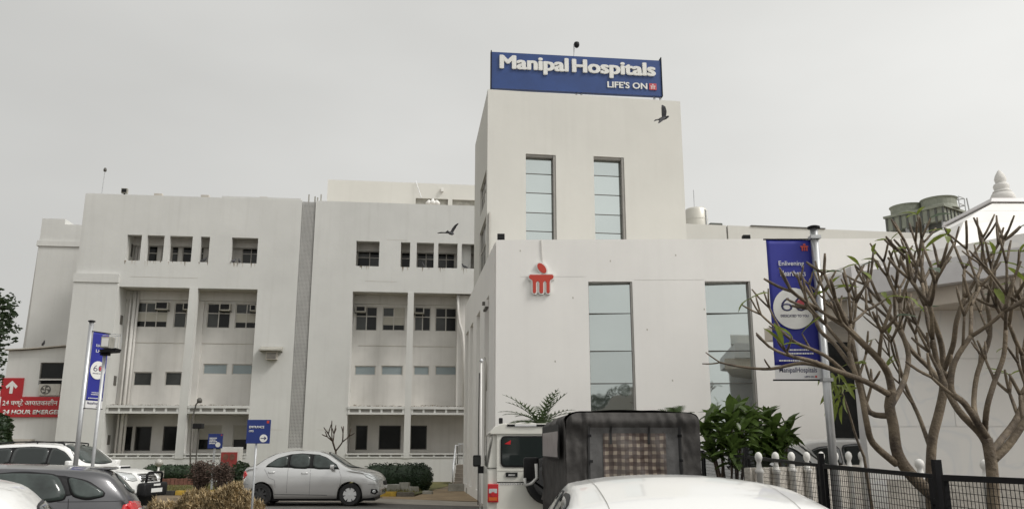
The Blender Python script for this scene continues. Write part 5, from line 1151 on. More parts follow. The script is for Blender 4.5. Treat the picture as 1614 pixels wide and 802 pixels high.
plumeria('frangipani_tree', 'bare frangipani with forked pale trunk at the right edge', (atY(1566, 800, D3).x, D3, 0),
    [(1566,795,D3,12.5), (1564,745,D3,12), (1560,712,D3,12), (1555,690,D3,11)],
    [([(1556,700,D3,9), (1543,680,D3,8.5), (1512,648,D3,7.5), (1492,612,D3+.1,7), (1478,575,D3+.2,6.2), (1470,535,D3+.2,5.6)], 2, 0.34),
     ([(1556,690,D3,8), (1545,672,D3-.1,7.5), (1520,635,D3-.2,6.8), (1500,615,D3-.2,6.4), (1505,570,D3-.2,5.8), (1530,530,D3-.2,5.4)], 2, 0.34),
     ([(1565,725,D3,9), (1590,700,D3,8.5), (1614,665,D3,8), (1640,625,D3,7), (1650,570,D3,6)], 2, 0.34),
     ([(1562,712,D3,8), (1580,690,D3+.3,7.5), (1605,655,D3+.4,7), (1618,610,D3+.5,6.2), (1612,560,D3+.5,5.6)], 2, 0.34),
     ([(1552,678,D3,6.5), (1556,640,D3-.2,6), (1568,600,D3-.2,5.5), (1582,560,D3-.2,5), (1585,520,D3-.2,4.6)], 2, 0.33),
     ([(1545,672,D3,6), (1535,640,D3+.3,5.5), (1540,590,D3+.4,5.2), (1560,530,D3+.4,5), (1556,480,D3+.4,4.6)], 2, 0.33)], 31, 16)
# fine low leafy sprig hanging by the banner pole
t_ = thing('leafy_sprig', 'drooping green leafy young shoot right of the banner pole', 'plant', (atY(1335, 660, 10.6).x, 10.6, 0)); rr = random.Random(3)
S, Rs = px_limb([(1362,720,10.6,3), (1350,690,10.6,2.6), (1338,650,10.6,2.2), (1325,610,10.6,1.8)]); MB().tube([Vector((S[0].x+0.1, 10.6, 0))]+S, [0.025]+Rs, 6).build('stem', 'bark', t_)
for i in range(34):
    p = atY(rr.uniform(1298, 1352), rr.uniform(585, 645), 10.6+rr.uniform(-.2, .2)); put_leaf(rr.choice(LEAF_BRIGHT), t_, p, (rr.uniform(-.7, .5), rr.uniform(-.6, .4), rr.uniform(-1.0, .2)), rr.uniform(0.14, 0.24), rr.uniform(-1, 1))

def rosette_shrub(label, base, heads, seed, nleaf, size):
    rr = random.Random(seed); t_ = thing('leafy_shrub', label, 'shrub', base); mb = MB()
    for h in heads:
        b_ = Vector(base)+Vector((rr.uniform(-.2, .2), rr.uniform(-.2, .2), 0)); mb.tube(spline([b_, b_.lerp(h, .5)+Vector((rr.uniform(-.1, .1), rr.uniform(-.1, .1), -0.1)), h], 4), [0.03, 0.028, 0.026, 0.025, 0.024, 0.022, 0.02, 0.018, 0.014], 6)
        for i in range(nleaf):
            a = i*2.4+rr.uniform(-.3, .3); e = R(rr.uniform(-25, 75)); d = (math.cos(a)*math.cos(e), math.sin(a)*math.cos(e), math.sin(e))
            put_leaf(rr.choice(LEAF_SHRUB), t_, Vector(h)+Vector((0, 0, -0.012*i)), d, size*rr.uniform(.75, 1.15), rr.uniform(-.4, .4))
    mb.build('stems', 'twig', t_, smooth=True)
YS = 14.6
hd = [atY(a, b, YS+c_) for a, b, c_ in ((1112,668,0), (1128,650,.3), (1150,652,-.2), (1162,640,.4), (1178,648,0), (1140,680,-.4), (1170,676,-.5), (1122,700,-.3), (1155,704,-.6))]
rosette_shrub('dense dark green long leaved shrub just right of the canvas topped jeep', (atY(1145, 760, YS).x, YS, 0), hd, 5, 26, 0.36)
hd = [atY(a, b, YS+.6+c_) for a, b, c_ in ((1192,660,0), (1210,652,.3), (1222,668,-.2), (1240,672,.1), (1205,686,-.4), (1230,694,-.4), (1190,706,-.5), (1215,712,-.5))]
rosette_shrub('looser long leaved shrub in front of the lobby corner left of the parked white cars', (atY(1212, 760, YS+.6).x, YS+.6, 0), hd, 6, 25, 0.36)

def cycad(label, base, crown, seed, n_=15, ln=0.9):
    rr = random.Random(seed); t_ = thing('fern_palm', label, 'plant', base)
    MB().tube([base, Vector(base).lerp(crown, .5)+Vector((0.04, 0, 0)), crown], [0.09, 0.08, 0.07], 9).build('trunk', 'bark_dark', t_)
    for i in range(n_):
        a = i*2.4; e = R(rr.uniform(15, 70)); d = Vector((math.cos(a)*math.cos(e), math.sin(a)*math.cos(e), math.sin(e))); mb = MB(); p = Vector(crown); pts = [p]; L_ = ln*rr.uniform(.75, 1.1)
        for k in range(9): d = (d+Vector((0, 0, -0.085))).normalized(); p = p+d*L_/9; pts.append(p)
        mb.tube(pts, [0.010-0.0008*k for k in range(10)], 5, cap=False); side = d.cross(Vector((0, 0, 1))).normalized()
        for k in range(1, 10):
            for h in (0,):
                q = pts[k-1].lerp(pts[k], h); ax = (pts[k]-pts[k-1]).normalized(); l_ = 0.20*math.sin(math.pi*min(.95, (k+h)/10.5+.05))+.03
                for s_ in (-1, 1):
                    tip = q+(side*s_*0.85+ax*0.55+Vector((0, 0, 0.12))).normalized()*l_; wv = ax*0.03
                    mb.add([q-wv, q+wv, tip], [(0,1,2)])
        mb.build('frond', 'leaf_palm', t_, fix=False)
YP = 17.5
cycad('feathery fern palm rising behind the cream jeep roof', (atY(852, 760, YP).x, YP, 0), atY(852, 668, YP), 8, 27, 0.95)
cycad('small feathery plant tip above the canvas canopy', (atY(1066, 760, 18.5).x, 18.5, 0), atY(1066, 660, 18.5), 9, 9, 0.5)

def leafball(name, label, cat, spots, m, n_, size, seed, core_m=None, trunk=None, group=None):
    """foliage spread through several ellipsoids (centre, radii)"""
    rr = random.Random(seed); c0 = spots[0][0]; t_ = thing(name, label, cat, (c0[0], c0[1], 0), group=group); mb = MB()
    tot = sum(s_[1][0]*s_[1][1]*s_[1][2] for s_ in spots)
    for c_, r_ in spots:
        for i in range(int(n_*r_[0]*r_[1]*r_[2]/tot)):
            while True:
                v = Vector((rr.uniform(-1, 1), rr.uniform(-1, 1), rr.uniform(-1, 1)))
                if 0.25 < v.length < 1: break
            v = v.normalized()*(v.length**0.45); p = Vector(c_)+Vector((v.x*r_[0], v.y*r_[1], v.z*r_[2]))*(1+0.12*noise.noise(Vector(c_)*0.3+v*2.2))
            if p.z < 0.03: continue
            x, y = perp(Vector((rr.uniform(-1, 1), rr.uniform(-1, 1), rr.uniform(-.3, 1))).normalized()); s_ = size*rr.uniform(.6, 1.2)
            mb.add([p-x*s_*.5, p+y*s_*.28, p+x*s_*.5, p-y*s_*.28], [(0,1,2,3)])
    mb.build('foliage' if cat != 'tree' else 'crown', m, t_, fix=False)
    if core_m:
        cm = MB()
        for c_, r_ in spots:
            prof = [(max(0.01, math.sin(math.pi*i/10)), -math.cos(math.pi*i/10)) for i in range(11)]; k = len(cm.v); cm.lathe(prof, (0, 0, 0), 18)
            for q in cm.v[k:]:
                f_ = 0.86*(1+0.10*noise.noise(Vector(c_)*0.7+q*2.5)); q.x, q.y, q.z = c_[0]+q.x*r_[0]*f_, c_[1]+q.y*r_[1]*f_, max(0.0, c_[2]+q.z*r_[2]*f_)
        cm.build('inner_growth', core_m, t_, smooth=True)
    if trunk:
        tm = MB()
        for pts, rad in trunk: tm.tube(spline([Vector(q) for q in pts], 3), [rad*(1-0.5*i/((len(pts)-1)*3)) for i in range((len(pts)-1)*3+1)], 8)
        tm.build('trunk', 'bark_dark', t_, smooth=True)
    return t_
# clipped hedges
hx = [atY(x, 750, 33.8).x for x in (590, 605, 620, 635, 650)]
leafball('hedge', 'long clipped hedge running behind the nose of the silver sedan', 'hedge', [((x, 34.2, 0.48), (0.62, 0.55, 0.56)) for x in hx], 'leaf_hedge', 5000, 0.085, 1, 'leaf_hedge')
leafball('hedge', 'dark round clipped bush ending the hedge by the sandy patch', 'hedge', [((atY(664, 748, 33.2).x, 33.2, 0.50), (0.46, 0.50, 0.54))], 'leaf_hedge', 2400, 0.08, 2, 'leaf_hedge')
hx = [atY(x, 742, 37.8).x for x in (236, 250, 264, 278, 292, 306, 322)]
leafball('hedge', 'low clipped hedge under the left bay behind the globe lamp', 'hedge', [((x, 38.2, 0.52), (0.50, 0.40, 0.40)) for x in hx], 'leaf_hedge', 4200, 0.085, 3, 'leaf_hedge')
leafball('bush', 'bright edged green bush between the brown bare bush and the sedan tail', 'bush', [((atY(380, 745, 28.4).x, 28.4, 0.62), (0.40, 0.42, 0.56)), ((atY(393, 752, 28.6).x, 28.6, 0.40), (0.3, 0.3, 0.42))], 'leaf_dark', 3200, 0.09, 4, 'leaf_hedge')
# brown half bare bushes
def bare_bush(label, px_, Y, wpx, ypx, seed, stems=46):
    rr = random.Random(seed); c_ = atY(px_, 740, Y); zt_ = atY(px_, ypx, Y).z; hw_ = wpx*Y/FPX/2; t_ = thing('bare_bush', label, 'bush', (c_.x, Y, 0)); mb = MB(); lf = MB()
    for i in range(stems):
        a = rr.uniform(0, 6.28); rad = hw_*math.sqrt(rr.random()); e = Vector((c_.x+rad*math.cos(a), Y+rad*math.sin(a)*.8, zt_*rr.uniform(.86, 1.0)-0.15*(rad/hw_)**2)); b_ = Vector((c_.x+rr.uniform(-.12, .12)*hw_*2, Y+rr.uniform(-.1, .1), 0))
        m_ = b_.lerp(e, .5)+Vector((rr.uniform(-.08, .08), rr.uniform(-.08, .08), -0.06)); mb.tube([b_, m_, e], [0.018, 0.013, 0.006], 5, cap=False)
        for k in range(5):
            q = m_.lerp(e, rr.random()); d = Vector((rr.uniform(-1, 1), rr.uniform(-1, 1), rr.uniform(0, 1))).normalized()*rr.uniform(.12, .3); mb.tube([q, q+d], [0.007, 0.004], 4, cap=False)
            for g_ in range(9):
                p = q+d*rr.random()+Vector((rr.gauss(0, .06), rr.gauss(0, .06), rr.gauss(0, .05))); x, y = perp(Vector((rr.uniform(-1, 1), rr.uniform(-1, 1), rr.uniform(-1, 1))).normalized()); s_ = rr.uniform(.018, .045)
                if p.z < zt_*1.02: lf.add([p-x*s_, p+y*s_*.5, p+x*s_, p-y*s_*.5], [(0,1,2,3)])
    mb.build('stems', 'twig', t_, fix=False); lf.build('foliage', 'dry_red', t_, fix=False)
bare_bush('reddish brown half bare bush nearest the globe lamp', 318, 28.0, 36, 726, 1); bare_bush('brown twiggy bush left of the green bush', 351, 27.6, 38, 727, 2)
# straw coloured clipped shrub in the foreground
def straw(label, px_, Y, wpx, ypx, seed, n_):
    rr = random.Random(seed); c_ = atY(px_, 780, Y); zt_ = atY(px_, ypx, Y).z; hw_ = wpx*Y/FPX/2; t_ = thing('dry_shrub', label, 'shrub', (c_.x, Y, 0)); mb = MB()
    def surf(a, e):
        d = Vector((math.cos(a)*math.cos(e), math.sin(a)*math.cos(e), math.sin(e))); f_ = 1+0.22*noise.noise(d*2.0+Vector((seed*3.1, 0, 0)))+0.10*noise.noise(d*6+Vector((seed, 4, 0))); return Vector((c_.x+d.x*hw_*f_, Y+d.y*hw_*.8*f_, d.z*zt_*f_)), d
    for i in range(n_):
        p, d = surf(rr.uniform(0, 6.28), math.asin(rr.random())); p = p-d*rr.uniform(0, .14); u_ = (d*.6+Vector((rr.gauss(0, .8), rr.gauss(0, .8), rr.gauss(.1, .7)))).normalized(); x, y = perp(u_); l_ = rr.uniform(.04, .11); wv = x*rr.uniform(.007, .018)
        mb.add([p-wv, p+wv, p+u_*l_+y*l_*rr.uniform(-.3, .3)], [(0,1,2)])
    mb.build('foliage', 'dry_leaf', t_, fix=False)
    cm = MB(); V = []; 
    for j_ in range(8):
        for i in range(22):
            p, d = surf(2*math.pi*i/22, math.pi/2*j_/7.0); V.append(p-d*.12)
    cm.add(V, [(j_*22+i, j_*22+(i+1) % 22, (j_+1)*22+(i+1) % 22, (j_+1)*22+i) for j_ in range(7) for i in range(22)]); cm.build('inner_growth', 'dry_leaf', t_, smooth=True)
straw('straw coloured dry shrub behind the entrance sign post', 358, 15.4, 100, 767, 1, 17000)
straw('broad straw coloured dry shrub, middle one of the dry row', 312, 15.8, 100, 774, 2, 17000)
straw('low straw coloured dry shrub beside the grey hatchback tail light', 262, 16.2, 80, 790, 4, 9000)
straw('low straw coloured growth at the foot of the entrance sign', 402, 16.4, 54, 788, 3, 6000)
# trees at the left edge
YL = 30.0
def LPp(a, b, c_=0): return tuple(atY(a, b, YL+c_))
leafball('shade_tree', 'dark leafy tree cut by the left edge of the picture', 'tree', [(LPp(-45, 500), (1.3, 1.4, 1.2)), (LPp(0, 466), (0.42, 0.6, 0.26)), (LPp(16, 476), (0.34, 0.5, 0.16)), (LPp(6, 494, .5), (0.45, 0.6, 0.2)), (LPp(14, 516, .5), (0.36, 0.6, 0.22)), (LPp(2, 534, .5), (0.5, 0.6, 0.25)), (LPp(-30, 560, .3), (0.8, .9, .7)), (LPp(-18, 600), (0.42, .6, .7))], 'leaf_dark', 4200, 0.17, 12, None, [([LPp(-60, 740), LPp(-45, 640), LPp(-35, 560), LPp(-30, 500)], 0.16), ([LPp(-35, 570), LPp(-12, 520), LPp(0, 480)], 0.06)])
leafball('bush', 'dark green bush at the left edge below the red emergency sign', 'bush', [(LPp(-14, 690), (0.62, .6, .9)), (LPp(2, 672), (0.35, .4, .42)), (LPp(0, 705), (0.42, .5, .5))], 'leaf_dark', 2600, 0.17, 13, 'leaf_hedge')
# small bare frangipani behind the sedan roof
t_ = thing('bare_sapling', 'small leafless sapling behind the windscreen of the silver sedan', 'tree', (atY(528, 750, 36.5).x, 36.5, 0)); mb = MB(); tips = []; rr = random.Random(19); b_ = Vector((atY(528, 750, 36.5).x, 36.5, 0))
mb.tube([b_, b_+Vector((0.03, 0, 1.0)), b_+Vector((-.02, 0, 1.5))], [0.05, 0.045, 0.04], 7)
for a in (0.3, 2.2, 4.3): grow(mb, tips, b_+Vector((-.02, 0, 1.48)), Vector((math.cos(a)*.7, math.sin(a)*.5, .8)).normalized(), 0.48, 0.035, 2, rr)
mb.build('trunk', 'twig', t_, smooth=True, fix=False)
# what the mirrored lobby glass shows: trees and a shed behind the photographer
for i, (x, y, h_) in enumerate(((-2.4, -27, 5.2), (-0.8, -26, 6.2), (0.9, -28, 7.4))):
    leafball('shade_tree', ('rounded tree', 'taller leafy tree', 'tallest tree')[i]+' standing behind the photographer, mirrored in the lobby glass', 'tree', [((x, y, h_*.72), (1.6, 1.5, h_*.24)), ((x+.9, y, h_*.58), (1.2, 1.2, h_*.2)), ((x-1.0, y+.3, h_*.55), (1.2, 1.1, h_*.2))], 'leaf_dark', 2200, 0.26, 40+i, None, [([(x, y, 0), (x+.1, y, h_*.4), (x, y, h_*.75)], 0.16)])
sd = thing('shed', 'low pale shed behind the photographer, mirrored in the lobby glass', 'building', (1.8, -22, 0))
MB().box(-0.6, 4.2, -24, -20, 0, 4.2).build('wall', 'wall_warm', sd)
MB().prism([(-0.9, 4.2), (4.6, 4.2), (4.6, 6.6), (3.6, 6.8)], lambda a_, b_, d: (a_, d, b_), -24.3, -19.7).build('roof', 'shed_roof', sd)
MB().box(2, 3.2, -19.99, -19.95, 0.01, 2.1).build('door', 'frame_dark', sd)
# ------------------------------------------------------------------ vehicles
def pchip(ctrl):
    xs = [c[0] for c in ctrl]; ys = [c[1] for c in ctrl]; n = len(xs); h = [xs[i+1]-xs[i] for i in range(n-1)]; d = [(ys[i+1]-ys[i])/h[i] for i in range(n-1)]; m = [d[0]]+[0 if d[i-1]*d[i] <= 0 else 2*d[i-1]*d[i]/(d[i-1]+d[i]) for i in range(1, n-1)]+[d[-1]]
    def f(x):
        if x <= xs[0]: return ys[0]
        if x >= xs[-1]: return ys[-1]
        i = 0
        while x > xs[i+1]: i += 1
        t = (x-xs[i])/h[i]; return (1+2*t)*(1-t)**2*ys[i]+t*(1-t)**2*h[i]*m[i]+t*t*(3-2*t)*ys[i+1]+t*t*(t-1)*h[i]*m[i+1]
    return f
class Car:
    def __init__(s, sp, label, cat, name, loc, rz, paint, glass='car_glass'):
        s.sp = sp; s.root = thing(name, label, cat, loc, rz); s.paint = paint; s.glass = glass
        top, belt = pchip(sp['top']), pchip(sp['belt']); Lh = sp['L']/2; W = sp['W']; x0 = Lh-0.75
        xs = [-Lh, -Lh+.01, -Lh+.025, -Lh+.05]; x = -Lh+.085
        while x < Lh-.085: xs.append(x); x += 0.04
        xs += [Lh-.085, Lh-.05, Lh-.025, Lh-.01, Lh]
        mb = MB(); rows = None
        for x in xs:
            zt, zb = top(x), min(belt(x), top(x)-0.012); e = max(0, (abs(x)-x0)/0.75)
            pl = 1-sp.get('taper', .10)*e**2.2; ww = W*pl; wb = ww*sp.get('shoulder', .965)
            zs = sp['sill']+0.10*e**4
            cr = min(0.055, (zt-zb)*.6); zr = zt-cr; wr = max(0.2, wb-sp.get('tumble', .36)*(zr-zb))
            zw = min(0.62, zb-.1) if zb > .62 else zs+(zb-zs)*.6
            pts = [(ww*.80, zs), (ww*.955, zs+.01), (ww*.985, zs+(zw-zs)*.28), (ww, zs+(zw-zs)*.62), (ww, zw), (ww*.995, zw+(zb-zw)*.5), (ww*.985, zw+(zb-zw)*.82), (wb, zb)]
            for t in (.25, .5, .75, .92): pts.append((wb+(wr-wb)*t+.018*math.sin(math.pi*t), zb+(zr-zb)*t))
            for v in (.965, .9, .78, .6, .4, .2, 0): pts.append((wr*v, zr+(zt-zr)*(1-v**2.4)))
            az = 0
            for xc in sp['wx']:
                r_ = sp['wr']+.055; dx = abs(x-xc)
                if dx < r_: az = max(az, sp['wr']-.01+math.sqrt(r_*r_-dx*dx))
            P = []
            for j_, (y, z) in enumerate(pts):
                if z < az: z = az+0.0006*j_
                sh_ = sp.get('curve', .16)*e**1.3*(abs(y)/W)**2.5
                P.append((x-math.copysign(sh_, x), y, z))
            full = [(a, -b, c_) for a, b, c_ in P]+[(a, b, c_) for a, b, c_ in P[-2::-1]]
            rows = len(full); mb.v += [Vector(q) for q in full]
        n = len(xs)
        for i in range(n-1):
            for j_ in range(rows-1): a = i*rows+j_; mb.f.append((a, a+1, a+rows+1, a+rows))
        mb.f.append(tuple(range(rows))[::-1]); mb.f.append(tuple((n-1)*rows+j_ for j_ in range(rows)))
        s.body = mb.build('body', paint, s.root, smooth=True, local=True)
        me = s.body.data; s.bvh = BVHTree.FromPolygons([v.co.copy() for v in me.vertices], [tuple(p.vertices) for p in me.polygons])
        MB().box(-Lh+.25, Lh-.25, -W*.78, W*.78, .14, .5).build('underbody', 'black_plastic', s.root, local=True)
        for i, xc in enumerate(sp['wx']):
            for sd_ in (1, -1): s.wheel(xc, sd_, sp['rims'][i])
    def wheel(s, xc, sd_, kind):
        r_ = s.sp['wr']; y0 = s.sp['W']*.985; w_ = .19
        prof = [(r_*.60, 0), (r_*.66, .004), (r_*.90, .0), (r_*.985, .03), (r_, .06), (r_, w_-.04), (r_*.97, w_), (r_*.6, w_)]
        t_ = MB().lathe([(a, sd_*(y0-b)) for a, b in prof], (xc, 0, r_), 28, 'y', False).build('wheel', 'rubber', s.root, smooth=False, local=True)
        mb = MB(); m = 'rim' if kind != 'dark' else 'rim_dark'
        mb.lathe([(r_*.64, sd_*(y0-.006)), (r_*.60, sd_*(y0-.012)), (r_*.56, sd_*(y0-.05)), (r_*.1, sd_*(y0-.055))], (xc, 0, r_), 24, 'y', False)
        mb.build('rim', 'rim_dark', t_, local=True, smooth=False)
        sp_ = MB(); k = {'spoke': 7, 'alloy': 5, 'dark': 8}[kind]
        for i in range(k):
            a = 2*math.pi*i/k+.2; c_, s_ = math.cos(a), math.sin(a); q = lambda rr_, t_, d: (xc+c_*rr_-s_*t_, sd_*(y0-d), r_+s_*rr_+c_*t_)
            wi, wo = r_*.10, r_*(.205 if kind != 'dark' else .09)
            sp_.hexa([q(r_*.05,-wi,.03), q(r_*.05,wi,.03), q(r_*.6,wo,.024), q(r_*.6,-wo,.024), q(r_*.05,-wi,.006), q(r_*.05,wi,.006), q(r_*.6,wo,.008), q(r_*.6,-wo,.008)])
        sp_.lathe([(r_*.15, sd_*(y0-.02)), (r_*.14, sd_*(y0-.001)), (r_*.03, sd_*(y0+.002))], (xc, 0, r_), 14, 'y')
        sp_.build('spokes', m, t_, local=True)
    def cast(s, ax, a, b, off):
        far = 6
        if ax == 'L': o, d = Vector((a, far, b)), Vector((0, -1, 0))
        elif ax == 'R': o, d = Vector((a, -far, b)), Vector((0, 1, 0))
        elif ax == 'F': o, d = Vector((far, a, b)), Vector((-1, 0, 0))
        elif ax == 'B': o, d = Vector((-far, a, b)), Vector((1, 0, 0))
        else: o, d = Vector((a, b, far)), Vector((0, 0, -1))
        h = s.bvh.ray_cast(o, d)
        if h[0] is None: return None
        n = h[1] if h[1].dot(d) < 0 else -h[1]
        return h[0]+n*off
    def patch(s, ax, poly, name, m, off=.004, parent=None, rings=4, sub=4):
        P = []
        for i in range(len(poly)):
            a, b = Vector(poly[i]), Vector(poly[(i+1) % len(poly)]); P += [a.lerp(b, k/sub) for k in range(sub)]
        c_ = sum(P, Vector((0, 0)))/len(P); n = len(P); V, Fc = [], []
        for r_ in range(rings):
            f_ = 1-r_/rings
            for p in P:
                q = c_+(p-c_)*f_; h = s.cast(ax, q.x, q.y, off); V.append(h)
        V.append(s.cast(ax, c_.x, c_.y, off)); good = [v for v in V if v is not None]
        if not good: return None
        V = [v if v is not None else good[0] for v in V]
        for i in range(n): V.append(s.cast(ax, P[i].x, P[i].y, -.006) or V[i])       # skirt that seats the piece on the body
        K = rings*n+1
        for r_ in range(rings-1):
            for i in range(n): Fc.append((r_*n+i, r_*n+(i+1) % n, (r_+1)*n+(i+1) % n, (r_+1)*n+i))
        for i in range(n): Fc.append(((rings-1)*n+i, (rings-1)*n+(i+1) % n, rings*n)); Fc.append((K+i, K+(i+1) % n, (i+1) % n, i))
        return MB().add(V, Fc).build(name, m, parent or s.root, smooth=True, local=True)
    def glass_pane(s, ax, poly, name='window', m=None, frame=True, grow_=.022):
        o = None
        for _ in range(2):                                   # round the corners of the opening
            q = []
            for i in range(len(poly)):
                a, b = Vector(poly[i]), Vector(poly[(i+1) % len(poly)]); q += [tuple(a.lerp(b, .16)), tuple(a.lerp(b, .84))]
            poly = q
        if frame:
            c_ = sum((Vector(p) for p in poly), Vector((0, 0)))/len(poly); g = [tuple(Vector(p)+(Vector(p)-c_).normalized()*grow_) for p in poly]; o = s.patch(ax, g, name, 'black_plastic', .005, sub=1)
        return s.patch(ax, poly, 'pane' if o else name, m or s.glass, .009, o, sub=2)
    def seam(s, ax, pts, w_=.006, m='black_plastic'):
        mb = MB()
        for a, b in zip(pts[:-1], pts[1:]):
            a, b = Vector(a), Vector(b); t_ = (b-a).normalized(); nn_ = Vector((-t_.y, t_.x))*w_/2; k = 6
            for i in range(k):
                q = [a.lerp(b, i/k)-nn_, a.lerp(b, (i+1)/k)-nn_, a.lerp(b, (i+1)/k)+nn_, a.lerp(b, i/k)+nn_]; h = [s.cast(ax, p.x, p.y, .0025) for p in q]
                if all(v is not None for v in h): mb.add(h, [(0,1,2,3)])
        if mb.v: mb.build('panel_gap', m, s.root, local=True)
    def mirror_pair(s, x, z, k=1.0):
        for sd_, ax in ((1, 'L'), (-1, 'R')):
            h = s.cast(ax, x, z, 0); y = h.y
            o = MB().add(*rbox(x-.07*k, x+.05*k, min(y+sd_*.05, y+sd_*.24*k), max(y+sd_*.05, y+sd_*.24*k), z-.015, z+.14*k)).build('wing_mirror', s.paint, s.root, local=True, bevel=.03*k, smooth=True)
            MB().box(x-.02, x+.03, min(y-sd_*.02, y+sd_*.06), max(y-sd_*.02, y+sd_*.06), z+.0, z+.05).build('mirror_stalk', 'black_plastic', o, local=True)
            MB().box(x-.0745*k, x-.0715*k, min(y+sd_*.07, y+sd_*.22*k), max(y+sd_*.07, y+sd_*.22*k), z+.01, z+.12*k).build('mirror_glass', 'chrome', o, local=True)
def rbox(x0, x1, y0, y1, z0, z1):
    m = MB().box(x0, x1, y0, y1, z0, z1); return m.v, m.f
def handles(car, ax, pts):
    for x, z in pts:
        car.patch(ax, rrect(x-.09, x+.09, z-.022, z+.022, .015, 2), 'door_handle', car.paint, .028, rings=2, sub=1)

# -------- silver sedan
SED = dict(L=4.12, W=.85, sill=.20, wr=.315, wx=(-1.40, 1.12), rims=('dark', 'spoke'), tumble=.40, taper=.10, curve=.17,
    top=[(-2.06,.52), (-2.05,.78), (-2.02,.96), (-1.95,1.065), (-1.82,1.105), (-1.68,1.135), (-1.28,1.37), (-.95,1.50), (-.45,1.56), (.05,1.55), (.38,1.475), (.72,1.285), (.98,1.12), (1.14,1.06), (1.45,1.01), (1.72,.95), (1.90,.86), (2.0,.75), (2.045,.62), (2.06,.46)],
    belt=[(-2.06,.49), (-2.02,.84), (-1.90,.99), (-1.4,1.03), (-.6,1.0), (.4,.97), (1.0,.95), (1.45,.90), (1.75,.82), (1.95,.70), (2.06,.43)])
p = atZ(423, 786, 0.0); YSD = 25.4; xm = atY(499, 745, YSD).x
sed = Car(SED, 'silver sedan parked side-on across the road before the wing', 'car', 'parked_sedan', (xm, YSD, 0.004), R(2), 'paint_silver', 'car_glass_green')
for ax in ('R', 'L'):
    sed.patch(ax, [(-1.30,1.075), (-1.17,1.20), (-.95,1.335), (-.62,1.43), (-.3,1.455), (.18,1.42), (.42,1.325), (.70,1.15), (.80,1.01)], 'pillar_trim', 'black_plastic', .0025)
    sed.glass_pane(ax, [(-.06,1.035), (-.06,1.40), (-.30,1.435), (-.62,1.41), (-.62,1.06)])
    sed.glass_pane(ax, [(-.69,1.065), (-.69,1.40), (-.95,1.315), (-1.20,1.17), (-1.28,1.09)])
    sed.glass_pane(ax, [(.03,1.03), (.03,1.41), (.18,1.40), (.40,1.32), (.66,1.16), (.76,1.03)])
    sed.seam(ax, [(-.66,.36), (-.655,1.05)]); sed.seam(ax, [(-.015,.30), (-.015,1.02)]); sed.seam(ax, [(.80,.96), (.86,.80), (.82,.42)]); sed.seam(ax, [(-1.32,1.02), (-1.18,.78), (-1.02,.72), (-.98,.50)]); sed.seam(ax, [(-1.0,.33), (.78,.30)], .012)
    handles(sed, ax, ((-1.12, .93), (-.18, .905)))
    sed.patch(ax, [(-2.03,.72), (-2.0,.93), (-1.86,.965), (-1.80,.86), (-1.88,.76)], 'tail_light', 'tail_red', .008)
    sed.patch(ax, [(-2.035,.755), (-2.03,.80), (-1.90,.81), (-1.90,.775)], 'tail_light_clear', 'lamp_clear', .012)
    sed.patch(ax, [(1.99,.70), (1.88,.82), (1.62,.90), (1.46,.90), (1.58,.79), (1.84,.68)], 'headlight', 'lamp_clear', .007)
    sed.patch(ax, [(1.70,.36), (1.72,.47), (1.88,.46), (1.92,.38), (1.82,.32)], 'fog_light', 'black_plastic', .006); sed.patch(ax, ring(1.80, .40, .05, .045, 10), 'fog_lens', 'lamp_clear', .010, rings=2, sub=1)
sed.glass_pane('F', [(-.60,1.06), (-.46,1.43), (0,1.47), (.46,1.43), (.60,1.06), (0,1.04)], 'windscreen'); sed.glass_pane('B', [(-.58,1.14), (-.44,1.42), (0,1.45), (.44,1.42), (.58,1.14)], 'rear_window')
sed.patch('F', rrect(-.42, .42, .56, .68, .05), 'grille', 'black_plastic', .005); sed.patch('F', rrect(-.25, .25, .44, .54, .01, 2), 'number_plate', 'plate', .014, rings=2, sub=1); sed.patch('B', rrect(-.25, .25, .62, .74, .01, 2), 'number_plate', 'plate', .014, rings=2, sub=1)
sed.mirror_pair(.62, 1.02, .9)
for ax in ('R', 'L'): sed.seam(ax, [(1.14,1.0), (1.40,.95), (1.60,.915)], .006); sed.seam(ax, [(-2.0,.62), (-1.75,.60)], .006); sed.seam(ax, [(1.62,.60), (2.0,.58)], .006)

# -------- white off-roader
SUV = dict(L=4.70, W=.92, sill=.32, wr=.375, wx=(-1.42, 1.40), rims=('alloy', 'alloy'), tumble=.30, taper=.10, curve=.18, shoulder=.955,
    top=[(-2.35,.62), (-2.34,1.0), (-2.28,1.25), (-2.12,1.60), (-1.95,1.74), (-1.6,1.80), (-.7,1.835), (.05,1.80), (.34,1.72), (.70,1.45), (1.0,1.235), (1.2,1.18), (1.7,1.145), (2.05,1.08), (2.25,.95), (2.32,.80), (2.35,.55)],
    belt=[(-2.35,.55), (-2.28,1.02), (-2.0,1.14), (-.8,1.12), (.6,1.09), (1.2,1.07), (1.8,1.03), (2.15,.93), (2.35,.50)])
SUV0 = dict(SUV)
for k_ in ('top', 'belt'): SUV[k_] = [(x, z*.95) for x, z in SUV[k_]]
rz = R(-7)
fx = atY(238, 745, 22.0)
cx, cy = fx.x-math.cos(rz)*2.45-.05, 22.4-math.sin(rz)*2.45
suv = Car(SUV, 'white off roader with black bull bar parked at an angle at left', 'car', 'off_road_vehicle', (cx, cy, 0.004), rz, 'paint_white')
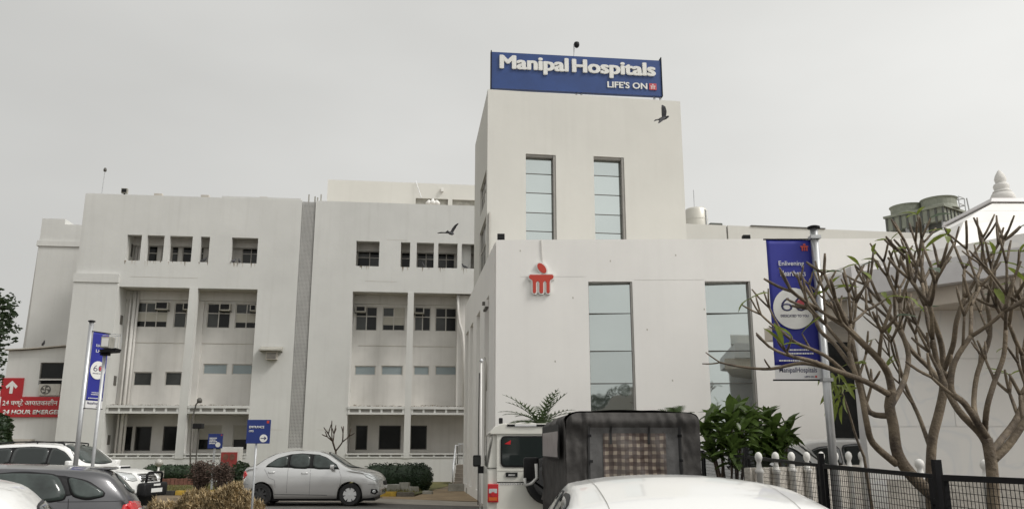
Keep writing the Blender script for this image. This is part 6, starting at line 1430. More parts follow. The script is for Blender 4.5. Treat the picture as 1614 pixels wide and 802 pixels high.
for ax in ('R', 'L'):
    suv.patch(ax, [(-1.98,1.19), (-1.86,1.52), (-1.5,1.60), (-.6,1.64), (.10,1.605), (.36,1.51), (.78,1.14)], 'pillar_trim', 'black_plastic', .0025)
    suv.glass_pane(ax, [(-.02,1.13), (-.02,1.59), (.14,1.58), (.36,1.49), (.62,1.30), (.76,1.13)]); suv.glass_pane(ax, [(-.08,1.135), (-.08,1.60), (-.6,1.62), (-1.04,1.60), (-1.04,1.15)]); suv.glass_pane(ax, [(-1.10,1.16), (-1.10,1.595), (-1.5,1.565), (-1.84,1.46), (-1.94,1.24), (-1.88,1.18)])
    suv.seam(ax, [(-.06,.45), (-.06,1.14)]); suv.seam(ax, [(.85,1.05), (.88,.8), (.82,.5)]); suv.seam(ax, [(-1.06,1.15), (-.98,.8)]); handles(suv, ax, ((-.25, 1.03), (-.92, 1.03)))
    suv.patch(ax, [(2.25,.80), (2.10,.98), (1.82,1.03), (1.78,.95), (1.95,.84)], 'headlight', 'lamp_clear', .008)
    suv.patch(ax, [(-2.33,.85), (-2.30,1.10), (-2.15,1.12), (-2.12,.9)], 'tail_light', 'tail_red', .008)
suv.glass_pane('F', [(-.66,1.24), (-.53,1.67), (0,1.72), (.53,1.67), (.66,1.24), (0,1.21)], 'windscreen', 'car_glass_green'); suv.glass_pane('B', [(-.62,1.28), (-.52,1.62), (.52,1.62), (.62,1.28)], 'rear_window')
for sd_ in (-1, 1):
    suv.patch('F', [(sd_*.50,.80), (sd_*.52,.95), (sd_*.80,.97), (sd_*.82,.84), (sd_*.66,.78)], 'headlight', 'lamp_clear', .010)
    suv.patch('F', ring(sd_*.68, .55, .07, .06, 12), 'fog_light', 'lamp_clear', .012, rings=2, sub=1)
    r_ = [suv.cast('T', x, sd_*.50, .05) for x in (-1.7, -1.2, -.6, -.1, .15)]; MB().tube(r_, .020, 6).build('roof_rail', 'black_plastic', suv.root, local=True, smooth=True)
    for q in r_[::2]: MB().tube([q, q-Vector((0, 0, .06))], .018, 5).build('rail_foot', 'black_plastic', suv.root, local=True)
suv.patch('F', rrect(-.40, .40, .76, .96, .05), 'grille', 'chrome', .008); 
for i in range(4): suv.patch('F', rrect(-.37, .37, .785+i*.042, .808+i*.042, .008, 2), 'grille_slot', 'black_plastic', .014, rings=2, sub=2)
mb = MB().box(2.30, 2.52, -.56, .56, .40, .74); mb.build('bull_bar', 'black_plastic', suv.root, local=True, bevel=.06, smooth=True)
mb = MB()
mb.tube([(2.42,-.36,.7), (2.44,-.36,.95), (2.44,-.28,.99), (2.44,.28,.99), (2.44,.36,.95), (2.42,.36,.7)], .03, 8); mb.build('bull_bar_hoop', 'black_metal', suv.root, local=True, smooth=True)
MB().box(2.522, 2.532, -.26, .26, .50, .60).build('number_plate', 'plate', suv.root, local=True); MB().box(2.522, 2.530, -.16, .16, .66, .71).build('badge_plate', 'plate', suv.root, local=True)
suv.mirror_pair(.72, 1.14, 1.1); h = suv.cast('T', 1.45, 0, 0); MB().box(1.30, 1.60, -.25, .25, h.z-.03, h.z+.055).build('bonnet_scoop', 'paint_white', suv.root, local=True, bevel=.025, smooth=True); MB().box(1.6, 1.607, -.22, .22, h.z-.015, h.z+.035).build('scoop_mouth', 'black_plastic', suv.root, local=True)
MB().tube([suv.cast('R', .9, 1.08, -.01), suv.cast('R', .9, 1.08, .02)+Vector((-.28, 0, .5))], .006, 5).build('aerial', 'black_plastic', suv.root, local=True)

# -------- grey hatchback, tail to the right
HAT = dict(L=3.90, W=.86, sill=.20, wr=.315, wx=(-1.28, 1.22), rims=('alloy', 'alloy'), tumble=.38, taper=.11, curve=.22,
    top=[(-1.95,.52), (-1.94,.78), (-1.90,.95), (-1.82,1.08), (-1.66,1.26), (-1.50,1.385), (-1.30,1.425), (-.80,1.455), (-.30,1.47), (.05,1.455), (.40,1.36), (.80,1.14), (1.08,1.0), (1.4,.93), (1.7,.82), (1.88,.66), (1.95,.48)],
    belt=[(-1.95,.48), (-1.90,.82), (-1.75,.975), (-1.3,.99), (-.5,.945), (.5,.92), (1.0,.89), (1.5,.80), (1.95,.44)])
HAT['top'] = [(x, z*.968) for x, z in HAT['top']]; YH = 11.4; tail = atY(226, 785, YH-.1)
rz = R(207.0)
def place(car_L, tx, ty, rz): return (tx+math.cos(rz)*car_L/2, ty+math.sin(rz)*car_L/2, .004)
hl = place(3.9, tail.x+.02, YH-.1, rz)
hat = Car(HAT, 'dark grey hatchback with red tail light at the lower left', 'car', 'parked_hatchback', hl, rz, 'paint_grey', 'car_glass_green')
for ax in ('R', 'L'):
    hat.patch(ax, [(-1.44,1.06), (-1.22,1.235), (-1.0,1.29), (-.5,1.335), (.18,1.305), (.46,1.20), (.78,.975)], 'pillar_trim', 'black_plastic', .0025)
    hat.glass_pane(ax, [(-.12,.985), (-.12,1.305), (-.5,1.325), (-.92,1.30), (-1.03,1.10), (-1.0,1.01)]); hat.glass_pane(ax, [(-1.11,1.065), (-1.03,1.275), (-1.22,1.225), (-1.43,1.10), (-1.42,1.05), (-1.26,1.03)], frame=True, grow_=.022); hat.glass_pane(ax, [(-.04,.98), (-.04,1.305), (.18,1.295), (.45,1.19), (.72,1.04), (.78,.975)])
    hat.seam(ax, [(-.08,.3), (-.08,.96)], .008); hat.seam(ax, [(-1.065,1.03), (-1.08,.80), (-.98,.55)], .008); hat.seam(ax, [(.78,.94), (.82,.7), (.78,.4)]); hat.seam(ax, [(-1.9,1.0), (-1.55,.99), (-.95,1.0)], .006); handles(hat, ax, ((-.22, .87), (-.80, .89)))
    hat.patch(ax, [(-1.915,.72), (-1.90,.94), (-1.78,.975), (-1.66,.945), (-1.64,.89), (-1.74,.83), (-1.80,.70)], 'tail_light', 'tail_red', .012)
    hat.patch(ax, [(-1.895,.80), (-1.89,.88), (-1.84,.885), (-1.83,.80)], 'reverse_light', 'lamp_clear', .018)
    hat.patch(ax, [(1.86,.66), (1.75,.78), (1.45,.84), (1.5,.75), (1.75,.64)], 'headlight', 'lamp_clear', .007); hat.patch(ax, ring(-1.42, .80, .075, .075, 14), 'fuel_flap', 'paint_grey', .003, rings=2, sub=1)
hat.glass_pane('B', [(-.54,1.06), (-.44,1.29), (.44,1.29), (.54,1.06)], 'rear_window'); hat.glass_pane('F', [(-.60,1.03), (-.46,1.38), (.46,1.38), (.60,1.03)], 'windscreen')
for sd_ in (-1, 1): hat.patch('B', [(sd_*.52,.78), (sd_*.50,.95), (sd_*.72,.98), (sd_*.76,.80)], 'tail_light', 'tail_red', .012)
hat.patch('B', rrect(-.25, .25, .62, .74, .01, 2), 'number_plate', 'plate', .012, rings=2, sub=1)
a = hat.cast('T', -1.42, 0, 0).z
MB().add([(-1.30,-.44,a-.03), (-1.30,.44,a-.03), (-1.56,.42,a-.01), (-1.56,-.42,a-.01), (-1.26,-.44,a+.012), (-1.26,.44,a+.012), (-1.60,.41,a+.008), (-1.60,-.41,a+.008)], [(3,2,1,0), (4,5,6,7), (0,1,5,4), (1,2,6,5), (2,3,7,6), (3,0,4,7)]).build('roof_spoiler', 'paint_grey', hat.root, local=True, bevel=.012, smooth=True)
hat.mirror_pair(.66, .96)

# -------- white sedan right in front, facing away
SD2 = dict(L=4.25, W=.81, sill=.2, wr=.315, wx=(-1.42, 1.18), rims=('spoke', 'spoke'), tumble=.46, taper=.12, curve=.22,
    top=[(-2.125,.5), (-2.11,.78), (-2.05,.98), (-1.9,1.05), (-1.55,1.10), (-1.15,1.25), (-.70,1.395), (-.10,1.462), (.30,1.46), (.60,1.39), (.98,1.16), (1.2,1.02), (1.6,.94), (1.95,.8), (2.08,.65), (2.125,.48)],
    belt=[(-2.125,.47), (-2.05,.84), (-1.85,.97), (-1.3,1.0), (0,.96), (1.0,.92), (1.6,.82), (2.125,.45)])
fc_ = Car(SD2, 'nearest white sedan whose roof fills the bottom right foreground', 'car', 'parked_sedan', (.89, 4.85, .004), R(90), 'paint_white')
for ax in ('R', 'L'):
    fc_.glass_pane(ax, [(-.06,1.03), (-.06,1.365), (-.40,1.355), (-.62,1.325), (-.62,1.06)]); fc_.glass_pane(ax, [(-.68,1.06), (-.68,1.315), (-.95,1.21), (-1.18,1.07)]); fc_.glass_pane(ax, [(.02,1.02), (.02,1.368), (.28,1.355), (.52,1.27), (.76,1.11), (.86,1.0)])
    handles(fc_, ax, ((-.18, .9), (-.95, .93))); fc_.patch(ax, [(-2.08,.76), (-2.04,.96), (-1.86,1.0), (-1.82,.88)], 'tail_light', 'tail_red', .008); fc_.patch(ax, [(2.05,.64), (1.9,.78), (1.6,.86), (1.65,.76)], 'headlight', 'lamp_clear', .007)
    fc_.seam(ax, [(-.02,.3), (-.02,1.01)])
fc_.glass_pane('F', [(-.58,1.06), (-.44,1.36), (.44,1.36), (.58,1.06)], 'windscreen'); fc_.glass_pane('B', [(-.56,1.12), (-.44,1.30), (.44,1.30), (.56,1.12)], 'rear_window')
for sd_ in (-1, 1): fc_.seam('T', [(-.85, sd_*.44), (-.2, sd_*.455), (.45, sd_*.445)], .004, 'trim_shade')
fc_.patch('B', rrect(-.25, .25, .64, .76, .01, 2), 'number_plate', 'plate', .012, rings=2, sub=1); fc_.mirror_pair(.72, 1.0)

# -------- white car corner, lower left
HT2 = dict(HAT); HT2['top'] = [(x, z*1.05) for x, z in HAT['top']]; HT2['belt'] = [(x, z*1.05) for x, z in HAT['belt']]
tl = atY(160, 800, 5.2); rz = R(206)
wc = Car(HT2, 'white hatchback of which only the roof corner shows at the lower left', 'car', 'parked_hatchback', place(3.9, tl.x, 5.2, rz), rz, 'paint_white')
for ax in ('R', 'L'): wc.glass_pane(ax, [(-.08,.985), (-.08,1.30), (-.45,1.315), (-.78,1.30), (-.93,1.07), (-.90,1.01)]); wc.glass_pane(ax, [(.0,.98), (.0,1.30), (.18,1.29), (.45,1.19), (.72,1.05), (.78,.985)]); wc.patch(ax, [(-1.91,.72), (-1.90,.92), (-1.76,.98), (-1.58,.945), (-1.56,.90), (-1.78,.70)], 'tail_light', 'tail_red', .012)
wc.glass_pane('B', [(-.46,1.10), (-.38,1.30), (.38,1.30), (.46,1.10)], 'rear_window'); wc.glass_pane('F', [(-.60,1.01), (-.46,1.33), (.46,1.33), (.60,1.01)], 'windscreen')
for sd_ in (-1, 1): wc.seam('T', [(-1.50, sd_*.40), (-1.2, sd_*.46), (-.2, sd_*.50), (.3, sd_*.49)], .005, 'trim_shade')

# -------- two white cars beyond the balustrade
q = atY(1290, 715, 18.8)
c2 = Car(SUV0, 'white car with a clear windscreen behind the ball topped posts', 'car', 'parked_car', (q.x-.75, 18.9, .004), R(-25), 'paint_white', 'car_glass')
for ax in ('R', 'L'): c2.glass_pane(ax, [(-.02,1.16), (-.02,1.66), (.14,1.65), (.36,1.56), (.62,1.36), (.80,1.15)]); c2.glass_pane(ax, [(-.10,1.165), (-.10,1.67), (-.6,1.69), (-1.02,1.66), (-1.02,1.18)])
c2.glass_pane('F', [(-.66,1.24), (-.53,1.67), (0,1.72), (.53,1.67), (.66,1.24), (0,1.21)], 'windscreen', 'car_glass_green'); c2.mirror_pair(.72, 1.14); c2.patch('F', rrect(-.4, .4, .78, .94, .05), 'grille', 'black_plastic', .008)
q = atY(1337, 715, 20.6)
c3 = Car(SUV0, 'white car seen end-on against the dark lobby glass', 'car', 'parked_car', (q.x+.35, 20.4, .004), R(8), 'paint_white', 'car_glass')
for ax in ('R', 'L'): c3.glass_pane(ax, [(-.02,1.16), (-.02,1.66), (.14,1.65), (.36,1.56), (.62,1.36), (.80,1.15)]); c3.glass_pane(ax, [(-.10,1.165), (-.10,1.67), (-.6,1.69), (-1.02,1.66), (-1.02,1.18)]); c3.glass_pane(ax, [(-1.10,1.18), (-1.10,1.655), (-1.55,1.62), (-1.90,1.50), (-2.02,1.25), (-1.95,1.20)])
c3.glass_pane('F', [(-.66,1.24), (-.53,1.67), (0,1.72), (.53,1.67), (.66,1.24), (0,1.21)], 'windscreen')

# -------- cream boxy jeep, rear view
YB = 13.2; bx0 = atY(757, 770, YB).x; BW = 1.72; bcx = bx0+BW/2
bj = thing('boxy_jeep', 'cream boxy jeep with rear spare wheel parked behind the canvas topped jeep', 'car', (bcx, YB+2, 0.004), R(3)); lb_ = dict(parent=bj, local=True)
def zpx(y): return atY(800, y, YB).z
zr = zpx(667.5); h = BW/2
def loft(secs, name, m, parent, bevel=0):     # list of (y, half width, z0, z1, corner radius)
    mb = MB(); n = None
    for y, hw_, z0, z1, rc in secs:
        q = rrect(-hw_, hw_, z0, z1, rc, 5); n = len(q); mb.v += [Vector((a, y, b)) for a, b in q]
    for i in range(len(secs)-1):
        for j_ in range(n): mb.f.append((i*n+j_, i*n+(j_+1) % n, (i+1)*n+(j_+1) % n, (i+1)*n+j_))
    mb.f.append(tuple(range(n))); mb.f.append(tuple((len(secs)-1)*n+j_ for j_ in range(n)))
    return mb.build(name, m, parent, smooth=False, local=True)
loft([(-2.0,h-.02,.42,1.30,.06), (-1.97,h,.40,1.32,.07), (1.2,h,.40,1.32,.07), (1.25,h-.08,.42,1.25,.07), (2.05,h-.1,.45,1.18,.08)], 'lower_body', 'paint_cream', bj)
mb = MB(); n = None
secs = [(-1.99,0), (-1.95,.012), (.75,.012), (.95,-.05)]
for y, g_ in secs:
    q = [(-h+.01-g_*0, 1.31), (h-.01, 1.31), (h-.10-max(0,-g_), zr-.16), (h-.14-max(0,-g_), zr-.09), (h-.24, zr-.045), (-h+.24, zr-.045), (-h+.14+max(0,-g_), zr-.09), (-h+.10+max(0,-g_), zr-.16)]
    yy = y if True else y; n = len(q); mb.v += [Vector((a, yy+(0 if y < 0 else (.35 if b < 1.4 else 0)), b)) for a, b in q]
for i in range(len(secs)-1):
    for j_ in range(n): mb.f.append((i*n+j_, i*n+(j_+1) % n, (i+1)*n+(j_+1) % n, (i+1)*n+j_))
mb.f.append(tuple(range(n))); mb.f.append(tuple((len(secs)-1)*n+j_ for j_ in range(n))); mb.build('cabin', 'paint_cream', bj, local=True, bevel=.012)
# roof lip with gutter
mb = MB()
q = [(-h+.05,zr-.165), (h-.05,zr-.165), (h-.03,zr-.14), (h-.10,zr-.05), (h-.22,zr), (-h+.22,zr), (-h+.10,zr-.05), (-h+.03,zr-.14)]
mb.prism(q, lambda a_, b_, d: (a_, d, b_), -2.06, .8); mb.build('roof', 'paint_cream', bj, local=True, bevel=.014)
MB().box(-h+.30, h-.30, -2.075, -2.061, zr-.045, zr-.012).build('roof_vent', 'black_plastic', bj, local=True); MB().box(-h+.42, -h+.75, -2.083, -2.076, zr-.042, zr-.014).build('roof_sticker', 'pale_panel', bj, local=True)
zw0, zw1 = zpx(736), zpx(687)
wl = -h+.20
door = MB().box(wl-.06, h-.14, -2.035, -2.001, .50, zw1+.08).build('rear_door', 'paint_cream', bj, local=True, bevel=.012)
MB().prism(rrect(wl, h-.24, zw0, zw1, .07), lambda a_, b_, d: (a_, d, b_), -2.046, -2.036).build('window_seal', 'black_plastic', door, local=True)
MB().prism(rrect(wl+.025, h-.265, zw0+.025, zw1-.025, .055), lambda a_, b_, d: (a_, d, b_), -2.052, -2.047).build('rear_window', 'car_glass', door, local=True)
MB().prism([(wl+.06, zw1-.12), (wl+.16, zw1-.06), (wl+.15, zw1-.13)], lambda a_, b_, d: (a_, d, b_), -2.055, -2.0525).build('sticker', 'tail_red', door, local=True)
MB().box(wl+.08, wl+.26, -2.055, -2.036, zpx(751), zpx(744)).build('handle_plate', 'black_plastic', door, local=True); MB().box(wl+.12, wl+.22, -2.065, -2.056, zpx(749.5), zpx(746.5)).build('handle', 'chrome', door, local=True)
for y_ in (741, 759.5): MB().box(wl-.055, h-.15, -2.0405, -2.0355, zpx(y_)-.006, zpx(y_)+.006).build('crease', 'black_plastic' if y_ > 750 else 'paint_cream', door, local=True)
text_j = MB(); 
for i in range(10): text_j.box(wl+.0+i*.036, wl+.022+i*.036, -2.041, -2.036, zpx(763.5), zpx(761))
text_j.build('badge', 'chrome', door, local=True)
for y_ in (737.5,): MB().box(-h+.0, wl-.065, -2.012, -1.998, zpx(y_)-.004, zpx(y_)+.004).build('panel_gap', 'black_plastic', bj, local=True)
for sd_ in (-1, 1):
    x0, x1 = sorted((sd_*(h-.005), sd_*(h-.17))); za, zb = zpx(791), zpx(762)
    o = MB().box(x0, x1, -2.05, -2.0, za, zb).build('tail_light', 'tail_red', bj, local=True, bevel=.01)
    MB().box(x0+.02, x1-.02, -2.056, -2.051, za+(zb-za)*.50, za+(zb-za)*.74).build('lens_clear', 'lamp_clear', o, local=True); MB().box(x0+.02, x1-.02, -2.056, -2.051, za+(zb-za)*.10, za+(zb-za)*.28).build('lens_amber', 'tail_orange', o, local=True)
    MB().prism(ring((x0+x1)/2, za+(zb-za)*.44, .035, .035, 12), lambda a_, b_, d: (a_, d, b_), -2.060, -2.0565).build('lens_centre', 'tail_red', o, local=True)
    MB().box(*sorted((sd_*(h+.005), sd_*(h+.012))), -1.7, -.5, zw0, zw1).build('side_window', 'car_glass', bj, local=True)
    for y_ in (-1.25, 1.35):
        t_ = MB().lathe([(.2,0), (.24,.0), (.33,.0), (.355,.03), (.36,.06), (.36,.17), (.35,.2), (.2,.2)], (sd_*(h-.03)-(.0 if sd_ < 0 else .2)+(0.0), y_, .36), 22, 'x', False).build('wheel', 'rubber', bj, local=True)
        MB().lathe([(.2,.0), (.1,.03), (.02,.035)], (sd_*(h-.03)-(.0 if sd_ < 0 else .2), y_, .36), 16, 'x').build('rim', 'rim', t_, local=True)
MB().box(-h-.02, h+.02, -2.20, -2.03, .44, .58).build('rear_bumper', 'paint_cream', bj, local=True, bevel=.03)
MB().box(-.26, .26, -2.21, -2.203, .47, .56).build('number_plate', 'plate', bj, local=True)
sw = MB().lathe([(.1,0), (.25,.01), (.32,.03), (.35,.08), (.35,.15), (.32,.2), (.2,.2)], (.06, -2.25, zpx(757)), 28, 'y').build('spare_wheel', 'rubber', bj, local=True, smooth=False)
MB().lathe([(.24,-.012), (.20,-.02), (.05,-.025)], (.06, -2.25, zpx(757)), 20, 'y').build('spare_rim', 'rim_dark', sw, local=True)
zmr = zpx(728)
for sd_ in (-1, 1):
    o = MB().box(*sorted((sd_*(h+.05), sd_*(h+.20))), .82, .92, zmr-.13, zmr+.08).build('wing_mirror', 'black_plastic', bj, local=True, bevel=.03)
    MB().box(*sorted((sd_*(h+.07), sd_*(h+.18))), .812, .8195, zmr-.10, zmr+.05).build('mirror_glass', 'glass_grey', o, local=True); MB().box(*sorted((sd_*(h-.02), sd_*(h+.10))), .86, .90, zmr-.25, zmr-.12).build('mirror_arm', 'black_plastic', o, local=True)
MB().box(-h+.18, -h+.24, -1.9, -1.82, zr, zr+.09).build('roof_aerial', 'black_plastic', bj, local=True, bevel=.012)
MB().add([(-h+.12,1.12,1.28), (h-.12,1.12,1.28), (h-.2,.82,zr-.18), (-h+.2,.82,zr-.18)], [(0,1,2,3)]).build('windscreen', 'car_glass', bj, local=True)

# -------- canvas topped jeep, rear view
YJ = 9.0; jl, jr = atY(891, 705, YJ).x, atY(1106, 705, YJ).x; jw = (jr-jl)/2; jcx = (jl+jr)/2
cj = thing('canvas_jeep', 'jeep with a dark grey canvas canopy and checked cloth behind its rear sheet', 'car', (jcx, YJ, .004), R(4.0))
def zj(y): return atY(1000, y, YJ).z
ztp = zj(649); zb_ = .95
def hoop(hw_, zt_, sag=0):
    rc = .11; q = [(-hw_, zb_)]+[(-hw_+.01, zb_+(zt_-rc-zb_)*k/8) for k in range(1, 9)]
    for i in range(1, 7): t_ = R(180-90*i/6); q.append((-hw_+rc*1.5+rc*1.5*math.cos(t_), zt_-rc+rc*math.sin(t_)))
    m = [(x, z) for x, z in q]; n_ = 10
    for i in range(1, n_): x = (-hw_+rc*1.5)*(1-2*i/n_); m.append((x, zt_+.012*math.sin(math.pi*i/n_)))
    return m+[(-x, z) for x, z in q[::-1]]
mb = MB(); ny = 70; n = None; LJ = 2.35
for i in range(ny+1):
    y = LJ*i/ny; bow = -.045*abs(math.sin(math.pi*y/.78)); q = hoop(jw, ztp-.015*y+bow*.6); n = len(q)
    for j_, (a, b) in enumerate(q):
        wv = noise.noise(Vector((a*3, y*4, b*5)))*.026+(1-abs(noise.noise(Vector((a*6+b*3, y*5, b*4+4)))))*.022-.012
        k = 1+(wv+(bow*.25 if b < ztp-.1 else 0))/jw; mb.v.append(Vector((a*k, y, b+wv*.5)))
for i in range(ny):
    for j_ in range(n-1): mb.f.append((i*n+j_, i*n+j_+1, (i+1)*n+j_+1, (i+1)*n+j_))
mb.f.append(tuple(ny*n+j_ for j_ in range(n)))
mb.build('canopy', 'canvas', cj, local=True, smooth=True)
# rear curtain: wrinkled sheet fitted inside the rear hoop
mb = MB(); NX, NZ = 90, 56
def top_at(x):
    rc = .11; ax_ = abs(x); x1 = jw-rc*1.5
    return ztp-.01 if ax_ < x1 else ztp-.01-rc+rc*math.sqrt(max(0, 1-((ax_-x1)/(rc*1.5))**2))
for i in range(NX+1):
    x = -jw*.995+2*jw*.995*i/NX; tz = top_at(x)
    for j_ in range(NZ+1):
        z = zb_+(tz-zb_)*j_/NZ; vert = noise.noise(Vector((x*7, z*1.6, 2)))*.024+(abs(noise.noise(Vector((x*8+z*2.5, z*4-x, 7)))))*.034+noise.noise(Vector((x*16, z*9, 7)))*.006-(.022 if abs(abs(x)-jw*.70) < .022 else 0)
        roll = -.055*math.exp(-((z-(ztp-.10))/.07)**2)*(1 if abs(x) < jw*.93 else .3)
        mb.v.append(Vector((x, -.01+vert+roll, z)))
for i in range(NX):
    for j_ in range(NZ): a = i*(NZ+1)+j_; mb.f.append((a, a+NZ+1, a+NZ+2, a+1))
cur = mb.build('rear_curtain', 'canvas', cj, local=True, smooth=True)
def curtain_patch(x0, x1, z0, z1, name, m, off, nx=24, nz_=18, par=cur):
    g = MB(); cb = BVHTree.FromPolygons([v.co.copy() for v in cur.data.vertices], [tuple(p.vertices) for p in cur.data.polygons])
    for i in range(nx+1):
        for j_ in range(nz_+1):
            x, z = x0+(x1-x0)*i/nx, z0+(z1-z0)*j_/nz_; hh = cb.ray_cast(Vector((x, -2, z)), Vector((0, 1, 0))); y = hh[0].y if hh[0] else -.01
            g.v.append(Vector((x, y-off, z)))
    for i in range(nx):
        for j_ in range(nz_): a = i*(nz_+1)+j_; g.f.append((a, a+nz_+1, a+nz_+2, a+1))
    return g.build(name, m, par, local=True, smooth=True)
def xj(px_): return (atY(px_, 710, YJ).x-jcx)
curtain_patch(xj(926), xj(1075), zb_+.005, zj(674), 'sheet_panel', 'canvas_grey', .006)
curtain_patch(xj(950), xj(1050), zb_+.01, zj(683), 'clear_sheet', 'plaid', .012)
for a in (927, 962, 1023, 1072): curtain_patch(xj(a)-.012, xj(a)+.012, zj(700) if a in (962, 1023) else zb_+.01, zj(672), 'strap', 'strap', .018, 2, 10)
for a, b in ((928, 687), (930, 727), (1072, 687), (1073, 726)): curtain_patch(xj(a)-.02, xj(a)+.02, zj(b)-.014, zj(b)+.014, 'buckle', 'black_metal', .028, 2, 2)
MB().box(-jw-.042, -jw-.034, .26, 1.84, 1.50, 1.86).build('side_window_back', 'strap', cj, local=True)
g = MB()
for i in range(9):
    for j_ in range(9): y, z = .30+1.5*i/8, zj(721)+(zj(679)-zj(721))*j_/8; g.v.append(Vector((-jw-.050-.008*noise.noise(Vector((y*6, z*6, 1))), y, z)))
for i in range(8):
    for j_ in range(8): a = i*9+j_; g.f.append((a, a+9, a+10, a+1))
g.build('side_window', 'vinyl_pink', cj, local=True, smooth=True)
# tub, bumper, wheels, mirrors
loft([(-.02,jw-.02,.48,.97,.03), (2.5,jw-.02,.48,.97,.03), (2.55,jw-.1,.5,1.02,.04), (3.7,jw-.22,.52,1.0,.05)], 'tub', 'black_metal', cj)
MB().box(-jw, jw, -.16, -.025, .46, .58).build('rear_bumper', 'black_metal', cj, local=True, bevel=.02)
MB().box(-jw+.02, jw-.02, 2.36, 2.40, .98, ztp-.10).build('windscreen_frame', 'black_metal', cj, local=True)
for sd_ in (-1, 1):
    for y_ in (.62, 3.0):
        t_ = MB().lathe([(.2,0), (.25,0), (.34,0), (.365,.03), (.37,.06), (.37,.16), (.36,.2), (.2,.2)], (sd_*(jw)-(0 if sd_ < 0 else .2), y_, .37), 22, 'x', False).build('wheel', 'rubber', cj, local=True)
        MB().lathe([(.2,.0), (.1,.03), (.02,.035)], (sd_*(jw)-(0 if sd_ < 0 else .2), y_, .37), 16, 'x').build('rim', 'rim_dark', t_, local=True)
    MB().box(*sorted((sd_*(jw-.16), sd_*(jw-.03))), -.05, -.022, .72, .86).build('tail_light', 'tail_red', cj, local=True)
    zm = atY(842, 745, 11.4).z; x_ = sd_*(jw+.15)
    o = MB().box(x_-.10, x_+.10, 2.28, 2.36, zm-.10, zm+.20).build('wing_mirror', 'black_plastic', cj, local=True, bevel=.03, smooth=True)
    MB().tube([(x_+.06, 2.27, zm+.12), (x_+.07, 2.27, zm-.06), (x_+.0, 2.27, zm-.13), (x_-.08, 2.27, zm-.15), (x_-.09, 2.27, zm-.06)], .022, 7).build('mirror_frame', 'white_plastic', o, local=True, smooth=True)
    MB().tube([(x_, 2.33, zm-.08), (sd_*(jw-.02), 2.36, zm-.2)], .016, 6).build('mirror_arm', 'black_metal', o, local=True)
# parked scooter half hidden behind the fence
sc = thing('scooter', 'dark scooter with white mirror stem half hidden behind the shrub and fence', 'scooter', (atY(1182, 760, 13.9).x, 13.9, 0), R(70)); 
MB().tube([(-.62, 0, .27), (-.62, .001, .27)], .01, 4)
for x in (-.60, .62):
    t_ = MB().lathe([(.12,-.05), (.22,-.05), (.26,-.03), (.26,.03), (.22,.05), (.12,.05)], (x, 0, .26), 20, 'y').build('wheel', 'rubber', sc, local=True); MB().lathe([(.13,-.03), (.02,-.04), (.02,.04), (.13,.03)], (x, 0, .26), 14, 'y').build('rim', 'rim', t_, local=True)
mb = MB(); mb.tube([(-.85,0,.62), (-.6,0,.66), (-.2,0,.6), (0,0,.42), (.25,0,.36), (.42,0,.55), (.48,0,.85), (.5,0,1.0)], [.10,.16,.16,.13,.12,.13,.12,.07], 12); mb.build('body', 'black_plastic', sc, local=True, smooth=True)
MB().tube([(-.72,0,.80), (-.4,0,.84), (-.05,0,.78)], [.10,.13,.10], 10, flat=.5).build('seat', 'rubber', sc, local=True, smooth=True)
mb = MB(); mb.tube([(.44,-.34,1.08), (.5,0,1.02), (.44,.34,1.08)], .02, 7); mb.tube([(.62,0,.26), (.5,0,1.0)], .03, 7); mb.build('handlebar', 'galv', sc, local=True, smooth=True)
for y in (-.3, .3): MB().tube([(.46,y,1.07), (.48,y*1.15,1.28)], .008, 5).build('mirror_stem', 'white_plastic', sc, local=True); MB().lathe([(.01,-.01), (.06,0), (.01,.01)], (.48, y*1.15, 1.32), 12, 'x').build('mirror', 'chrome', sc, local=True)

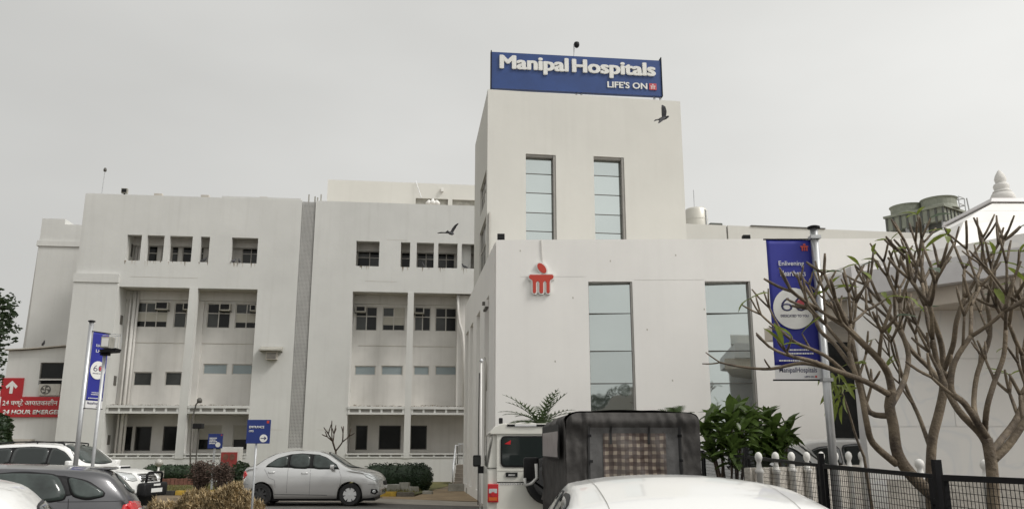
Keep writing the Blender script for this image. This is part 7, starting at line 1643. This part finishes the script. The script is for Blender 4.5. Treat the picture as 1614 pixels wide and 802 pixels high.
# ------------------------------------------------------------------ pigeons
def bird_flying(label, p, heading, wingL, wingR, bank=0.0):
    mb = MB(); mb.tube([(-.17,0,-.01), (-.10,0,0), (-.02,0,.005), (.07,0,.01), (.12,0,.025), (.155,0,.03), (.175,0,.022)], [.02,.042,.058,.05,.032,.03,.008], 12)
    mb.hexa([(-.12,-.03,-.005), (-.12,.03,-.005), (-.29,.075,-.012), (-.29,-.075,-.012), (-.12,-.03,.012), (-.12,.03,.012), (-.29,.075,.004), (-.29,-.075,.004)])
    for sd_, pts in ((1, wingL), (-1, wingR)):
        prev = None
        for k in range(len(pts)):
            y, z, xf, xb = pts[k]; th_ = .014 if k == 0 else .010 if k < len(pts)-1 else .007; cur_ = [(xb, sd_*y, z-th_), (xf, sd_*y, z-th_), (xf, sd_*y, z+th_), (xb, sd_*y, z+th_)]
            if prev: mb.add(prev+cur_, [(0,1,5,4), (1,2,6,5), (2,3,7,6), (3,0,4,7), (3,2,1,0), (4,5,6,7)])
            prev = cur_
    o = mb.build('pigeon', 'bird', None, local=True, smooth=True); o.location = p; o.rotation_euler = (bank, 0, heading); o.scale = (.8, .8, .8)
    md = o.modifiers.new('skin', 'REMESH'); md.mode = 'VOXEL'; md.voxel_size = .0075; md.use_smooth_shade = True
    tag(o, label, 'bird', 'pigeons')
bird_flying('pigeon flying in front of the right top corner of the tower', atY(1046, 187, 18.5), R(-30), [(.03,.02,.07,-.06), (.14,.16,.10,-.06), (.26,.26,.06,-.07), (.36,.31,-.03,-.08)], [(.03,.02,.07,-.06), (.13,.03,.08,-.07), (.25,.0,.02,-.09), (.33,-.02,-.05,-.09)], R(38))
bird_flying('pigeon flying in front of the upper openings of the right half of the wing', atY(711, 368, 21.0), R(60), [(.03,.02,.07,-.06), (.14,.14,.10,-.06), (.28,.25,.06,-.07), (.40,.30,-.03,-.08)], [(.03,.02,.07,-.06), (.15,.08,.08,-.07), (.30,.10,.02,-.09), (.42,.08,-.05,-.09)], R(-30))
pm = MB(); pm.tube([(-.20,0,.05), (-.12,0,.09), (-.03,0,.12), (.05,0,.15), (.085,0,.20), (.10,0,.245), (.125,0,.255), (.15,0,.245)], [.012,.045,.062,.055,.036,.032,.026,.006], 12)
for y in (-.02, .02): pm.tube([(0,y,.10), (.01,y,.0)], .008, 5)
perch = [(FAC.p(tops[3][0]+.22, -.1, zt0), 'pigeon perched on the sill of the narrow fourth opening of the left half'), (FAC.p(tops[4][0]+.15, -.1, zt0), 'pigeon perched at the left end of the fifth upper opening'), (FAC.p(tops[4][0]+.42, -.1, zt0), 'second pigeon perched in the fifth upper opening of the left half'),
         (FAC.p(tops[9][0]+.15, -.1, zt0), 'pigeon perched in the rightmost upper opening of the wing'), (FAC.p(tops[7][0]+.35, -.1, zt0), 'pigeon perched on the sill of the third opening from the right'), (AN.p(AN.hit(67, 545)[0], -.05, zl+(zr_-zl)*.42+.1), 'pigeon perched on the sagging annex roof')]
p0 = None
for i, (q, lab) in enumerate(perch):
    o = pm.build('pigeon', 'bird', None, local=True, smooth=True) if p0 is None else p0.copy()
    if p0 is None: p0 = o
    else: C.objects.link(o)
    o.location = q; o.rotation_euler = (0, 0, 1.1*i); tag(o, lab, 'bird', 'pigeons')
